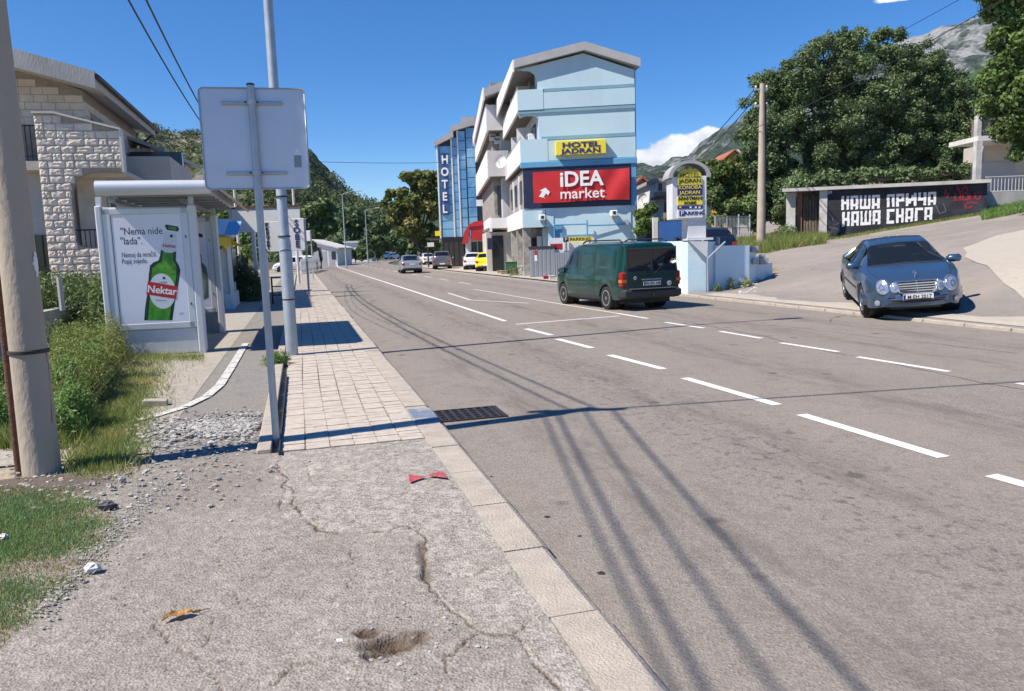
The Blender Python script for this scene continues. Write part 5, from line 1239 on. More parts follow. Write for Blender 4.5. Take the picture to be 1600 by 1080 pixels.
hb_('junction_box', M['galv'], fa(975, 350)[0], -.1, fa(975, 352)[1], fa(975, 350)[0]+.25, .0, fa(975, 344)[1])
# ---- second block
def blk(name, m, px0, px1, py0, py1, Y, dep, parent=HOT, sd=SDV, dz=0.):
    a = at(px0, py1, Y); b = at(px1, py0, Y); x0_, x1_ = a.x, b.x; z0_, z1_ = a.z, b.z
    mb = MB(lambda x, w_, z: Vector((x, Y, 0))+sd*w_+Vector((0, 0, z))); mb.box(x0_, 0, z0_, x1_, dep, z1_); return mb.build(name, m, parent, True)
Y2 = 57.5
o = blk('rear_block', M['hotel_grey'], 789, 800, 150, 425, Y2+1.2, 20)
blk('balcony_parapet', M['hotel_grey'], 761, 793, 163, 204, Y2, .15); blk('balcony_side', M['hotel_white'], 760, 762.5, 163, 206, Y2+.15, 20)
blk('balcony_parapet', M['hotel_grey'], 763, 794, 235, 276, Y2, .15); blk('balcony_side', M['hotel_white'], 762, 764.5, 235, 278, Y2+.15, 20)
blk('balcony_parapet', M['hotel_white'], 768, 797, 340, 357, Y2-.5, .15); blk('balcony_side', M['hotel_white'], 766, 768.5, 340, 362, Y2-.35, 16)
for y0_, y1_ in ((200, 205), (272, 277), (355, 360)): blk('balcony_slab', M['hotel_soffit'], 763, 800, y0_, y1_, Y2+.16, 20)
blk('inner_wall', M['stone_clad'], 776, 792, 128, 425, Y2+2.6, 18)
for k in range(4):
    for (ya, yb_) in ((212, 232), (284, 335), (365, 420), (145, 162)): blk('window', M['dark_win'], 775.4+k*0, 776.2, ya, yb_, Y2+3.2+k*4.2, 2.6)
blk('window', M['dark_win'], 778, 784, 290, 336, Y2+2.5, .1); blk('window_frame', M['dirty_white'], 785, 786.5, 288, 338, Y2+2.4, .1)
a = [at(757, 138, Y2-.8), at(796, 125, Y2-.8)]
mb = MB(); mb.prism([(a[0].x, Y2-.8, a[0].z), (a[1].x+.6, Y2-.8, a[1].z+.25), (a[1].x+.6, Y2-.8, a[1].z-.35), (a[0].x, Y2-.8, a[0].z-.55)], SDV*20); mb.build('rear_roof', M['roof_grey'], HOT, True)
mb = MB(); zz = a[0].z; mb.prism([(a[0].x-.02, Y2-.8, zz+.05), (a[0].x-.14, Y2-.8, zz+.05), (a[0].x-.14, Y2-.8, zz-.8), (a[0].x-.02, Y2-.8, zz-.8)], SDV*20+Vector((0, 0, -.6))); mb.build('eave_board', M['hotel_white'], HOT, True)
for px, py in ((770, 214), (778, 219)): 
    o = blk('air_conditioner', M['hotel_white'], px-5, px+4, py-6, py+5, Y2+1.6, .4); p = at(px-1, py, Y2+1.55); MB().lathe([(.17, 0), (.17, .05)], (p.x, p.y, p.z), 10).build('fan_grille', M['black'], o, True)
o = blk('air_conditioner', M['hotel_white'], 745, 754, 312, 322, Y2+4, .5)
# satellite dishes
def dish(px, py, Y, r, lab):
    p = at(px, py, Y); t = thing('satellite_dish', lab, 'satellite dish', p, R_(-25)); prof = [(r*math.sin(R_(a)), -r*.5*math.cos(R_(a))+r*.5) for a in (2, 25, 45, 65, 90)]
    mb = MB(); n = 18; v = []; 
    for (q, h) in prof:
        for i in range(n): a = 2*math.pi*i/n; v.append((q*math.cos(a)*.9, -h*.6, q*math.sin(a)))
    mb.add(v, [(k*n+i, k*n+(i+1) % n, (k+1)*n+(i+1) % n, (k+1)*n+i) for k in range(len(prof)-1) for i in range(n)]+[tuple(range(n))]); mb.build('dish', M['white'], t, smooth=2)
    mb = MB(); mb.path([(0, .02, -r), (0, -.35, -.5*r), (0, -.45, 0)], .02, 5); mb.build('feed_arm', M['iron'], t); mb = MB(); mb.path([(0, .0, 0), (0, .3, 0), (0, .3, -.5)], .03, 5); mb.build('mount', M['galv'], t)
dish(783.5, 252, Y2-.7, .5, 'white satellite dish on the middle balcony of the hotel')
dish(1005, 311, 62, .45, 'white satellite dish on the house right of the hotel')
# ---- blue glass tower
BYY = 78.
BG = thing('glass_building', 'tall blue mirror-glass block with white vertical lettering and dark ground floor', 'building', (at(710, 410, BYY).x, BYY+3, 0))
ptop = [at(685, 222, BYY), at(707, 207, BYY), at(708.5, 200, BYY), at(737, 189, BYY)]; zgl = at(700, 371, BYY).z
def bz(u): return np.interp(u, [p.x for p in ptop], [p.z for p in ptop])
BS = Vector((-.04, 1, 0))
mb = MB(); xs_ = [p.x for p in ptop]+[ptop[-1].x+1.5]
mb.prism([(xs_[0], BYY, zgl), (xs_[-1], BYY, zgl), (xs_[-1], BYY, bz(xs_[-1])-.2), (ptop[2].x, BYY, ptop[2].z-.3), (ptop[1].x, BYY, ptop[1].z-.3), (xs_[0], BYY, ptop[0].z-.3)], BS*14); mb.build('core', M['navy'], BG, True)
cols = [(685, 689), (689, 707.5), (709, 717), (718.5, 730), (731, 745)]
for ci, (c0, c1) in enumerate(cols):
    rows = 11
    for k in range(rows):
        xa, xb = at(c0, 300, BYY).x+.03, at(c1, 300, BYY).x-.03; ztop = min(bz(xa), bz(xb))-.45; za = zgl+(ztop-zgl)*k/rows+.03; zb2 = zgl+(ztop-zgl)*(k+1)/rows-.03
        dpt = random.uniform(-.012, .012)
        MB().add([(xa, BYY-.06+dpt, za), (xb, BYY-.06-dpt, za), (xb, BYY-.06-dpt*.5, zb2), (xa, BYY-.06+dpt*.5, zb2), (xa, BYY-.01, za), (xb, BYY-.01, za), (xb, BYY-.01, zb2), (xa, BYY-.01, zb2)], [(0, 1, 2, 3), (0, 4, 5, 1), (1, 5, 6, 2), (2, 6, 7, 3), (3, 7, 4, 0)]).build('pane', M['blue_glass'], BG, True)
for px in (685.5, 708, 717.8): 
    x = at(px, 300, BYY).x; MB().box(x-.06, BYY-.14, zgl-.1, x+.07, BYY-.07, bz(x)-.3).build('mullion', M['white'], BG, True)
for i in (0, 2):
    p, q = ptop[i], ptop[i+1]; MB().prism([(p.x-.35, BYY-.6, p.z), (q.x+.1, BYY-.6, q.z+.1), (q.x+.1, BYY-.6, q.z-.5), (p.x-.35, BYY-.6, p.z-.45)], BS*15).build('roof', M['roof_grey'], BG, True)
a = at(720, 183, BYY+4); MB().box(a.x, BYY+4, a.z-1.2, a.x+1.6, BYY+7, a.z).build('roof_room', M['roof_grey'], BG, True)
x0_, x1_ = at(690, 300, BYY).x, at(702, 300, BYY).x
MB().box(x0_, BYY-.2, at(696, 336, BYY).z, x1_, BYY-.09, at(696, 240, BYY).z).build('sign_panel', mat('tower_sign_blue', (.04, .10, .26), .4, .1, 2), BG, True)
for k, c in enumerate('HOTEL'):
    p = at(695, 250+k*19.3, BYY-.25); text(c, 'letter', M['letter_white'], BG, p, 1.12, (1, 0, 0), ext=.04, sx=.85, bold=.03)
a = at(694, 418, BYY-.5); b = at(724, 371, BYY-.5)
MB().box(a.x-.1, BYY-.3, 0, b.x+1.5, BYY+13, zgl).build('dark_ground_floor', M['black'], BG, True)
for k in range(4):
    x = a.x+.1+k*.5; MB().box(x, BYY-.36, .1, x+.42, BYY-.31, zgl-.5).build('tile_panel', M['frame_dark'], BG, True)
board(680, 689, 361, 369, 70, 'small yellow box sign left of the dark ground floor', None, M['yellow_sign'], M['letter_black'], post=False)
board(668, 678, 379, 386, 74, 'small white box sign by the plane tree', None, M['white'], M['letter_black'], post=False)
mb = MB(); p = at(668, 372, 82); b = at(694, 372, 82)
cn = thing('canopy', 'dark flat canopy left of the glass building', 'canopy', (p.x, 80, 0)); lb('roof', M['frame_dark'], 0, 0, p.z-.2, b.x-p.x+.3, 5, p.z, cn); lb('post', M['frame_dark'], .1, .1, 0, .25, .25, p.z-.2, cn)
# ---- red awning and shop
AY = 66.
p = at(722, 381, AY); q = at(757, 345, AY)
RA = thing('red_awning', 'curved red fabric awning over the shop front beside the glass building', 'awning', (p.x, AY, 0))
xw = q.x-p.x; zl, zh = p.z, q.z; prof = [(0, zl), (.12*xw, zl+(zh-zl)*.55), (.32*xw, zl+(zh-zl)*.85), (.6*xw, zh-.02), (xw, zh)]
mb = MB(); 
v = []
for w_ in (0, 7): v += [(x, w_, z) for x, z in prof]
k = len(prof); mb.add(v, [(i, i+1, i+1+k, i+k) for i in range(k-1)]); 
mb.add([(x, 0, z) for x, z in prof]+[(xw, 0, zh-.35), (.35*xw, 0, zh-.5), (.25*xw, 0, zl)], [(0, 1, 2, 3, 4, 5, 6, 7)]); mb.build('cloth', M['red_cloth'], RA)
a = at(757, 364, AY+.2); lb('red_panel', M['red_cloth'], .4*xw, .1, a.z-.6, xw, .2, zh-.3, RA)
SHP = thing('shop_front', 'pale shop front with glass doors under the red awning', 'shop', (p.x, AY+1, 0))
lb('wall', M['hotel_white'], .2, .4, 0, .7, 7, a.z-.6, SHP); lb('window', M['dark_win'], .7, .5, .5, xw+1.5, .6, a.z-.7, SHP); lb('beam', M['hotel_white'], .2, .3, a.z-.7, xw+1.6, .5, a.z-.2, SHP)
for k in range(3): lb('mullion', M['white'], 1.2+k*.9, .42, .3, 1.28+k*.9, .5, a.z-.7, SHP)
lb('plinth', M['stone_clad'], .7, .42, 0, xw+1.5, .5, .5, SHP)
blk('ground_wall', M['render_cream'], 762, 800, 362, 425, Y2+.6, 6, HOT)
blk('garage_mouth', M['black'], 770, 786, 368, 424, Y2+.5, .08, HOT); blk('shop_sign_blue', M['navy'], 762, 770, 372, 390, Y2+.3, .15, HOT)
# ---- things in front of the hotel: goods, container, price sign
def crate(px, py, Y, w_, d, h, m, name, label, cat, group=None, bev=.02):
    p = g(px, py, .03); t = thing(name, label, cat, (p.x, p.y, .03), random.uniform(-.2, .2), group)
    lb('body', m, -w_/2, 0, 0, w_/2, d, h, t, bev); lb('rim', m, -w_/2-.02, -.02, h, w_/2+.02, d+.02, h+.04, t); return t
C0 = g(828, 433, .03); 
ct = thing('container', 'grey corrugated metal storage box with dark lid beside the hotel porch', 'container', (C0.x, C0.y, .03), R_(-6))
wc = 1.45; hc = 1.6
lb('body', M['alu_dark'], 0, 0, 0, wc, 1.2, hc, ct); lb('lid', M['frame_dark'], -.03, -.05, hc, wc+.03, 1.22, hc+.14, ct)
ca, cb2 = M['alu_dark'], mat('corrugated', (.30, .31, .34), .5, .08, 3)
for k in range(12): lb('rib', ca if k % 2 else cb2, .02+k*.12, -.03 if k % 2 else -.015, .02, .02+k*.12+.115, -.001, hc-.01, ct)
lb('poster', M['letter_white'], .30, -.045, .9, .45, -.032, 1.5, ct); lb('poster_head', M['red_cloth'], .30, -.05, 1.25, .45, -.046, 1.5, ct)
c2 = g(866, 434, .03); c2t = thing('container', 'second grey ribbed box, half hidden by the red and white sign', 'container', (c2.x, c2.y+.6, .03), R_(-6))
lb('body', M['alu_dark'], 0, 0, 0, .95, 1, 1.35, c2t); 
for k in range(7): lb('rib', cb2, .02+k*.13, -.02, .02, .09+k*.13, -.001, 1.33, c2t)
pb = at(859, 414, 46.0-.6); rs = thing('price_board', 'red and white notice board on a stand in front of the blue wall', 'notice board', (pb.x, pb.y-.2, .03))
w3 = at(880, 400, 45.4).x-pb.x; zz = lambda py: at(868, py, 45.4).z-.03
lb('panel', M['letter_white'], 0, 0, zz(412), w3, .05, zz(372), rs); lb('red_band', M['red_cloth'], .05, -.01, zz(390), w3-.05, -.002, zz(381), rs); lb('leg', M['galv'], .02, .02, 0, .07, .07, zz(412), rs); lb('leg', M['galv'], w3-.07, .02, 0, w3-.02, .07, zz(412), rs)
pk = at(881, 376, 45.2); ps = thing('parking_board', 'yellow strip sign with a black P square above the green van', 'sign', (pk.x, 45.2, 0))
w4 = at(926, 376, 45.2).x-pk.x; z3, z4 = at(900, 377.5, 45.2).z, at(900, 370.5, 45.2).z
lb('panel', M['yellow_sign'], .25, 0, z3, w4, .1, z4, ps); lb('p_square', M['letter_black'], 0, -.01, z3, .27, .1, z4, ps); lb('leg', M['white'], .1, .11, 0, .2, .2, z4, ps); lb('leg', M['white'], w4-.2, .11, 0, w4-.1, .2, z4, ps)
text('P', 'lettering', M['letter_white'], ps, Vector((pk.x+.13, 45.18, (z3+z4)/2)), .28, (1, 0, 0), ext=.005); text('PARKING', 'lettering', M['letter_black'], ps, Vector((pk.x+.95, 45.19, (z3+z4)/2)), .24, (1, 0, 0), ext=.005, sx=1.2)
lb('white_shed', M['white'], .0, .3, 0, w4, 1.6, z3-.02, ps)
cbm = mat('cardboard', (.40, .30, .19), .8, .1, 3); gn = mat('crate_green', (.03, .13, .05), .6, .15, 3)
crate(800, 428, 47, .8, .5, .75, gn, 'crate', 'stack-high green crate in front of the hotel porch', 'crate')
crate(804, 430, 46, .5, .4, .35, cbm, 'carton', 'brown carton in front of the green crate', 'box'); crate(788, 428.5, 48, .45, .3, .2, cbm, 'carton', 'flat brown carton left of the green crate', 'box')
crate(781, 427, 49, .35, .3, .15, cbm, 'carton', 'smallest brown carton, farthest left by the porch', 'box'); crate(815, 429, 46, .35, .4, .5, M['letter_white'], 'carton', 'white carton between green crate and grey container', 'box')
crate(822, 431, 46, .3, .3, .4, M['dirty_white'], 'carton', 'dull white carton touching the grey container', 'box')
crate(856, 436, 45, .45, .3, .12, M['red_cloth'], 'crate', 'low red crate at the foot of the ribbed box', 'crate'); crate(863, 436.5, 45, .3, .3, .16, M['dirty_white'], 'carton', 'small white box beside the low red crate', 'box')
for k, (px, py) in enumerate(((797, 414), (808, 410), (820, 412))):
    p = at(px, py, 47.6); weedpatch('potted_plant', ['leafy potted plant left of the hotel porch', 'leafy potted plant in the middle of the porch', 'leafy potted plant by the container'][k], [(p.x, p.y, .5+p.z*0, .25)], M['leaf_mid'], 250, 1, .05, 40+k, cat='plant')['kind'] = 'object'
# ============================================================= VEHICLES
def interp(tab, y): return float(np.interp(y, [a for a, b in tab], [b for a, b in tab]))
class Car:
    def __init__(s, name, label, cat, sp, loc, heading, paint, pitch=0., roll=0., group=None):
        s.sp = sp; s.root = thing(name, label, cat, loc, 0, group); s.root.rotation_mode = 'XYZ'; s.root.rotation_euler = (pitch, roll, heading)
        s.paint = paint; L_ = sp['L']/2
        ys = sorted(set([round(y, 3) for y in np.arange(-L_, L_+.001, .045)]+[-L_, L_]))
        s.ys = np.array(ys)
        def sm(tab, k=2):
            v = np.array([interp(tab, y) for y in s.ys]); 
            for _ in range(k): 
                q = v.copy(); q[1:-1] = (v[:-2]+2*v[1:-1]+v[2:])/4; v = q
            return v
        s.top = sm(sp['top'], sp.get('smt', 2)); s.belt = sm(sp['belt'], 3); s.w = sm(sp['w'], 3); s.wr = sm(sp['wr'], 3); s.zb0 = sm(sp['zb'], 2)
    def zbot(s, y):
        z = float(np.interp(y, s.ys, s.zb0)); r = s.sp['r']
        for yc in s.sp['axles']:
            ra = r+.055; d = abs(y-yc)
            if d < ra: z = max(z, r+math.sqrt(ra*ra-d*d)-.01)
        return z
    def sec(s, y, arch=True):
        f = lambda a: float(np.interp(y, s.ys, a)); w_, bz_, tz, wr = f(s.w), f(s.belt), f(s.top), f(s.wr); zb = s.zbot(y) if arch else f(s.zb0)
        sill = f(s.zb0); mid = sill+(bz_-sill)*.50; k = s.sp.get('tumble', .93)
        P = [(w_*.955, zb), (w_*.985, max(zb+.012, sill+.10)), (w_, max(zb+.024, mid)), (w_*.985, max(zb+.036, bz_-.10)), (w_*k, max(zb+.05, bz_)), (wr, max(bz_+.004, tz-(.085 if tz-bz_ > .2 else .012))), (wr*.90, max(bz_+.006, tz-(.02 if tz-bz_ > .2 else .004))), (wr*.5, tz+.0), (0, tz+.012)]
        return P
    def S(s, y, t):
        P = s.sec(y, False); i = min(int(t), len(P)-2); u = t-i; a, b = P[i], P[i+1]; return (a[0]+(b[0]-a[0])*u, a[1]+(b[1]-a[1])*u)
    def body(s, holes=()):
        n = 9; V = []; 
        ys = s.ys
        ys = np.array(sorted(set(np.round(np.concatenate([ys]+[yc+(s.sp['r']+.055)*np.cos(np.linspace(0, math.pi, 17)) for yc in s.sp['axles']]), 4))))
        s.yy = ys
        for y in ys:
            P = s.sec(y); V += [(x, y, z) for x, z in P]+[(-x, y, z) for x, z in P[-2::-1]]
        m_ = 2*n-1; F = []
        for i in range(len(ys)-1):
            for j in range(m_-1):
                jj = j if j < n-1 else m_-2-j; yc = (ys[i]+ys[i+1])/2
                if any(a <= yc <= b and t0 <= jj < t1 for a, b, t0, t1 in holes): continue
                F.append((i*m_+j, i*m_+j+1, (i+1)*m_+j+1, (i+1)*m_+j))
        k = (len(ys)-1)*m_; F += [tuple(range(m_)), tuple(range(k+m_-1, k-1, -1))]
        mb = MB(); mb.add(V, F); s.b = mb.build('body', s.paint, s.root, smooth=42)
        mb = MB(); L_ = s.sp['L']/2; w_ = max(s.w)*.80; mb.box(-w_, -L_+.25, .19, w_, L_-.6, .5); mb.box(-w_*.6, L_-.6, .20, w_*.6, L_-.2, .45); mb.build('underbody', M['black'], s.root)
        mb = MB()
        for yc in s.sp['axles']: 
            r = s.sp['r']+.05
            for sx in (-1, 1): MB().tube((sx*(w_-.25), yc, s.sp['r']), (sx*(w_+.03), yc, s.sp['r']), r, n=20).build('wheel_well', M['black'], s.root)
    def patch(s, name, m, y0, y1, t0, t1, off=.006, side=0, ny=10, nt=6, y0b=None, y1b=None, parent=None, thick=True):
        """surface patch; y range may differ at t1 (y0b,y1b)"""
        y0b = y0 if y0b is None else y0b; y1b = y1 if y1b is None else y1b
        for sd in ((1, -1) if side == 0 else (side,)):
            V = []
            for j in range(nt+1):
                t = t0+(t1-t0)*j/nt; a = y0+(y0b-y0)*j/nt; b = y1+(y1b-y1)*j/nt
                for i in range(ny+1):
                    y = a+(b-a)*i/ny; y = max(-s.sp['L']/2+.004, min(s.sp['L']/2-.004, y)); x, z = s.S(y, t)
                    e = .01; xa, za = s.S(y, min(7.999, t+.05)); xb, zb = s.S(y, max(0, t-.05)); dt = Vector((xa-xb, 0, za-zb)); xc, zc = s.S(y+e, t); xd, zd = s.S(y-e, t); dy = Vector((xc-xd, 2*e, zc-zd))
                    nn = dy.cross(dt); nn = nn.normalized() if nn.length > 1e-9 else Vector((1, 0, 0)); nn = -nn if nn.dot(Vector((x, 0, max(.01, z-.6)*(1 if t > 4 else 0)))) < 0 else nn
                    ed = i in (0, ny) or j in (0, nt); o = off*(.0 if (ed and thick) else 1)
                    V.append((sd*(x+nn.x*(o+.001)), y+nn.y*(o+.001), z+nn.z*(o+.001)))
            F = [(j*(ny+1)+i, j*(ny+1)+i+1, (j+1)*(ny+1)+i+1, (j+1)*(ny+1)+i) for j in range(nt) for i in range(ny)]
            mb = MB(); mb.add(V, F); o_ = mb.build(name, m, parent or s.root, smooth=2)
        return o_
    def top_patch(s, name, m, y0, y1, off=.008, tk=5.35, inset=0.):
        V = []; ny = 12; nx_ = 12
        for i in range(ny+1):
            y = y0+(y1-y0)*i/ny
            for j in range(nx_+1):
                u = -1+2*j/nx_; t = 8-(8-tk)*abs(u); t = min(t, 7.9999); x, z = s.S(y, t); V.append((math.copysign(x, u), y, z))
        F = [(i*(nx_+1)+j, i*(nx_+1)+j+1, (i+1)*(nx_+1)+j+1, (i+1)*(nx_+1)+j) for i in range(ny) for j in range(nx_)]
        mb = MB(); mb.add(V, F); me = mb.mesh(name)
        sg = 1 if sum(p.normal.z for p in me.polygons) > 0 else -1
        for v in me.vertices: v.co = v.co+v.normal*off*sg
        return link(name, me, m, s.root, smooth=2)
    def wheels(s, spokes=5, rimm=None):
        r = s.sp['r']; first = None
        for yc in s.sp['axles']:
            w_ = float(np.interp(yc, s.ys, s.w))
            for sx in (1, -1):
                if first is None:
                    t = bpy.data.objects.new('wheel', None); COL.objects.link(t); t.parent = s.root
                    MB().lathe([(r*.62, -.10), (r*.9, -.105), (r*.985, -.085), (r, -.04), (r, .04), (r*.985, .085), (r*.9, .10), (r*.64, .085)], (0, 0, 0), 28, 'x').build('tyre', M['tyre'], t, smooth=40)
                    MB().lathe([(r*.65, .0), (r*.66, .088), (r*.62, .09), (r*.58, .05), (r*.56, .03)], (0, 0, 0), 24, 'x').build('rim', rimm or M['rim'], t, smooth=40)
                    MB().lathe([(r*.55, .02), (r*.55, .028)], (0, 0, 0), 20, 'x').build('brake_disc', M['plastic_dark'], t)
                    mb = MB()
                    for k in range(spokes):
                        a = 2*math.pi*k/spokes; c, q = math.cos(a), math.sin(a); n_ = (-q, c)
                        mb.add([(h, c*rr+n_[0]*ww*g_, q*rr+n_[1]*ww*g_) for h in (.045, .075) for rr, ww in ((r*.1, .03), (r*.62, .022 if spokes > 5 else .032)) for g_ in (-1, 1)], [(0, 1, 3, 2), (4, 6, 7, 5), (0, 2, 6, 4), (1, 5, 7, 3), (0, 4, 5, 1), (2, 3, 7, 6)])
                    mb.build('spokes', rimm or M['rim'], t); MB().lathe([(r*.16, .04), (r*.15, .085), (.01, .09)], (0, 0, 0), 12, 'x').build('hub_cap', M['chrome'], t, smooth=40)
                    first = t; o = t
                else: o = tree_copy(first, s.root)
                o.location = (sx*(w_-.115), yc, r); o.rotation_euler = (0, 0, 0 if sx > 0 else math.pi)
                if yc > 0 and s.sp.get('steer'): o.rotation_euler.z += s.sp['steer']
    def lbox(s, name, m, x0, y0, z0, x1, y1, z1, bev=.01, parent=None): return MB().box(x0, y0, z0, x1, y1, z1, bev).build(name, m, parent or s.root)
    def mirror(s, y, z, m):
        w_ = float(np.interp(y, s.ys, s.w))
        for sx in (1, -1):
            o = MB().box(min(sx*(w_-.10), sx*(w_+.17)), y-.05, z-.02, max(sx*(w_-.10), sx*(w_+.17)), y+.10, z+.13, .045).build('mirror', m, s.root, smooth=60)
            MB().box(min(sx*(w_+.02), sx*(w_+.17)), y-.056, z, max(sx*(w_+.02), sx*(w_+.17)), y-.051, z+.11).build('mirror_glass', M['chrome'], o)
    def plate(s, txt, yend, z, back=False, w_=.26):
        y = yend; sg = -1 if back else 1
        o = MB().box(-w_, min(y, y+sg*.012), z-.055, w_, max(y, y+sg*.012), z+.055).build('number_plate', M['plate'], s.root)
        MB().box(*( (w_-.045, y+.0125, z-.05, w_-.005, y+.015, z+.05) if not back else (-w_+.005, y-.015, z-.05, -w_+.045, y-.0125, z+.05))).build('plate_strip', M['letter_navy'], o)
        if txt:
            m0 = wmat(s.root); R3 = m0.to_3x3(); loc = m0 @ Vector((-.02*(1 if not back else -1), y+sg*.014, z)); xd = R3 @ Vector((-1 if not back else 1, 0, 0)); upd = R3 @ Vector((0, 0, 1))
            text(txt, 'plate_lettering', M['letter_black'], o, loc, .105, xd, upd, .001, .92, bold=.002)
    def arch_seams(s, ylist, t0, t1):
        for y in ylist: s.patch('door_gap', M['black'], y-.006, y+.006, t0, t1, .002, 0, 1, 8, thick=False)
# --- blue-grey saloon
sp = dict(L=4.82, r=.325, axles=(1.50, -1.35), steer=.0,
 top=[(-2.41, .78), (-2.35, .96), (-2.2, 1.02), (-1.72, 1.06), (-1.62, 1.075), (-.85, 1.36), (-.5, 1.425), (-.1, 1.445), (.25, 1.42), (.5, 1.37), (1.22, .985), (1.35, .955), (1.9, .87), (2.15, .80), (2.30, .72), (2.38, .62), (2.41, .56)],
 belt=[(-2.41, .76), (-2.35, .92), (-2.2, .965), (-1.6, .98), (-.5, .955), (.9, .93), (1.3, .92), (1.9, .83), (2.15, .76), (2.3, .69), (2.38, .60), (2.41, .54)],
 w=[(-2.41, .66), (-2.36, .76), (-2.2, .84), (-1.6, .90), (-.5, .915), (.6, .915), (1.4, .90), (1.9, .85), (2.15, .78), (2.3, .68), (2.38, .57), (2.41, .50)],
 wr=[(-2.41, .55), (-2.2, .70), (-1.65, .70), (-1.0, .60), (-.4, .58), (.3, .585), (.6, .61), (1.25, .70), (1.5, .74), (1.9, .68), (2.15, .60), (2.3, .50), (2.41, .40)],
 zb=[(-2.41, .42), (-2.3, .30), (-2., .24), (0, .22), (1.9, .22), (2.3, .26), (2.38, .30), (2.41, .36)], tumble=.94)
SX = sgp(1430, 478)
hd = R_(180-17)      # front towards the camera
cA = sgp(1370, 488); cB = sgp(1500, 481)
pos = (8.95, 17.9); pz = zside(*pos)
import mathutils
def ground_tilt(x, y, h):
    f = Vector((-math.sin(h), math.cos(h), 0)); r_ = Vector((math.cos(h), math.sin(h), 0))
    df = (zside(x+f.x*1.3, y+f.y*1.3)-zside(x-f.x*1.3, y-f.y*1.3))/2.6; dr_ = (zside(x+r_.x*.8, y+r_.y*.8)-zside(x-r_.x*.8, y-r_.y*.8))/1.6
    return math.atan(df), -math.atan(dr_)
pt, rl_ = ground_tilt(*pos, hd); rl_ *= .55
def carsetup(c, pos, z, h, pt, rl_):
    fv = Vector((-math.sin(h)*math.cos(pt), math.cos(h)*math.cos(pt), math.sin(pt))); rv = Vector((math.cos(h)*math.cos(rl_), math.sin(h)*math.cos(rl_), -math.sin(rl_))); uv = rv.cross(fv).normalized(); rv = fv.cross(uv)
    m = Matrix.Identity(4)
    for i, a in enumerate((rv, fv, uv)):
        for j in range(3): m[j][i] = a[j]
    c.root.rotation_euler = m.to_euler(); c.root.location = (pos[0], pos[1], z)
sed = Car('saloon_car', 'blue-grey saloon car with round twin headlights pulling out of the side road', 'car', sp, (0, 0, 0), 0, M['paint_blue_grey'])
carsetup(sed, pos, pz, hd, pt, rl_)
sed.root.scale = (1.06, 1.06, 1.06)
sed.body(holes=[(.55, 1.24, 5.0, 9), (-1.58, -.75, 5.6, 9), (-.98, .70, 4.0, 4.99)])
sed.top_patch('windscreen', M['car_glass'], .53, 1.26, .004, 5.05); sed.top_patch('rear_window', M['car_glass'], -1.6, -.73, .004, 5.5)
sed.patch('side_window', M['car_glass'], -1.05, -.14, 4.06, 4.92, .003, y0b=-.82); sed.patch('side_window', M['car_glass'], -.10, .95, 4.06, 4.92, .003, y1b=.55)
sed.patch('pillar', M['plastic_dark'], -.14, -.10, 4.0, 4.95, .004)
sed.patch('screen_trim', M['plastic_dark'], 1.22, 1.30, 5.1, 8, .004, thick=False)
# cabin
sed.lbox('dashboard', M['plastic_dark'], -.66, .62, .78, .66, 1.1, .95); sed.lbox('cabin_floor', M['black'], -.78, -1.5, .45, .78, 1., .55)
for x in (-.36, .36):
    st_ = sed.lbox('seat', M['plastic_dark'], x-.24, -.45, .5, x+.24, .15, .75, .08); MB().box(x-.24, -.55, .7, x+.24, -.38, 1.12, .08).build('backrest', M['plastic_dark'], st_); MB().box(x-.12, -.55, 1.12, x+.12, -.43, 1.28, .04).build('headrest', M['plastic_dark'], st_)
mb = MB(); mb.path([(-.36+.18*math.cos(R_(a)), .50+.08*math.sin(R_(a)), .93+.17*math.sin(R_(a))) for a in range(0, 361, 20)], .014, 6); mb.tube((-.36, .62, .86), (-.36, .5, .93), .05); mb.build('steering_wheel', mat('steer', (.30, .32, .30), .5), sed.root)
sed.lbox('rear_view_mirror', M['plastic_dark'], -.12, .66, 1.24, .12, .69, 1.31)
sed.wheels(7); sed.mirror(.93, .93, M['paint_blue_grey'])
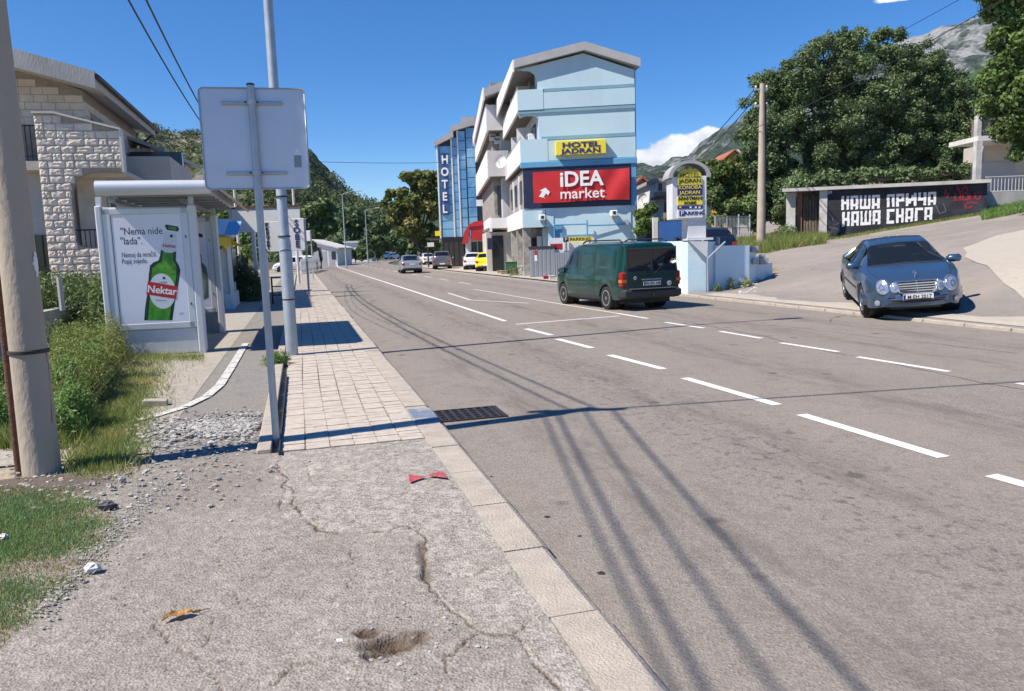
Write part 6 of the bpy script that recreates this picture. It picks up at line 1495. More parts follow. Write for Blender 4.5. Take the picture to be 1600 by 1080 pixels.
# front fascia
hl = 2.41
for sx in (1, -1):
    for (u, z, r_, y, nm) in ((.585, .665, .118, 2.315, 'headlight'), (.385, .645, .082, 2.37, 'headlight')):
        n = 20; m0 = MB(); tilt = .55; yaw = .55 if u > .5 else .30
        def dsk(r, d, sx=sx, u=u, z=z, y=y, yaw=yaw):
            out = []
            for k in range(n):
                a = 2*math.pi*k/n; lx = r*math.cos(a); lz = r*math.sin(a)*1.2
                px_ = u+lx*math.cos(yaw)+d*math.sin(yaw); py_ = y-lx*math.sin(yaw)+d*math.cos(yaw)-lz*.42; out.append((sx*px_, py_, z+lz*.92))
            return out
        rings = [dsk(r_*1.12, -.04), dsk(r_*1.12, .005), dsk(r_, .02), dsk(r_*.93, .022)]
        mb = MB(); mb.add(sum(rings, []), [(i*n+k, i*n+(k+1) % n, (i+1)*n+(k+1) % n, (i+1)*n+k) for i in range(3) for k in range(n)]); o = mb.build(nm, M['chrome'], sed.root, smooth=2)
        rg = [dsk(r_*.93, .022), dsk(r_*.6, .036), dsk(r_*.2, .044)]
        mb = MB(); mb.add(sum(rg, []), [(i*n+k, i*n+(k+1) % n, (i+1)*n+(k+1) % n, (i+1)*n+k) for i in range(2) for k in range(n)]+[tuple(range(2*n, 3*n))]); mb.build('lens', M['lamp_glass'], o, smooth=2)
        mb = MB(); q = dsk(r_*.45, .0465); q2 = dsk(r_*.30, .047); mb.add(q+q2, [(k, (k+1) % n, (k+1) % n+n, k+n) for k in range(n)]); mb.build('projector_ring', M['chrome'], o)
        if u > 5: 
            mb = MB(); q = [(a+sx*.01, b+.012, c+r_*.6) for a, b, c in dsk(r_*.26, .03)]; mb.add(q, [tuple(range(n))]); mb.build('indicator', M['lamp_orange'], o)
# grille: trapezoid leaning back
GZ0, GZ1, GY0, GY1 = .53, .745, 2.43, 2.32
o = MB().prism([(-.36, GY1+.005, GZ1), (.36, GY1+.005, GZ1), (.315, GY0+.02, GZ0+.03), (.24, GY0+.02, GZ0), (-.24, GY0+.02, GZ0), (-.315, GY0+.02, GZ0+.03)], (0, -.08, -.02)).build('grille', M['black'], sed.root)
mb = MB(); fr = [(-.36, GY1+.012, GZ1), (.36, GY1+.012, GZ1), (.315, GY0+.027, GZ0+.03), (.24, GY0+.027, GZ0), (-.24, GY0+.027, GZ0), (-.315, GY0+.027, GZ0+.03), (-.36, GY1+.012, GZ1)]
mb.path(fr, .014, 6); mb.build('grille_frame', M['chrome'], o)
for k in range(1, 5):
    u = k/5; z = GZ0+(GZ1-GZ0)*u; y = GY0+(GY1-GY0)*u+.022; wv = .30+.05*u; MB().box(-wv, y-.004, z-.007, wv, y+.006, z+.007).build('grille_bar', M['alu'], o)
MB().box(-.007, GY0-.09, GZ0, .007, GY0+.03, GZ0+.02).build('grille_bar', M['chrome'], o); mb = MB(); mb.tube((0, GY0+.026, GZ0), (0, GY1+.014, GZ1), .008, n=6); mb.build('grille_bar', M['chrome'], o)
mb = MB(); mb.tube((0, 2.20, .79), (0, 2.19, .86), .005, n=6); mb.path([(.035*math.cos(R_(a)), 2.19, .89+.035*math.sin(R_(a))) for a in range(0, 361, 30)], .004, 5)
for a in (90, 210, 330): mb.tube((0, 2.19, .89), (.034*math.cos(R_(a)), 2.19, .89+.034*math.sin(R_(a))), .004, n=5)
mb.build('bonnet_ornament', M['chrome'], sed.root)
# bumper as a swept profile
def bumper(c, ytip, w_, zc0, zc1, m, depth=.42, n=22, name='bumper', sg=1, out=.03, rr=.5):
    V = []; prof = [(0, zc0), (out, zc0+.03), (out+.015, (zc0+zc1)/2), (out, zc1-.03), (0, zc1)]
    for k in range(n+1):
        u = -1+2*k/n; x = w_*math.copysign(abs(u)**.85, u); y = ytip-depth*abs(u)**3.2
        nx_ = u*abs(u)**2*.9; l = math.hypot(nx_, 1-abs(u)*.2); 
        for d, z in prof: V.append((x+d*nx_/l, sg*(y+d*(1-abs(u)*.2)/l), z))
    p = len(prof); mb = MB(); mb.add(V, [(k*p+j, k*p+j+1, (k+1)*p+j+1, (k+1)*p+j) for k in range(n) for j in range(p-1)]); return mb.build(name, m, c.root, smooth=2)
bumper(sed, 2.405, .865, .27, .53, M['paint_blue_grey'], .62)
bo = bumper(sed, 2.425, .60, .33, .40, M['black'], .22, name='air_intake', out=.036); bumper(sed, 2.43, .68, .405, .42, M['plastic_dark'], .30, name='bumper_strip', out=.04)
for sx in (1, -1): mb = MB(); mb.lathe([(.05, 0), (.055, .015), (.03, .02)], (0, 0, 0), 12, 'x'); me = mb.mesh('fog_light'); me.transform(Matrix.Translation((sx*.68, 2.30, .36)) @ Matrix.Rotation(R_(90-sx*28), 4, 'Z')); link('fog_light', me, M['lamp_glass'], sed.root, smooth=40)
sed.plate('M·EH 2017', 2.462, .455)
bumper(sed, 2.40, .86, .30, .58, M['paint_blue_grey'], .45, sg=-1)
sed.arch_seams((1.02, -.12, -1.08), 1.2, 4.0); sed.patch('bonnet_gap', M['black'], 1.32, 2.2, 4.96, 5.02, .002, 0, 10, 1, thick=False)
sed.patch('side_moulding', M['plastic_dark'], -1.0, 1.05, 1.75, 1.95, .010); 
for y in (-.75, .35): sed.patch('door_handle', M['paint_blue_grey'], y-.1, y+.08, 3.05, 3.25, .03, ny=4, nt=2)
# --- green van
sp = dict(L=4.66, r=.33, axles=(1.52, -1.38), smt=1,
 top=[(-2.33, 1.70), (-2.31, 1.80), (-2.22, 1.845), (-1.8, 1.87), (.4, 1.875), (.72, 1.85), (.95, 1.78), (1.72, 1.16), (1.85, 1.10), (2.15, .99), (2.25, .90), (2.33, .72)],
 belt=[(-2.33, 1.02), (-2.25, 1.05), (0, 1.05), (1.4, 1.03), (1.72, 1.0), (2.15, .90), (2.25, .82), (2.33, .68)],
 w=[(-2.33, .88), (-2.28, .915), (-2.1, .935), (1.4, .935), (1.8, .91), (2.1, .86), (2.25, .78), (2.33, .70)],
 wr=[(-2.33, .765), (-2.25, .80), (-1.5, .81), (.6, .80), (1.0, .79), (1.72, .80), (2.1, .74), (2.33, .6)],
 zb=[(-2.33, .38), (-2.1, .30), (0, .26), (1.9, .26), (2.33, .34)], tumble=.965)
rl0 = g(944, 485, 0); fl0 = g(883, 474, 0); dvec = (fl0-rl0).normalized(); hv = math.atan2(-dvec.x, dvec.y)
# near-side wheels: the left ones; place the body from the rear left contact point
hv = R_(20.5)
fvv = Vector((-math.sin(hv), math.cos(hv), 0)); rv_ = Vector((math.cos(hv), math.sin(hv), 0))
vp = rl0 + fvv*1.38 + rv_*.83
print('VAN', rl0, fl0, vp, math.degrees(math.atan2(-dvec.x, dvec.y)), 'SED', SX, cA, cB, pz)
vp = vp+Vector((.13, .15, 0))
van = Car('van', 'dark green panel van driving away in the right lane', 'van', sp, (vp.x, vp.y, 0), hv, M['paint_green'])
van.root.scale = (.955, .955, .955); van.body(); van.wheels(5)
van.top_patch('windscreen', M['van_glass'], .98, 1.70, .006, 5.15)
van.patch('side_window', M['van_glass'], .45, 1.42, 4.12, 4.88, .006, y1b=1.02)
van.patch('panel_recess', M['paint_green'], -.62, .30, 4.15, 4.85, .006); 
van.patch('side_window', M['paint_green'], -1.95, -.75, 4.15, 4.85, .006)
van.patch('side_strip', M['plastic_dark'], -1.0, 1.12, 1.0, 1.06, .008)
van.arch_seams((.36, 1.35, -.68), .9, 4.9)
van.patch('slide_rail', M['plastic_dark'], -2.1, -.70, 3.35, 3.5, .006)
van.patch('door_handle', M['plastic_dark'], .44, .60, 3.2, 3.4, .03, ny=3, nt=2); van.patch('door_handle', M['plastic_dark'], .14, .30, 3.2, 3.4, .03, ny=3, nt=2)
van.patch('lower_trim', M['plastic_dark'], -.98, 1.10, .05, .9, .012)
YR = -2.33
van.lbox('tailgate', M['paint_green'], -.80, YR-.03, .58, .80, YR+.02, 1.74, .02)
for x0_, x1_ in ((-.755, -.02), (.02, .755)): van.lbox('rear_window', M['van_glass'], x0_, YR-.045, 1.08, x1_, YR-.028, 1.66, .01)
van.lbox('door_gap', M['black'], -.006, YR-.034, .60, .006, YR-.031, 1.72, 0)
van.lbox('window_divider', M['plastic_dark'], -.02, YR-.05, 1.06, .02, YR-.03, 1.68)
for sx in (1, -1):
    o = MB().box(min(sx*.76, sx*.925), YR-.025, .66, max(sx*.76, sx*.925), YR+.16, 1.06, .03).build('tail_light', M['lamp_red'], van.root); MB().box(min(sx*.77, sx*.93), YR-.03, .78, max(sx*.77, sx*.93), YR+.155, .86).build('indicator_lens', M['lamp_orange'], o)
van.lbox('rear_bumper', M['plastic_dark'], -.92, YR-.13, .34, .92, YR+.25, .60, .06); van.lbox('bumper_step', mat('bumper_grey', (.09, .09, .09), .6), -.70, YR-.135, .585, .70, YR-.01, .612, .01)
van.plate('PG·BN 348', YR-.05, .74, True, .27); van.lbox('plate_lamp_bar', M['chrome'], -.32, YR-.06, .83, .32, YR-.03, .87)
for nm, x, z, r_, mm in (('sticker', -.52, 1.02-.12, .05, 'letter_white'), ('sticker', .56, .72, .07, 'letter_white')):
    mb = MB(); n = 16; mb.add([(x+r_*math.cos(2*math.pi*k/n), YR-.034, z+r_*math.sin(2*math.pi*k/n)) for k in range(n)]+[(x+r_*math.cos(2*math.pi*k/n), YR-.031, z+r_*math.sin(2*math.pi*k/n)) for k in range(n)], [tuple(range(n-1, -1, -1)), tuple(range(n, 2*n))]+[(k, (k+1) % n, (k+1) % n+n, k+n) for k in range(n)]); o = mb.build(nm, M[mm], van.root)
    if x < 0: van.lbox('sticker_print', M['red_cloth'], x-.03, YR-.036, z-.02, x+.03, YR-.0345, z+.02, 0, o)
    else: m0 = wmat(van.root); text('CG', 'sticker_lettering', M['letter_black'], o, m0 @ Vector((x, YR-.036, z)), .075, m0.to_3x3() @ Vector((1, 0, 0)), ext=.001)
for sx, x in ((1, .12), (-1, -.12)):
    mb = MB(); mb.path([(x*.6, YR-.05, 1.02), (x*1.0, YR-.07, 1.05), (x*2.6, YR-.06, 1.22)], .009, 5); mb.build('wiper', M['black'], van.root)
mb = MB(); mb.path([(.0, YR-.035, 1.55), (.05, YR-.05, 1.5)], .01, 5); van.lbox('tail_handle', M['black'], -.14, YR-.05, .95, -.03, YR-.03, .985)
for sx in (1, -1):
    mb = MB(); mb.path([(sx*.70, -2.0, 1.865), (sx*.70, -1.85, 1.94), (sx*.70, .2, 1.95), (sx*.70, .42, 1.88)], .022, 6); mb.build('roof_rail', M['black'], van.root, smooth=2)
van.lbox('ladder_hinge', M['black'], -.80, YR-.03, 1.1, -.78, YR+.01, 1.2); van.mirror(1.38, 1.02, M['black'])
van.lbox('tow_hook', M['black'], -.03, YR-.22, .38, .03, YR-.1, .46)
# --- generic small cars
def hatch_spec(L_=3.95, H=1.44, w_=.84, wb=2.5, boot=False, van_=False):
    h = L_/2
    if boot: top = [(-h, .80), (-h+.06, .93), (-h+.75, .98), (-h+1.5, H-.05), (-h+2.0, H), (.15, H-.01), (.5, H-.06), (1.2, .98), (h-.5, .85), (h-.12, .72), (h, .55)]
    elif van_: top = [(-h, 1.0), (-h+.06, 1.15), (-h+.35, H-.06), (-h+.7, H), (.2, H), (.6, H-.06), (1.35, 1.02), (h-.35, .90), (h-.1, .74), (h, .55)]
    else: top = [(-h, .90), (-h+.08, 1.02), (-h+.55, H-.08), (-h+.9, H), (.1, H-.01), (.45, H-.06), (1.15, .98), (h-.4, .86), (h-.1, .70), (h, .52)]
    bl = .90
    return dict(L=L_, r=.30, axles=(wb/2+.08, -wb/2+.08), top=top, belt=[(-h, .78), (-h+.1, .9), (0, bl+.02), (1.15, bl), (h-.4, .80), (h-.1, .66), (h, .50)],
      w=[(-h, w_*.86), (-h+.12, w_*.94), (-h+.5, w_), (1., w_), (h-.5, w_*.95), (h-.12, w_*.80), (h, w_*.68)], wr=[(-h, w_*.75), (-h+.5, w_*.74), (0, w_*.69), (.5, w_*.72), (1.2, w_*.8), (h-.1, w_*.66), (h, w_*.5)],
      zb=[(-h, .36), (-h+.2, .26), (h-.3, .24), (h, .34)], tumble=.94)
def small_car(name, label, px, py, hdg, paint, H=1.44, L_=3.95, boot=False, van_=False, w_=.84, group=None, txt=None, z=0.02, cat='car', Y=None):
    sp = hatch_spec(L_, H, w_, L_*.63, boot, van_); p = g(px, py, z); h = R_(hdg); c = Car(name, label, cat, sp, (0, 0, 0), 0, paint, group=group)
    fv = Vector((-math.sin(h), math.cos(h), 0)); 
    # (px,py) marks the ground under the end nearest the camera
    e = 1 if fv.y > 0 else -1; c.root.location = p + fv*e*(L_/2-.1); c.root.rotation_euler = (0, 0, h)
    c.body(); c.wheels(6); hh = L_/2
    r0_, r1_ = (-hh+.78, -hh+1.45) if boot else ((-hh+.10, -hh+.34) if van_ else (-hh+.12, -hh+.52))
    c.top_patch('rear_window', M['van_glass'], r0_, r1_, .006, 5.3); c.top_patch('windscreen', M['van_glass'], .52, 1.15, .006, 5.2)
    c.patch('side_window', M['van_glass'], -.9 if not boot else -.85, -.1, 4.12, 4.88, .006, y0b=-.7); c.patch('side_window', M['van_glass'], -.04, .95, 4.12, 4.88, .006, y1b=.5)
    if van_ : c.patch('side_window', M['van_glass'], -hh+.35, -1.0, 4.12, 4.85, .006, y0b=-hh+.5)
    c.patch('tail_light', M['lamp_red'], -hh+.006, -hh+.16, 2.6, 3.9, .012, ny=3, nt=3); c.patch('headlight', M['lamp_glass'], hh-.42, hh-.08, 2.7, 3.9, .012, ny=4, nt=3)
    for sx in (1, -1): c.lbox('tail_light', M['lamp_red'], min(sx*w_*.62, sx*w_*.86), -hh-.01, .62, max(sx*w_*.62, sx*w_*.86), -hh+.05, .80, .02)
    c.lbox('rear_bumper', paint, -w_*.86, -hh-.07, .34, w_*.86, -hh+.1, .58, .05); c.lbox('bumper_trim', M['plastic_dark'], -w_*.7, -hh-.075, .30, w_*.7, -hh-.0, .42, .02)
    c.lbox('front_bumper', paint, -w_*.72, hh-.1, .3, w_*.72, hh+.04, .52, .05); c.lbox('grille', M['black'], -.3, hh-.04, .54, .3, hh+.012, .64)
    c.plate(txt, -hh-.08 if van_ or not boot else -hh-.02, .70 if boot else .48, True); c.plate(None, hh+.045, .42)
    c.mirror(.85, .93, paint); c.arch_seams((1.0, -.07, -.85), 1.3, 4.)
    for y in (.1, -.75): c.patch('door_handle', M['plastic_dark'], y-.16, y-.03, 3.1, 3.3, .02, ny=2, nt=2)
    return c
small_car('hatchback_car', 'bright yellow hatchback parked outside the hotel ground floor', 759, 424, -3, M['paint_yellow'], txt='')
small_car('hatchback_car', 'white small car parked just left of the yellow hatchback', 739, 421.5, 0, M['paint_white'])
small_car('people_carrier', 'dark grey people carrier parked before the dark ground floor', 691, 420.5, 4, M['paint_grey'], 1.62, 4.5, van_=True, w_=.9)
small_car('saloon_car', 'silver saloon driving away in the left lane far down the road', 644, 427, 12, M['paint_silver'], 1.42, 4.4, boot=True, w_=.87)
small_car('people_carrier', 'white car far away at the bend below the trees', 604, 405.5, -28, M['paint_white'], 1.5, 4.4, van_=True, w_=.88)
small_car('people_carrier', 'white people carrier parked on the left behind the signposts', 428, 426, 110, M['paint_white'], 1.62, 4.4, van_=True, w_=.9)
small_car('parked_car', 'dark car parked by the street lamp at the bend', 526, 411, 165, M['paint_dark'], 1.45, 4.2)
small_car('parked_car', 'dark car half seen beyond the silver saloon', 668, 408, 20, M['paint_dark'], 1.45, 4.2, z=.02)
small_car('parked_car', 'white car front just left of the grey people carrier', 672, 414, 15, M['paint_white'], 1.4, 4.2, boot=True)
c = small_car('parked_car', 'black car roof under the shade right of the hotel', 1012, 398, 5, M['paint_dark'], 1.4, 4.2)
c.root.location = (8.2, 33, .9)
# ============================================================= RIGHT SIDE
# blue retaining wall with steps
def wallseg(name, m, pts, th=.25, parent=None):   # pts: (x,y,zbottom,ztop)
    mb = MB()
    for a, b in zip(pts[:-1], pts[1:]):
        d = Vector((b[0]-a[0], b[1]-a[1], 0)).normalized(); n = Vector((-d.y, d.x, 0))*th
        A, B = Vector((a[0], a[1], 0)), Vector((b[0], b[1], 0))
        mb.add([A+Vector((0, 0, a[2])), B+Vector((0, 0, b[2])), B+n+Vector((0, 0, b[2])), A+n+Vector((0, 0, a[2])), A+Vector((0, 0, a[3])), B+Vector((0, 0, b[3])), B+n+Vector((0, 0, b[3])), A+n+Vector((0, 0, a[3]))], [(3, 2, 1, 0), (4, 5, 6, 7), (0, 1, 5, 4), (1, 2, 6, 5), (2, 3, 7, 6), (3, 0, 4, 7)])
    return mb.build(name, m, parent, True)
W0 = at(1015, 440, 27.5); W1 = at(1052, 440, 26.6); W2 = at(1110, 450, 25.6)
BW = thing('blue_wall', 'pale blue painted retaining wall stepping down beside the side road', 'wall', (W2.x, W2.y+1, 0))
zt_ = at(1060, 377, 26.6).z
wallseg('wall', M['pale_blue_wall'], [(W0.x, W0.y+.5, -.1, zt_), (W1.x, W1.y, -.1, zt_)], .3, BW)
wallseg('wall', M['pale_blue_wall'], [(W1.x, W1.y, -.1, zt_), (at(1066, 440, 26.2).x, 26.2, -.1, zt_)], .3, BW)
# stepped parapet from px 1106 to 1207
segs = [(1104, 1118, 378, 25.6), (1118, 1171, 384, 25.7), (1171, 1181, 394, 26.2), (1181, 1196, 401, 26.6), (1196, 1207, 411, 27.0)]
for a, b, yt, Y in segs:
    A = at(a, yt, Y); B = at(b, yt-.6, Y+.25); wallseg('step_wall' if a != 1118 else 'wall', M['pale_blue_wall'] if a < 1170 else M['pale_blue_wall'], [(A.x, A.y, -.1, A.z), (B.x, B.y, -.1, B.z)], .35, BW)
for a, b, yt, yb, Y in [(1171, 1181, 385, 394.5, 26.5), (1181, 1191, 396, 401.5, 26.9), (1183, 1196, 402.5, 413, 26.9), (1172, 1181, 404, 413, 26.45), (1118, 1121, 371, 384, 26.1)]:
    A = at(a, yb, Y); B = at(b, yt, Y); MB().box(A.x, Y-.33, A.z, B.x, Y-.02, B.z, .01).build('block', M['block_grey'], BW, True)
# raised court behind it
mb = MB(); mb.add([(W0.x-1, W0.y+.6, zt_-.15), (W1.x, W1.y+.25, zt_-.15), (at(1110, 400, 26).x, 26, zt_-.25), (at(1170, 400, 26.6).x, 26.7, zt_-.35), (10.2, 33, 1.3), (11, 46, 1.35), (7.2, 46, 1.2), (5., 40, 1.2)], [tuple(range(8))]); struct(mb.build('court', M['side_asphalt']))
# pylon sign
py_ = at(1090, 440, 25.3); PS = thing('pylon_sign', 'arched-top roadside pylon listing hotel, konoba, apartments and rooms, PARKING at its foot', 'sign', (py_.x, py_.y, 0))
def pb_(name, m, px0, px1, pya, pyb, y0, y1, bev=0., parent=PS):
    A, B = at(px0, pyb, 25.3), at(px1, pya, 25.3); return MB().box(A.x, 25.3+y0, A.z, B.x, 25.3+y1, B.z, bev).build(name, m, parent, True)
pw = mat('pylon_white', (.66, .66, .67), .7, .1, 2)
pb_('column', pw, 1075, 1103, 336, 372, .0, .9); pb_('column', M['pale_blue_wall'], 1075, 1103, 376.5, 470, .0, .9); pb_('head_body', pw, 1050, 1103.5, 275, 343, -.05, .85, .01)
ca = at(1076.5, 280, 25.3); rad = (at(1103.5, 280, 25.3).x-at(1049.5, 280, 25.3).x)/2; zc = at(1076, 278, 25.3).z
def arcp(r, n=18, a0=0, a1=180, x=None): return [((x or ca.x)+r*math.cos(R_(a0+(a1-a0)*k/n)), zc+r*math.sin(R_(a0+(a1-a0)*k/n))*.80) for k in range(n+1)]
o_ = arcp(rad+.12); i_ = arcp(rad+.0)[::-1]
def prof(name, m, pts, y0, y1, parent=PS):
    mb = MB(); n = len(pts); mb.add([(x, 25.3+y0, z) for x, z in pts]+[(x, 25.3+y1, z) for x, z in pts], [tuple(range(n)), tuple(range(2*n-1, n-1, -1))]+[(i, (i+1) % n, (i+1) % n+n, i+n) for i in range(n)]); return mb.build(name, m, parent, True)
mb = MB(); n = len(o_); 
for k in range(n-1):
    a, b = o_[k], o_[k+1]; c, d = i_[n-1-k], i_[n-2-k]; mb.add([(a[0], 25.15, a[1]), (b[0], 25.15, b[1]), (d[0], 25.15, d[1]), (c[0], 25.15, c[1]), (a[0], 26.2, a[1]), (b[0], 26.2, b[1]), (d[0], 26.2, d[1]), (c[0], 26.2, c[1])], [(0, 1, 2, 3), (7, 6, 5, 4), (0, 4, 5, 1), (2, 6, 7, 3)])
mb.build('arched_cap', M['roof_grey'], PS, True, smooth=35)
yb_ = mat('sign_yellow_shaded', (.60, .52, .05), .5, .1, 2)  # yellow of the sign, dulled in the colour to stand for shade
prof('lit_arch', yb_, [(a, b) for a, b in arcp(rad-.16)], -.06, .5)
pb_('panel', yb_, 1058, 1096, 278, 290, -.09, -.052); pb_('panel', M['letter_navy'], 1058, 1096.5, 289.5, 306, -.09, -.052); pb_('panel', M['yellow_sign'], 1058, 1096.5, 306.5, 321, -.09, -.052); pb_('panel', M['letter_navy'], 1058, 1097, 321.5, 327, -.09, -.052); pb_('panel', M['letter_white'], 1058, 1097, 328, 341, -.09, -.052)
def pt_(s_, px, py, size, m, sx=1.3, bold=.001): return text(s_, 'lettering', m, PS, at(px, py, 25.3)+Vector((0, -.1, 0)), size, (1, 0, 0), ext=.004, sx=sx, bold=bold)
pt_('HOTEL', 1077, 274.5, .18, M['letter_black'], 1.15); pt_('JADRAN', 1077, 283, .17, M['letter_black'], 1.12); pt_('KONOBA', 1077, 293.5, .16, M['yellow_sign'], 1.08); pt_('JADRAN', 1077, 301.5, .16, M['yellow_sign'], 1.12)
pt_('APARTMANI', 1077.5, 310.5, .15, M['letter_black'], .95, .004); pt_('SOBE', 1077, 317.8, .13, M['letter_black'], 1.3, .004); pt_('ARKING', 1084, 333.5, .16, M['letter_navy'], 1.15, .004); pt_('* *', 1077, 265, .26, M['letter_black'], 1.1)
q = pb_('p_square', M['letter_navy'], 1060.5, 1069, 329.5, 338, -.10, -.091); pt_('P', 1065, 334, .2, M['letter_white'], 1.)
for k, px in enumerate((1062, 1078, 1086, 1092)): pb_('pictogram', M['letter_white'] if k else M['yellow_sign'], px-1.5, px+1.5, 323, 325.5, -.096, -.091)
pb_('column_cap', pw, 1073, 1113, 371, 376, -.12, .6); mb = MB(); A, B, C = at(1077, 377, 25.1), at(1106, 377, 25.1), at(1104, 402, 25.1)
mb.prism([A, B, C], (0, .5, 0)); mb.build('bracket', pw, PS, True)
mb = MB(); mb.tube(at(1106, 455, 24.9), at(1106, 403, 24.9), .04); mb.tube(at(1106, 404, 24.9), at(1133, 378, 25.1), .03); mb.tube(at(1105, 402, 24.95), at(1106, 377, 25.), .02); o = mb.build('rail_pipe', M['galv'], PS, True)
# weeds along the blue wall and wedge
def wp(px, py): p = sgp(px, py); return p
pts = []
r = random.Random(4)
for (px, py, h, rr) in [(1064, 436, .25, .2), (1072, 438, .3, .2), (1095, 440, .35, .2), (1100, 430, .9, .22), (1104, 424, 1.2, .2), (1090, 441, .2, .2), (1080, 441, .15, .2), (1140, 452, .35, .2), (1150, 446, .3, .25), (1162, 448, .2, .3), (1175, 440, .2, .3), (1188, 432, .25, .3), (1198, 420, .35, .2), (1203, 408, .4, .15), (1120, 455, .12, .2)]:
    p = wp(px, py); pts.append((p[0], p[1]-.2, h+zside(*p)*.5, rr))
weedpatch('wall_weeds', 'mixed green and dry weeds along the foot of the pale blue wall', pts, M['weed'], 420, 1, .035, 31)
def wr_(r):
    u = r.random(); a = np.array(wp0)*(1-u)+np.array(wp1)*u; return (a[0]+r.normal()*.35, a[1]+r.normal()*.25, zside(*a)+.0)
wp0, wp1 = wp(1060, 452), wp(1200, 425)
blades('wall_grass', 'dry straw grass strip below the blue wall', wr_, 5000, .16, .012, M['dry_grass'], 32)
mb = MB()
for k in range(70):
    u = r.random(); a = np.array(wp(1150, 462))*(1-u)+np.array(wp(1195, 432))*u; stone(mb, a[0]+r.gauss(0, .2), a[1]+r.gauss(0, .2), zside(*a), r.uniform(.02, .07), k)
stuff(mb.build('rubble', M['dirty_white'])); bpy.data.objects['rubble']['label'] = 'pale rubble crumbs at the corner below the blue wall'; bpy.data.objects['rubble']['category'] = 'rubble'
# big utility pole on the right 
PY = 37.; p = at(1189, 374, PY); up = thing('utility_pole', 'pale concrete utility pole standing in front of the large oak', 'utility pole', (p.x, p.y, p.z-.3))
ph = at(1189, 131, PY).z-p.z+.3
mb = MB(); mb.lathe([(.21, 0), (.19, 1.5), (.13, ph*.8), (.11, ph)], (0, 0, 0), 14); mb.build('shaft', mat('pole_pale', (.44, .37, .28), .85, .15, 2, .2, 20), up, smooth=True)
mb = MB(); mb.box(.11, -.06, 0.3, .20, .06, ph-.4); mb.build('cable_duct', M['iron'], up)
for z in (ph-.25, ph-1.0): 
    mb = MB(); mb.box(-.35, -.05, z-.05, .25, .05, z+.05); mb.build('bracket', M['galv'], up)
    for x in (-.3, .2): MB().lathe([(.04, 0), (.06, .05), (.03, .12)], (x, -.02, z+.05), 8).build('insulator', M['dirty_white'], up, smooth=True)
T2 = Vector((p.x, p.y, p.z+ph-.55))
wire('upper black cable rising from above the hotel to the pole by the oak', at(1000, 262, 110), T2+Vector((-.2, 0, .2)), 2.2, .022); wire('middle black cable rising from above the hotel to the pole by the oak', at(1000, 258, 112), T2+Vector((.1, 0, .1)), 2.7, .022); wire('lowest black cable rising from above the hotel to the pole by the oak', at(1002, 264, 108), T2+Vector((0, 0, -.7)), 3.0, .018)
wire('cable crossing the sky in front of the rocky mountain top right', at(1180, 200, 37), at(1660, -58, 24), .3, .014); wire('cable at the top right edge of the sky', at(1150, 190, 60), at(1520, -12, 40), -.0, .016)
wire('thin cable across the sky between sign and hotel', at(470, 252, 70), at(700, 254, 76), .1, .02)
# garage wall with lettering
GY = 38.5; gL = at(1292, 372, GY+1.0); gR = at(1541, 335, GY-2.0)
GD = Vector((gR.x-gL.x, gR.y-gL.y, 0)); GLn = GD.length; GD.normalize(); gang = math.atan2(GD.y, GD.x)
GW = thing('painted_garage', 'low flat-roofed garage with black painted wall lettered in white Cyrillic', 'garage', (gL.x, gL.y, 0), gang)
zT = hit(1292, 297, gL, GD).z; zT2 = hit(1541, 287, gL, GD).z; zGl = gL.z; zGr = gR.z
print('GARAGE', gL, gR, zT, zT2, GLn)
mb = MB(); mb.prism([(0, 0, zGl-1.2), (GLn, 0, zGl-1.2), (GLn, 0, zT2), (0, 0, zT)], (0, 5, 0)); mb.build('wall', M['graffiti'], GW)
mb = MB(); mb.add([(-2.15, -.30, zT+.02), (GLn+.1, -.35, zT2+.02), (GLn+.1, 5.2, zT2+.02), (-2.15, 5.2, zT+.02), (-2.15, -.30, zT+.18), (GLn+.1, -.35, zT2+.18), (GLn+.1, 5.2, zT2+.18), (-2.15, 5.2, zT+.18)], [(3, 2, 1, 0), (4, 5, 6, 7), (0, 1, 5, 4), (1, 2, 6, 5), (2, 3, 7, 6), (3, 0, 4, 7)]); mb.build('roof_slab', M['concrete_grey'], GW)
cw = mat('column_dirty', (.46, .44, .41), .9, .3, 1.5, .3, 10)
lb('column', cw, -.38, -.05, zGl-.8, -.01, .5, zT, GW); lb('column', cw, -2.0, .2, zGl-.9, -1.55, .7, zT, GW)
lb('opening_back', M['stone_clad'], -1.55, 1.2, zGl-.8, -.38, 1.4, zT, GW); lb('brick_pier', mat('old_brick', (.26, .12, .09), .9, .25, 3), -1.5, .5, zGl-.8, -1.25, 1.1, zT, GW)
for k in range(6): lb('plank', M['bark'], -1.2+k*.14, .6+.03*(k % 2), zGl-.8, -1.09+k*.14, .66+.03*(k % 2), zT-.2-.1*(k % 3), GW)
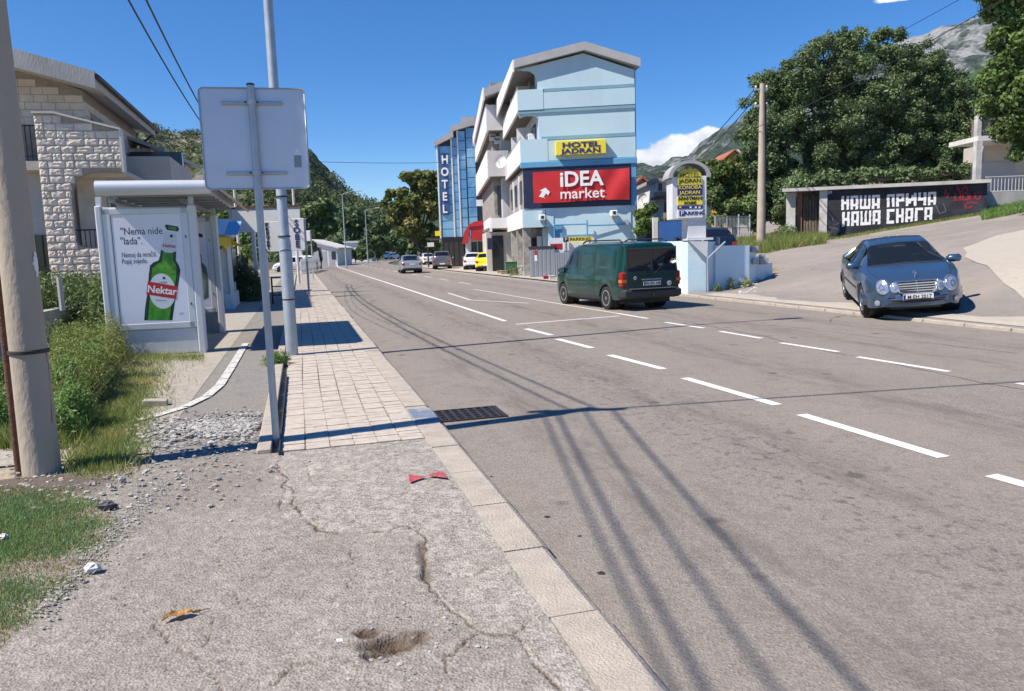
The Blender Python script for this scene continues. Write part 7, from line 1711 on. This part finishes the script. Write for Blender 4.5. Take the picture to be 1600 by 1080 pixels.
# block lettering made of strokes on a grid
GL = {'Н': ['#.#', '#.#', '###', '#.#', '#.#'], 'А': ['###', '#.#', '#.#', '###', '#.#'], 'Ш': ['#.#.#', '#.#.#', '#.#.#', '#.#.#', '#####'], 'П': ['###', '#.#', '#.#', '#.#', '#.#'], 'Р': ['###', '#.#', '###', '#..', '#..'], 'И': ['#..#', '#.##', '####', '##.#', '#..#'], 'Ч': ['#.#', '#.#', '###', '..#', '..#'], 'С': ['###', '#..', '#..', '#..', '###'], 'Г': ['###', '#..', '#..', '#..', '#..']}
def blockword(word, px0, px1, pyt, pyb, pyt2, pyb2):
    A0 = hit(px0, pyt, gL, GD); A1 = hit(px0, pyb, gL, GD); B0 = hit(px1, pyt2, gL, GD); B1 = hit(px1, pyb2, gL, GD)
    uu = lambda p: (p-gL).dot(GD)
    tot = sum(len(GL[c][0])*(.82 if c == 'Ш' else 1.)*.9 for c in word)+(len(word)-1)*.55; x = 0; ua, ub = uu(A0), uu(B0)
    for c in word:
        rows = GL[c]; sc = .9*(.82 if c == 'Ш' else 1.); mb = MB(); wch = len(rows[0])*sc; jx = random.uniform(-.05, .05)
        for j, row in enumerate(rows):
            runs = []; i = 0
            while i < len(row):
                if row[i] == '#':
                    k = i
                    while k < len(row) and row[k] == '#': k += 1
                    runs.append((i, k)); i = k
                else: i += 1
            hts = [0, .17, .42, .60, .80, 1.0] if c not in 'АПГ' else [0, .16, .42, .62, .78, 1.0]
            for a, b in runs:
                u0 = ua+(ub-ua)*(x+a*sc)/tot; u1 = ua+(ub-ua)*(x+b*sc-(.0 if b-a > 1 else .0))/tot
                f0 = (u0-ua)/(ub-ua)
                za = A0.z+(B0.z-A0.z)*f0; zb = A1.z+(B1.z-A1.z)*f0; z1 = za+(zb-za)*hts[j]; z0 = za+(zb-za)*hts[j+1]
                jt = lambda: random.uniform(-.014, .014)
                mb.add([(u0+jt(), -.006, z0+jt()), (u1+jt(), -.006, z0+jt()), (u1+jt(), -.006, z1+.012), (u0+jt(), -.006, z1+.012)], [(0, 1, 2, 3)])
        mb.build('letter', M['graf_white'], GW); x += wch+.55
for wd_, q in (('НАША', (1315, 1375, 307, 328, 305, 326)), ('ПРИЧА', (1386, 1463, 304.5, 324, 300, 320)), ('НАША', (1316, 1376, 332, 354, 328.5, 350)), ('СНАГА', (1386, 1457, 327.5, 350, 324, 343))): blockword(wd_, *q)
def graf(pts, r=.03, m=M['graf_red']):
    mb = MB(); q = [hit(x, y, gL, GD) for x, y in pts]; q = [((p-gL).dot(GD), -.006, p.z) for p in q]
    for a, b in zip(q[:-1], q[1:]):
        d = (Vector(b)-Vector(a)); l = d.length; 
        if l < .01: continue
        n = Vector((-d.z, 0, d.x)).normalized()*r; mb.add([Vector(a)-n, Vector(b)-n, Vector(b)+n, Vector(a)+n], [(0, 1, 2, 3)])
    mb.build('scrawl', m, GW)
for k, pts in enumerate([[(1478, 296), (1476, 306), (1482, 302), (1480, 310)], [(1493, 303), (1492, 313), (1500, 312), (1501, 302)], [(1504, 313), (1505, 302), (1512, 302), (1513, 312)], [(1495, 290), (1500, 302), (1510, 290), (1512, 300)], [(1515, 302), (1516, 312), (1524, 311), (1523, 301)], [(1506, 320), (1515, 316), (1528, 318)], [(1526, 301), (1534, 300), (1530, 312)], [(1490, 313), (1530, 311)], [(1507, 318), (1510, 326), (1520, 322)]]): graf(pts)
for pts in ([(1300, 340), (1304, 352), (1312, 348)], [(1462, 320), (1468, 334), (1478, 330), (1474, 318)], [(1295, 355), (1310, 358)]): graf(pts, .02, mat('graf_grey', (.10, .11, .13), .8))
q = hit(1296, 301, gL, GD); u_ = (q-gL).dot(GD); pl_ = lb('number_plate', M['letter_navy'], u_-.18, -.03, q.z-.13, u_+.18, -.004, q.z+.13, GW); text('39', 'lettering', M['letter_white'], pl_, q+Vector((0, -.04, 0)), .2, GD, ext=.003)
# grass at the wall foot
def gf(r):
    u = r.random(); x = -2.6+u*(GLn+2.8); pp = gL+GD*x; pp = Vector((pp.x, pp.y, 0))+Vector((GD.y, -GD.x, 0))*abs(r.normal())*.55*(1 if x < 2 else .35); zz = zside(pp.x, pp.y); return (pp.x, pp.y, zz)
blades('wall_foot_grass', 'dry and green grass fringe at the foot of the lettered garage wall', gf, 6000, .13, .018, M['weed'], 51)
def bk(r):
    px = r.uniform(1112, 1290); Y = r.uniform(34, 41); p = at(px, 372, Y); return (p.x, p.y, max(zside(p.x, p.y), .3)+.02)
blades('bank_grass', 'rough dry grass bank left of the garage behind the utility pole', bk, 16000, .35, .025, M['weed'], 52)
pts = []
for px, py, Y, h, rr in [(1215, 350, 40, .9, .5), (1228, 352, 40, 1.1, .6), (1205, 358, 41, .8, .5), (1238, 356, 39.5, .8, .4), (1248, 362, 38, .5, .3), (1270, 364, 37.5, .5, .3), (1220, 365, 37, .4, .4), (1165, 366, 38, .4, .5), (1282, 362, 37.2, .5, .2)]:
    p = at(px, py, Y); pts.append((p.x, p.y, h+1.5, rr))
C = [(x, y, z-.6) for x, y, z, rr in pts]; weed = leafcloud('bank_weeds', C+[(a, b, c-.5) for a, b, c in C], [p[3] for p in pts]*2, 9000, .05, M['leaf_mid'], None, 53); stuff(weed); weed['label'] = 'bushy weeds between the utility pole and the garage door'; weed['category'] = 'weeds'
# gate / wire fence
q0 = at(1118, 370, 40); q1 = at(1172, 366, 43); fn = thing('garden_gate', 'grey metal gate with wire mesh beside the utility pole', 'gate', (q0.x, q0.y, 0), math.atan2(q1.y-q0.y, q1.x-q0.x)); Lq = (q1-q0).xy.length
zg0_, zg1_ = at(1120, 370, 40).z-.2, at(1120, 337, 40).z
for k in range(4): lb('post', M['galv'], k*Lq/3, 0, zg0_-.5, k*Lq/3+.07, .07, zg1_+.1*(k > 1), fn)
for z in (zg0_+.1, (zg0_+zg1_)/2, zg1_-.05): lb('rail', M['galv'], 0, .02, z, Lq, .05, z+.035, fn)
mb = MB()
for k in range(int(Lq/.16)): mb.box(k*.16, .03, zg0_, k*.16+.018, .045, zg1_)
stuff(mb.build('bars', M['galv'], fn))
# ---- houses
def house(name, label, px0, px1, pyb, pyt, Y, dep, m, roofm, wins=(), cat='house', apex=None, flatr=False, base=-.5, rot=0):
    A, B = at(px0, pyb, Y), at(px1, pyt, Y); t = thing(name, label, cat, (A.x, Y, 0), rot); X = B.x-A.x
    lb('wall', m, 0, 0, base, X, dep, B.z, t)
    if flatr: lb('roof', roofm, -.3, -.5, B.z, X+.3, dep+.3, B.z+.25, t)
    else:
        za = at(px0, apex, Y).z if apex else B.z+X*.2; mb = MB(); mb.prism([(-.5, -.5, B.z-.1), (X/2, -.5, za), (X+.5, -.5, B.z-.1), (X+.5, -.5, B.z+.12), (X/2, -.5, za+.22), (-.5, -.5, B.z+.12)], (0, dep+1, 0)); mb.build('roof', roofm, t); mb = MB(); mb.prism([(0, 0, B.z), (X, 0, B.z), (X/2, 0, za)], (0, dep, 0)); mb.build('gable', m, t)
    for (a, b, c, d) in wins:
        P, Q = at(a, d, Y), at(b, c, Y); w_ = lb('window', M['frame_dark'], P.x-A.x, -.06, P.z, Q.x-A.x, .02, Q.z, t); MB().box(P.x-A.x+.06, -.075, P.z+.06, Q.x-A.x-.06, -.062, Q.z-.06).build('pane', M['dark_win'], w_)
    return t
t = house('white_house', 'white two storey house with balcony, partly behind the pylon sign', 1026, 1062, 378, 284, 58, 10, M['white'], M['roof_grey'], [(1029, 1034, 287, 298), (1038, 1041, 315, 332), (1043, 1046, 315, 332)], flatr=True)
A = at(1026, 312, 57); lb('balcony', mat('peach', (.46, .32, .24), .8), -.2, -1.2, at(1026, 311, 57).z, 1.9, 0, at(1026, 300, 57).z, t); mb = MB(); mb.prism([(-.4, -1.5, at(1026, 312, 57).z), (2.1, -1.5, at(1026, 307, 57).z+.0), (2.1, -1.5, at(1026, 306, 57).z+.15), (-.4, -1.5, at(1026, 311, 57).z+.15)], (0, 1.6, 0)); mb.build('porch_roof', M['roof_tile'], t)
t = house('red_roof_house', 'low house with red tiled roof right behind the hotel corner', 985, 1022, 345, 300, 75, 8, M['render_cream'], M['roof_tile'], [(1006, 1010, 303, 309)], apex=280); lb('awning', M['red_cloth'], 1.2, -1, at(1000, 297, 75).z, 3.3, 0, at(1000, 290, 75).z, t)
t = house('orange_house', 'ochre house with tiled roof peeping over the fig trees', 1136, 1158, 270, 247, 120, 9, mat('ochre', (.52, .26, .03), .8), M['roof_tile'], [(1142, 1146, 252, 258)], apex=236); lb('chimney', M['white'], 2.2, 3, at(1150, 240, 120).z, 3.1, 4, at(1150, 230, 120).z, t)
p = at(1044, 372, 34); bs = thing('blue_panel', 'blue sheet hanging at the carport behind the pylon sign', 'panel', (p.x, 36, 0)); lb('sheet', mat('blue_sheet', (.04, .13, .36), .6, .15, 1), 0, 0, 1.3, 1.1, .05, at(1044, 346, 36).z, bs); lb('frame', M['frame_dark'], -.04, .06, 1.2, 1.14, .1, at(1044, 345, 36).z, bs)
p = at(1024, 366, 38); sh_ = thing('grey_gate_wall', 'grey timber gate with white post behind the blue wall', 'gate', (p.x, 38, 0)); lb('post', M['dirty_white'], -.1, 0, .8, .15, .25, at(1024, 340, 38).z, sh_)
for k in range(7): lb('board', M['concrete_grey'], .2+k*.18, .05, 1.0, .36+k*.18, .09, at(1030, 347, 38).z, sh_)
# beige building on the right with railing
EY = 41.; A = at(1533, 300, EY)
EB = thing('beige_building', 'beige building with grey upper floor at the right edge behind the trees', 'building', (A.x, EY, 0), 0)
zf = at(1560, 215, EY).z; ztp = at(1560, 180, EY).z; zb_ = at(1560, 300, EY).z
lb('wall', M['render_cream'], 1.9, 3, 0, 14, 5, zf, EB); lb('upper_wall', M['hotel_soffit'], .3, .6, zf, 14, 1.6, ztp, EB); lb('floor_edge', M['dirty_white'], -.1, .3, zf-.1, 14, 3, zf+.15, EB); lb('column', cw, -.15, .3, 0, .15, .6, zf-.1, EB); lb('upper_column', cw, -.1, .4, zf+.15, .12, .7, at(1535, 160, EY).z, EB)
lb('side_door', M['render_grey'], 1.2, 2.9, zb_-.2, 3.6, 3.02, zf-1., EB); lb('left_wing', M['render_cream'], -4.2, 6, 0, 0, 7, at(1500, 262, EY).z, EB); 
RF = thing('balcony_railing', 'pale metal bar railing on a low wall at the right edge', 'railing', (A.x, EY-3, 0), 0); RY = EY-3
r0_ = at(1541, 276, RY); r1_ = at(1541, 300, RY); X0 = r0_.x-A.x
lb('top_rail', M['dirty_white'], X0, 0, r0_.z-.04, X0+9, .06, r0_.z, RF); lb('bottom_rail', M['dirty_white'], X0, 0, r1_.z, X0+9, .05, r1_.z+.04, RF); lb('base_wall', M['concrete_grey'], X0-.1, -.1, r1_.z-2.2, X0+9, .3, r1_.z-.02, RF)
bm2 = MB().box(-.015, -.01, 0, .015, .01, r0_.z-r1_.z-.04).mesh('bar'); bm2.materials.append(M['dirty_white'])
for k in range(44):
    o = bpy.data.objects.new('bar', bm2); COL.objects.link(o); o.parent = RF; o.location = (X0+.1+k*.17, .03, r1_.z+.02)
def gg(r):
    p = at(r.uniform(1535, 1680), 320, r.uniform(33, 37.5)); return (p.x, p.y, zside(p.x, p.y)+.02)
blades('kerb_grass', 'green grass strip below the railing at the right edge', gg, 9000, .22, .03, M['weed_green'], 55)
# ============================================================= TREES
def crown_px(name, label, ctr, Y, dY, blobs, n, leaf, m, seed, base, tr=.3, group=None, rs=.5, sub=5, shell=.6):
    """blobs: (px,py,radius px) outline masses; each is broken into clumps in depth around Y"""
    r = random.Random(seed); k = Y/FPX; p = at(ctr[0], ctr[1], Y); t = thing(name, label, 'tree', (p.x, p.y, base), group=group)
    C = []; Rr = []
    for px, py, rad in blobs:
        c = at(px, py, Y); R0 = rad*k
        for _ in range(sub):
            v = Vector((r.gauss(0, 1), r.gauss(0, 1), r.gauss(0, 1))).normalized()*R0*(1-rs)*r.uniform(.6, 1.15)
            C.append((c.x+v.x-p.x, c.y+v.y*dY-p.y+r.uniform(-.3, .3)*R0, c.z+v.z-base)); Rr.append(R0*rs*r.uniform(.6, 1.15))
    leafcloud('crown', C, Rr, n, leaf, m, t, seed, flat=.8, shell=shell, jit=.28)
    cz_ = min(c[2] for c in C); mb = MB(); top = Vector((0, 0, max(1.5, cz_*.9+.8))); mb.path([(0, 0, -.5), (.12, 0, top.z*.5), tuple(top)], [tr*1.25, tr, tr*.85], 10); mb.build('trunk', M['bark'], t, smooth=2)
    mb = MB()
    for q in C[::max(1, len(C)//16)]:
        e = Vector(q); mb.path([top-Vector((0, 0, .2)), top.lerp(e, .5)+Vector((0, 0, -.2)), e], [tr*.55, tr*.3, tr*.08], 6)
    stuff(mb.build('limbs', M['bark'], t, smooth=2)); return t
crown_px('oak_tree', 'huge dark green spreading oak behind the lettered garage', (1345, 300), 52, 1., [(1200, 150, 42), (1190, 215, 45), (1240, 130, 52), (1290, 90, 42), (1345, 75, 40), (1400, 75, 38), (1430, 105, 42), (1345, 130, 60), (1280, 170, 62), (1225, 225, 55), (1300, 235, 55), (1370, 200, 65), (1440, 165, 50), (1475, 130, 38), (1490, 190, 42), (1440, 235, 50), (1500, 240, 38), (1375, 250, 45), (1175, 255, 30), (1250, 270, 30), (1520, 215, 22), (1500, 262, 26), (1515, 225, 26), (1520, 275, 18), (1540, 262, 16), (1535, 250, 20), (1500, 285, 26), (1450, 290, 24), (1250, 285, 34), (1320, 285, 30), (1390, 275, 30), (1455, 268, 32), (1210, 270, 34), (1505, 255, 30), (1420, 262, 34), (1470, 235, 40), (1350, 262, 34), (1285, 255, 36), (1535, 235, 18), (1450, 115, 40), (1420, 140, 50), (1480, 160, 44), (1515, 190, 28), (1525, 245, 22), (1490, 215, 44), (1300, 120, 44), (1500, 150, 26), (1400, 225, 46), (1330, 200, 50), (1262, 110, 22), (1318, 55, 14), (1295, 62, 12), (1380, 52, 14), (1230, 105, 14)], 360000, .082, M['leaf_oak'], 71, 1.6, .42, rs=.27, sub=26, shell=.3)
crown_px('broadleaf_tree', 'bright green leafy tree hanging in at the top right corner', (1640, 300), 30, .8, [(1580, 10, 38), (1620, 40, 48), (1560, -20, 40), (1590, 80, 38), (1555, 62, 18), (1560, 110, 26), (1545, 130, 22), (1580, 150, 40), (1620, 130, 50), (1600, 200, 36), (1575, 205, 26), (1640, 220, 40), (1560, 100, 22), (1595, 235, 20), (1545, 150, 16), (1660, 0, 60), (1660, 120, 60)], 60000, .085, M['leaf_fresh'], 72, 1.5, .25, rs=.5, sub=5)
crown_px('plane_tree', 'tall yellowing plane tree beside the glass building', (655, 405), 108, 1., [(655, 290, 20), (640, 280, 14), (612, 300, 10), (606, 312, 8), (630, 310, 20), (615, 335, 20), (650, 320, 26), (675, 300, 20), (680, 330, 22), (640, 350, 24), (665, 360, 24), (625, 360, 14), (668, 275, 14), (652, 272, 8), (685, 280, 14), (675, 385, 14), (598, 320, 8)], 30000, .32, M['leaf_plane'], 73, 0, .35, rs=.45, sub=5)
TG = 'trees along the bend in front of the hill'
for i, (ctr, Y, blobs, m, lab) in enumerate([
  ((505, 400), 175, [(500, 360, 24), (490, 340, 22), (520, 345, 22), (508, 325, 18), (475, 350, 20)], 'leaf_mid', 'lighter green rounded tree left of the second street lamp'),
  ((548, 400), 170, [(548, 365, 24), (560, 345, 20), (540, 340, 18), (565, 375, 20)], 'leaf_dark', 'dark dense tree between the two far street lamps'),
  ((590, 405), 150, [(590, 375, 20), (600, 355, 18), (580, 360, 16), (610, 380, 16), (575, 385, 14)], 'leaf_dark', 'dark low tree left of the plane tree by the bend'),
  ((555, 408), 130, [(548, 397, 10), (562, 395, 11), (575, 397, 9), (536, 399, 9)], 'leaf_mid', 'low roadside bush mass below the far street lamps'),
  ((440, 400), 190, [(440, 350, 24), (420, 340, 22), (455, 370, 20), (400, 355, 20), (430, 375, 18)], 'leaf_dark', 'dark tree seen between the sign post and the lamp mast'),
  ((382, 420), 60, [(350, 345, 16), (340, 350, 12), (372, 385, 20), (392, 392, 16), (345, 375, 14)], 'leaf_fresh', 'light green bush behind the kiosk and billboard'),
  ((500, 400), 92, [(487, 385, 9), (482, 392, 8), (478, 380, 7)], 'leaf_dark', 'small dark bush by the white picket fence'),
  ((630, 400), 190, [(590, 395, 12), (640, 385, 18), (620, 390, 14), (668, 385, 18)], 'leaf_dark', 'dark undergrowth closing the road below the plane tree'),
  ((585, 360), 260, [(560, 340, 18), (585, 345, 18), (540, 330, 14), (605, 350, 14), (625, 345, 12)], 'leaf_dark', 'farther dark trees on the slope above the bend')]):
    crown_px('broadleaf_tree', lab, ctr, Y, 1., blobs, 9000 if Y > 100 else 5000, .05+Y*.0026, M[m], 80+i, 0 if i < 8 else 6, .22, TG, rs=.5, sub=5)
for i, (ctr, Y, blobs, m, lab) in enumerate([
  ((1125, 360), 52, [(1125, 272, 24), (1110, 285, 24), (1145, 285, 24), (1165, 292, 24), (1135, 310, 26), (1118, 258, 14), (1100, 272, 14), (1155, 315, 24), (1120, 300, 24), (1160, 270, 16)], 'leaf_fresh', 'bright fig-like tree right of the pylon sign'),
  ((1145, 360), 46, [(1120, 320, 22), (1145, 325, 24), (1168, 325, 22), (1125, 338, 18), (1115, 305, 18), (1150, 342, 18), (1172, 340, 16)], 'leaf_mid', 'brownish green shrub tree just right of the pylon sign'),
  ((1185, 350), 50, [(1180, 290, 26), (1200, 310, 26), (1178, 320, 24), (1215, 300, 26), (1200, 338, 24), (1228, 325, 26), (1185, 265, 22), (1172, 240, 18), (1225, 345, 16), (1180, 345, 18)], 'leaf_dark', 'dark thicket behind the utility pole'),
  ((1010, 370), 44, [(1008, 345, 16), (1015, 330, 14), (1003, 360, 14), (1020, 355, 12), (1000, 335, 10)], 'leaf_fresh', 'ivy-green bush right of the hotel corner'),
  ((1040, 355), 40, [(1035, 348, 8), (1045, 345, 8), (1028, 351, 6)], 'leaf_mid', 'clipped hedge top beside the grey timber gate'),
  ((1100, 270), 85, [(1095, 262, 12), (1080, 262, 10), (1090, 275, 14)], 'leaf_mid', 'treetop seen above the pylon sign'),
  ((1240, 280), 46, [(1245, 300, 30), (1270, 290, 24), (1230, 320, 24), (1300, 285, 20)], 'leaf_oak', 'shaded undergrowth left of the garage roof'),
  ((1420, 280), 45.6, [(1300, 284, 14), (1325, 280, 16), (1350, 278, 18), (1375, 276, 18), (1400, 274, 20), (1425, 272, 20), (1450, 270, 20), (1475, 270, 18), (1500, 268, 18), (1520, 262, 16)], 'leaf_oak', 'shaded bushes right behind the garage roof')]):
    crown_px('bush' if i in (3, 4) else 'broadleaf_tree', lab, ctr, Y, 1., blobs, 12000, .045+Y*.0013, M[m], 100+i, 1.0, .15, 'trees and bushes on the right slope', rs=.5, sub=5)
# ============================================================= MOUNTAINS
def vn3(x, y, sc, seed, o=4, ridged=False):
    v = 0; a = 1; t = 0
    for i in range(o):
        n = vnoise(x, y, sc*2**i, seed+i); n = 1-np.abs(2*n-1) if ridged else n; v = v+a*n; t += a; a *= .5
    return v/t
def mount(name, prof, d0, d1, z0, na, nr, m, amp, seed, label=None, rough=1.):
    """terrain from distance d0 rising to the crest at d1; prof: crest seen as (px, py)"""
    pxs = np.linspace(prof[0][0], prof[-1][0], na); pys = np.interp(pxs, [a for a, b in prof], [b for a, b in prof])
    V = np.zeros((nr, na, 3))
    for i in range(na):
        d = ray(pxs[i], pys[i]); hx_ = math.hypot(d.x, d.y); ux, uy = d.x/hx_, d.y/hx_; zc_ = EYE+d.z/hx_*d1
        for j in range(nr):
            u = j/(nr-1)*1.35; D = d0+(d1-d0)*u; 
            if u <= 1: z = z0+(zc_-z0)*(u**.9)
            else: z = zc_-(u-1)*(zc_)*1.1
            V[j, i] = (ux*D, uy*D, z)
    X, Y = V[..., 0], V[..., 1]; sc = 3./(d1-d0); u = np.linspace(0, 1.35, nr)[:, None]
    env = np.clip(u*3, 0, 1)*np.clip(abs(1-u)*5+.28, 0, 1)
    V[..., 2] += ((vn3(X, Y, sc*1.3, seed, 5, True)-.55)*amp*env + (vn3(X, Y, sc*14, seed+9, 4)-.5)*amp*.22*rough)
    V[0, :, 2] = -3
    idx = np.arange(na*nr).reshape(nr, na); F = np.stack([idx[:-1, :-1], idx[:-1, 1:], idx[1:, 1:], idx[1:, :-1]], -1).reshape(-1, 4)
    o = npmesh(name, V.reshape(-1, 3), F, m, smooth=False); struct(o); return o, V
def mountmat(name, green, rock, gs, split, bsc, bd, zrock=None, green2=None):
    m = bpy.data.materials.new(name); m.use_nodes = True; t = m.node_tree; n = t.nodes; l = t.links; p = n['Principled BSDF']; p.inputs['Roughness'].default_value = .95; p.inputs['Specular IOR Level'].default_value = .1
    ge = n.new('ShaderNodeNewGeometry'); pos = ge.outputs['Position']
    def noi(sc, det=8, rg=.62):
        a = n.new('ShaderNodeTexNoise'); a.inputs['Scale'].default_value = sc; a.inputs['Detail'].default_value = det; a.inputs['Roughness'].default_value = rg; l.new(pos, a.inputs['Vector']); return a.outputs['Fac']
    def mr(v, a, b, c=0, d=1): q = n.new('ShaderNodeMapRange'); l.new(v, q.inputs[0]); q.inputs[1].default_value = a; q.inputs[2].default_value = b; q.inputs[3].default_value = c; q.inputs[4].default_value = d; return q.outputs[0]
    def mix(f, a, b):
        q = n.new('ShaderNodeMix'); q.data_type = 'RGBA'; l.new(f, q.inputs[0])
        for i, c in ((6, a), (7, b)):
            if isinstance(c, tuple): q.inputs[i].default_value = c+(1,)
            else: l.new(c, q.inputs[i])
        return q.outputs[2]
    gcol = mix(mr(noi(gs*6), .35, .65), tuple(c*.55 for c in green), green2 or tuple(c*1.5 for c in green))
    rcol = mix(mr(noi(gs*5, 10, .7), .3, .7), tuple(c*.55 for c in rock), tuple(c*1.15 for c in rock))
    f = noi(gs, 9, .68)
    if zrock:
        sx = n.new('ShaderNodeSeparateXYZ'); l.new(pos, sx.inputs[0]); a = n.new('ShaderNodeMath'); a.operation = 'ADD'; l.new(mr(sx.outputs[2], zrock[0], zrock[1], zrock[2], zrock[3]), a.inputs[0]); l.new(f, a.inputs[1]); f = a.outputs[0]
    l.new(mix(mr(f, *split), gcol, rcol), p.inputs['Base Color'])
    b = n.new('ShaderNodeBump'); b.inputs['Strength'].default_value = .9; b.inputs['Distance'].default_value = bd; l.new(noi(bsc, 8, .65), b.inputs['Height']); l.new(b.outputs[0], p.inputs['Normal']); return m
mh = mountmat('hill_scrub', (.06, .085, .035), (.33, .30, .26), .035, (.50, .56), .16, 5., (20, 95, -.08, .045))
LP = [(-260, 330), (-100, 250), (60, 215), (160, 205), (205, 196), (215, 208), (232, 199), (246, 206), (258, 214), (275, 222), (296, 220), (312, 214), (340, 212), (380, 206), (430, 205), (470, 228), (484, 238), (500, 262), (520, 285), (538, 300), (552, 312), (575, 322), (600, 330), (640, 340)]
hill, HV = mount('wooded_hill', LP, 300, 620, -2, 420, 150, mh, 26, 5, rough=.9)
m2 = mountmat('far_hill', (.05, .075, .04), (.25, .24, .22), .012, (.60, .66), .08, 8.)
mount('far_ridge', [(440, 335), (500, 318), (545, 310), (590, 320), (625, 321), (660, 324), (720, 318), (800, 312)], 900, 1500, -2, 160, 50, m2, 30, 8)
m3 = mountmat('rock_mountain', (.05, .07, .05), (.36, .36, .36), .012, (.47, .58), .035, 22., (150, 900, -.07, .14))
RP = [(960, 290), (1000, 279), (1030, 276), (1050, 262), (1075, 252), (1100, 232), (1125, 214), (1150, 198), (1180, 182), (1260, 150), (1330, 110), (1400, 75), (1450, 60), (1470, 50), (1500, 44), (1540, 33), (1580, 26), (1640, 10), (1760, 60), (1900, 120)]
mount('rocky_mountain', RP, 900, 3000, -2, 420, 160, m3, 170, 15)
m4 = mountmat('green_slope', (.06, .10, .035), (.30, .29, .26), .02, (.62, .70), .08, 8.)
mount('green_slope', [(1380, 260), (1440, 190), (1490, 140), (1530, 108), (1600, 92), (1700, 80), (1800, 120)], 350, 1200, -2, 160, 80, m4, 50, 25)
mount('mid_ridge', [(900, 300), (985, 286), (1020, 274), (1042, 268), (1060, 275), (1100, 262), (1180, 240), (1300, 235), (1420, 240)], 500, 1400, -2, 200, 80, m3, 60, 35)
# wood on the near hill: leaf clumps of trees, uncountable
r = np.random.default_rng(11); nt_ = 5200
ii = r.integers(0, HV.shape[1], nt_); jj = (r.random(nt_)**1.35*(HV.shape[0]*.74)).astype(int)
B = HV[jj, ii]; keep = (vnoise(B[:, 0], B[:, 1], .03, 91) > np.clip((B[:, 2]-18)/70, 0, .6)); B = B[keep]; B = B[(B[:, 2] > -2)]
Rr = 1.6+2.3*r.random(len(B)); C = B+np.stack([0*Rr, 0*Rr, Rr*.5], 1)
w_ = leafcloud('hill_wood', C, Rr, 150000, .75, mat('leaf_hill', (.07, .105, .04), .8, 0, .02, rand=.3, trans=.2, coords='World', col2=(.14, .17, .06)), None, 17, flat=.85, shell=.75); stuff(w_); w_['label'] = 'dense evergreen scrub and trees covering the hillside on the left'; w_['category'] = 'woodland'
# low scrub band closing the horizon
C = []; Rr = []
for k in range(900):
    a = random.uniform(-1, 1); Y = random.uniform(200, 330); x = a*Y*1.0
    if -150 < x < -20 and Y < 260: pass
    C.append((x, Y, random.uniform(0, 4))); Rr.append(random.uniform(3, 6))
w_ = leafcloud('far_wood', C, Rr, 45000, .7, M['leaf_dark'], None, 18); stuff(w_); w_['label'] = 'low far woodland closing the view behind the houses'; w_['category'] = 'woodland'
HAZE = True
if HAZE:
    mb = MB(); mb.box(-4600, -60, -4.5, 4600, 4600, 1500); hz = mb.build('haze', None); hm = bpy.data.materials.new('haze'); hm.use_nodes = True; t = hm.node_tree
    t.nodes.remove(t.nodes['Principled BSDF']); pv = t.nodes.new('ShaderNodeVolumePrincipled'); pv.inputs['Color'].default_value = (.62, .78, 1, 1); pv.inputs['Density'].default_value = .00003; pv.inputs['Anisotropy'].default_value = .1
    t.links.new(pv.outputs[0], t.nodes['Material Output'].inputs['Volume']); hz.data.materials.append(hm); stuff(hz)
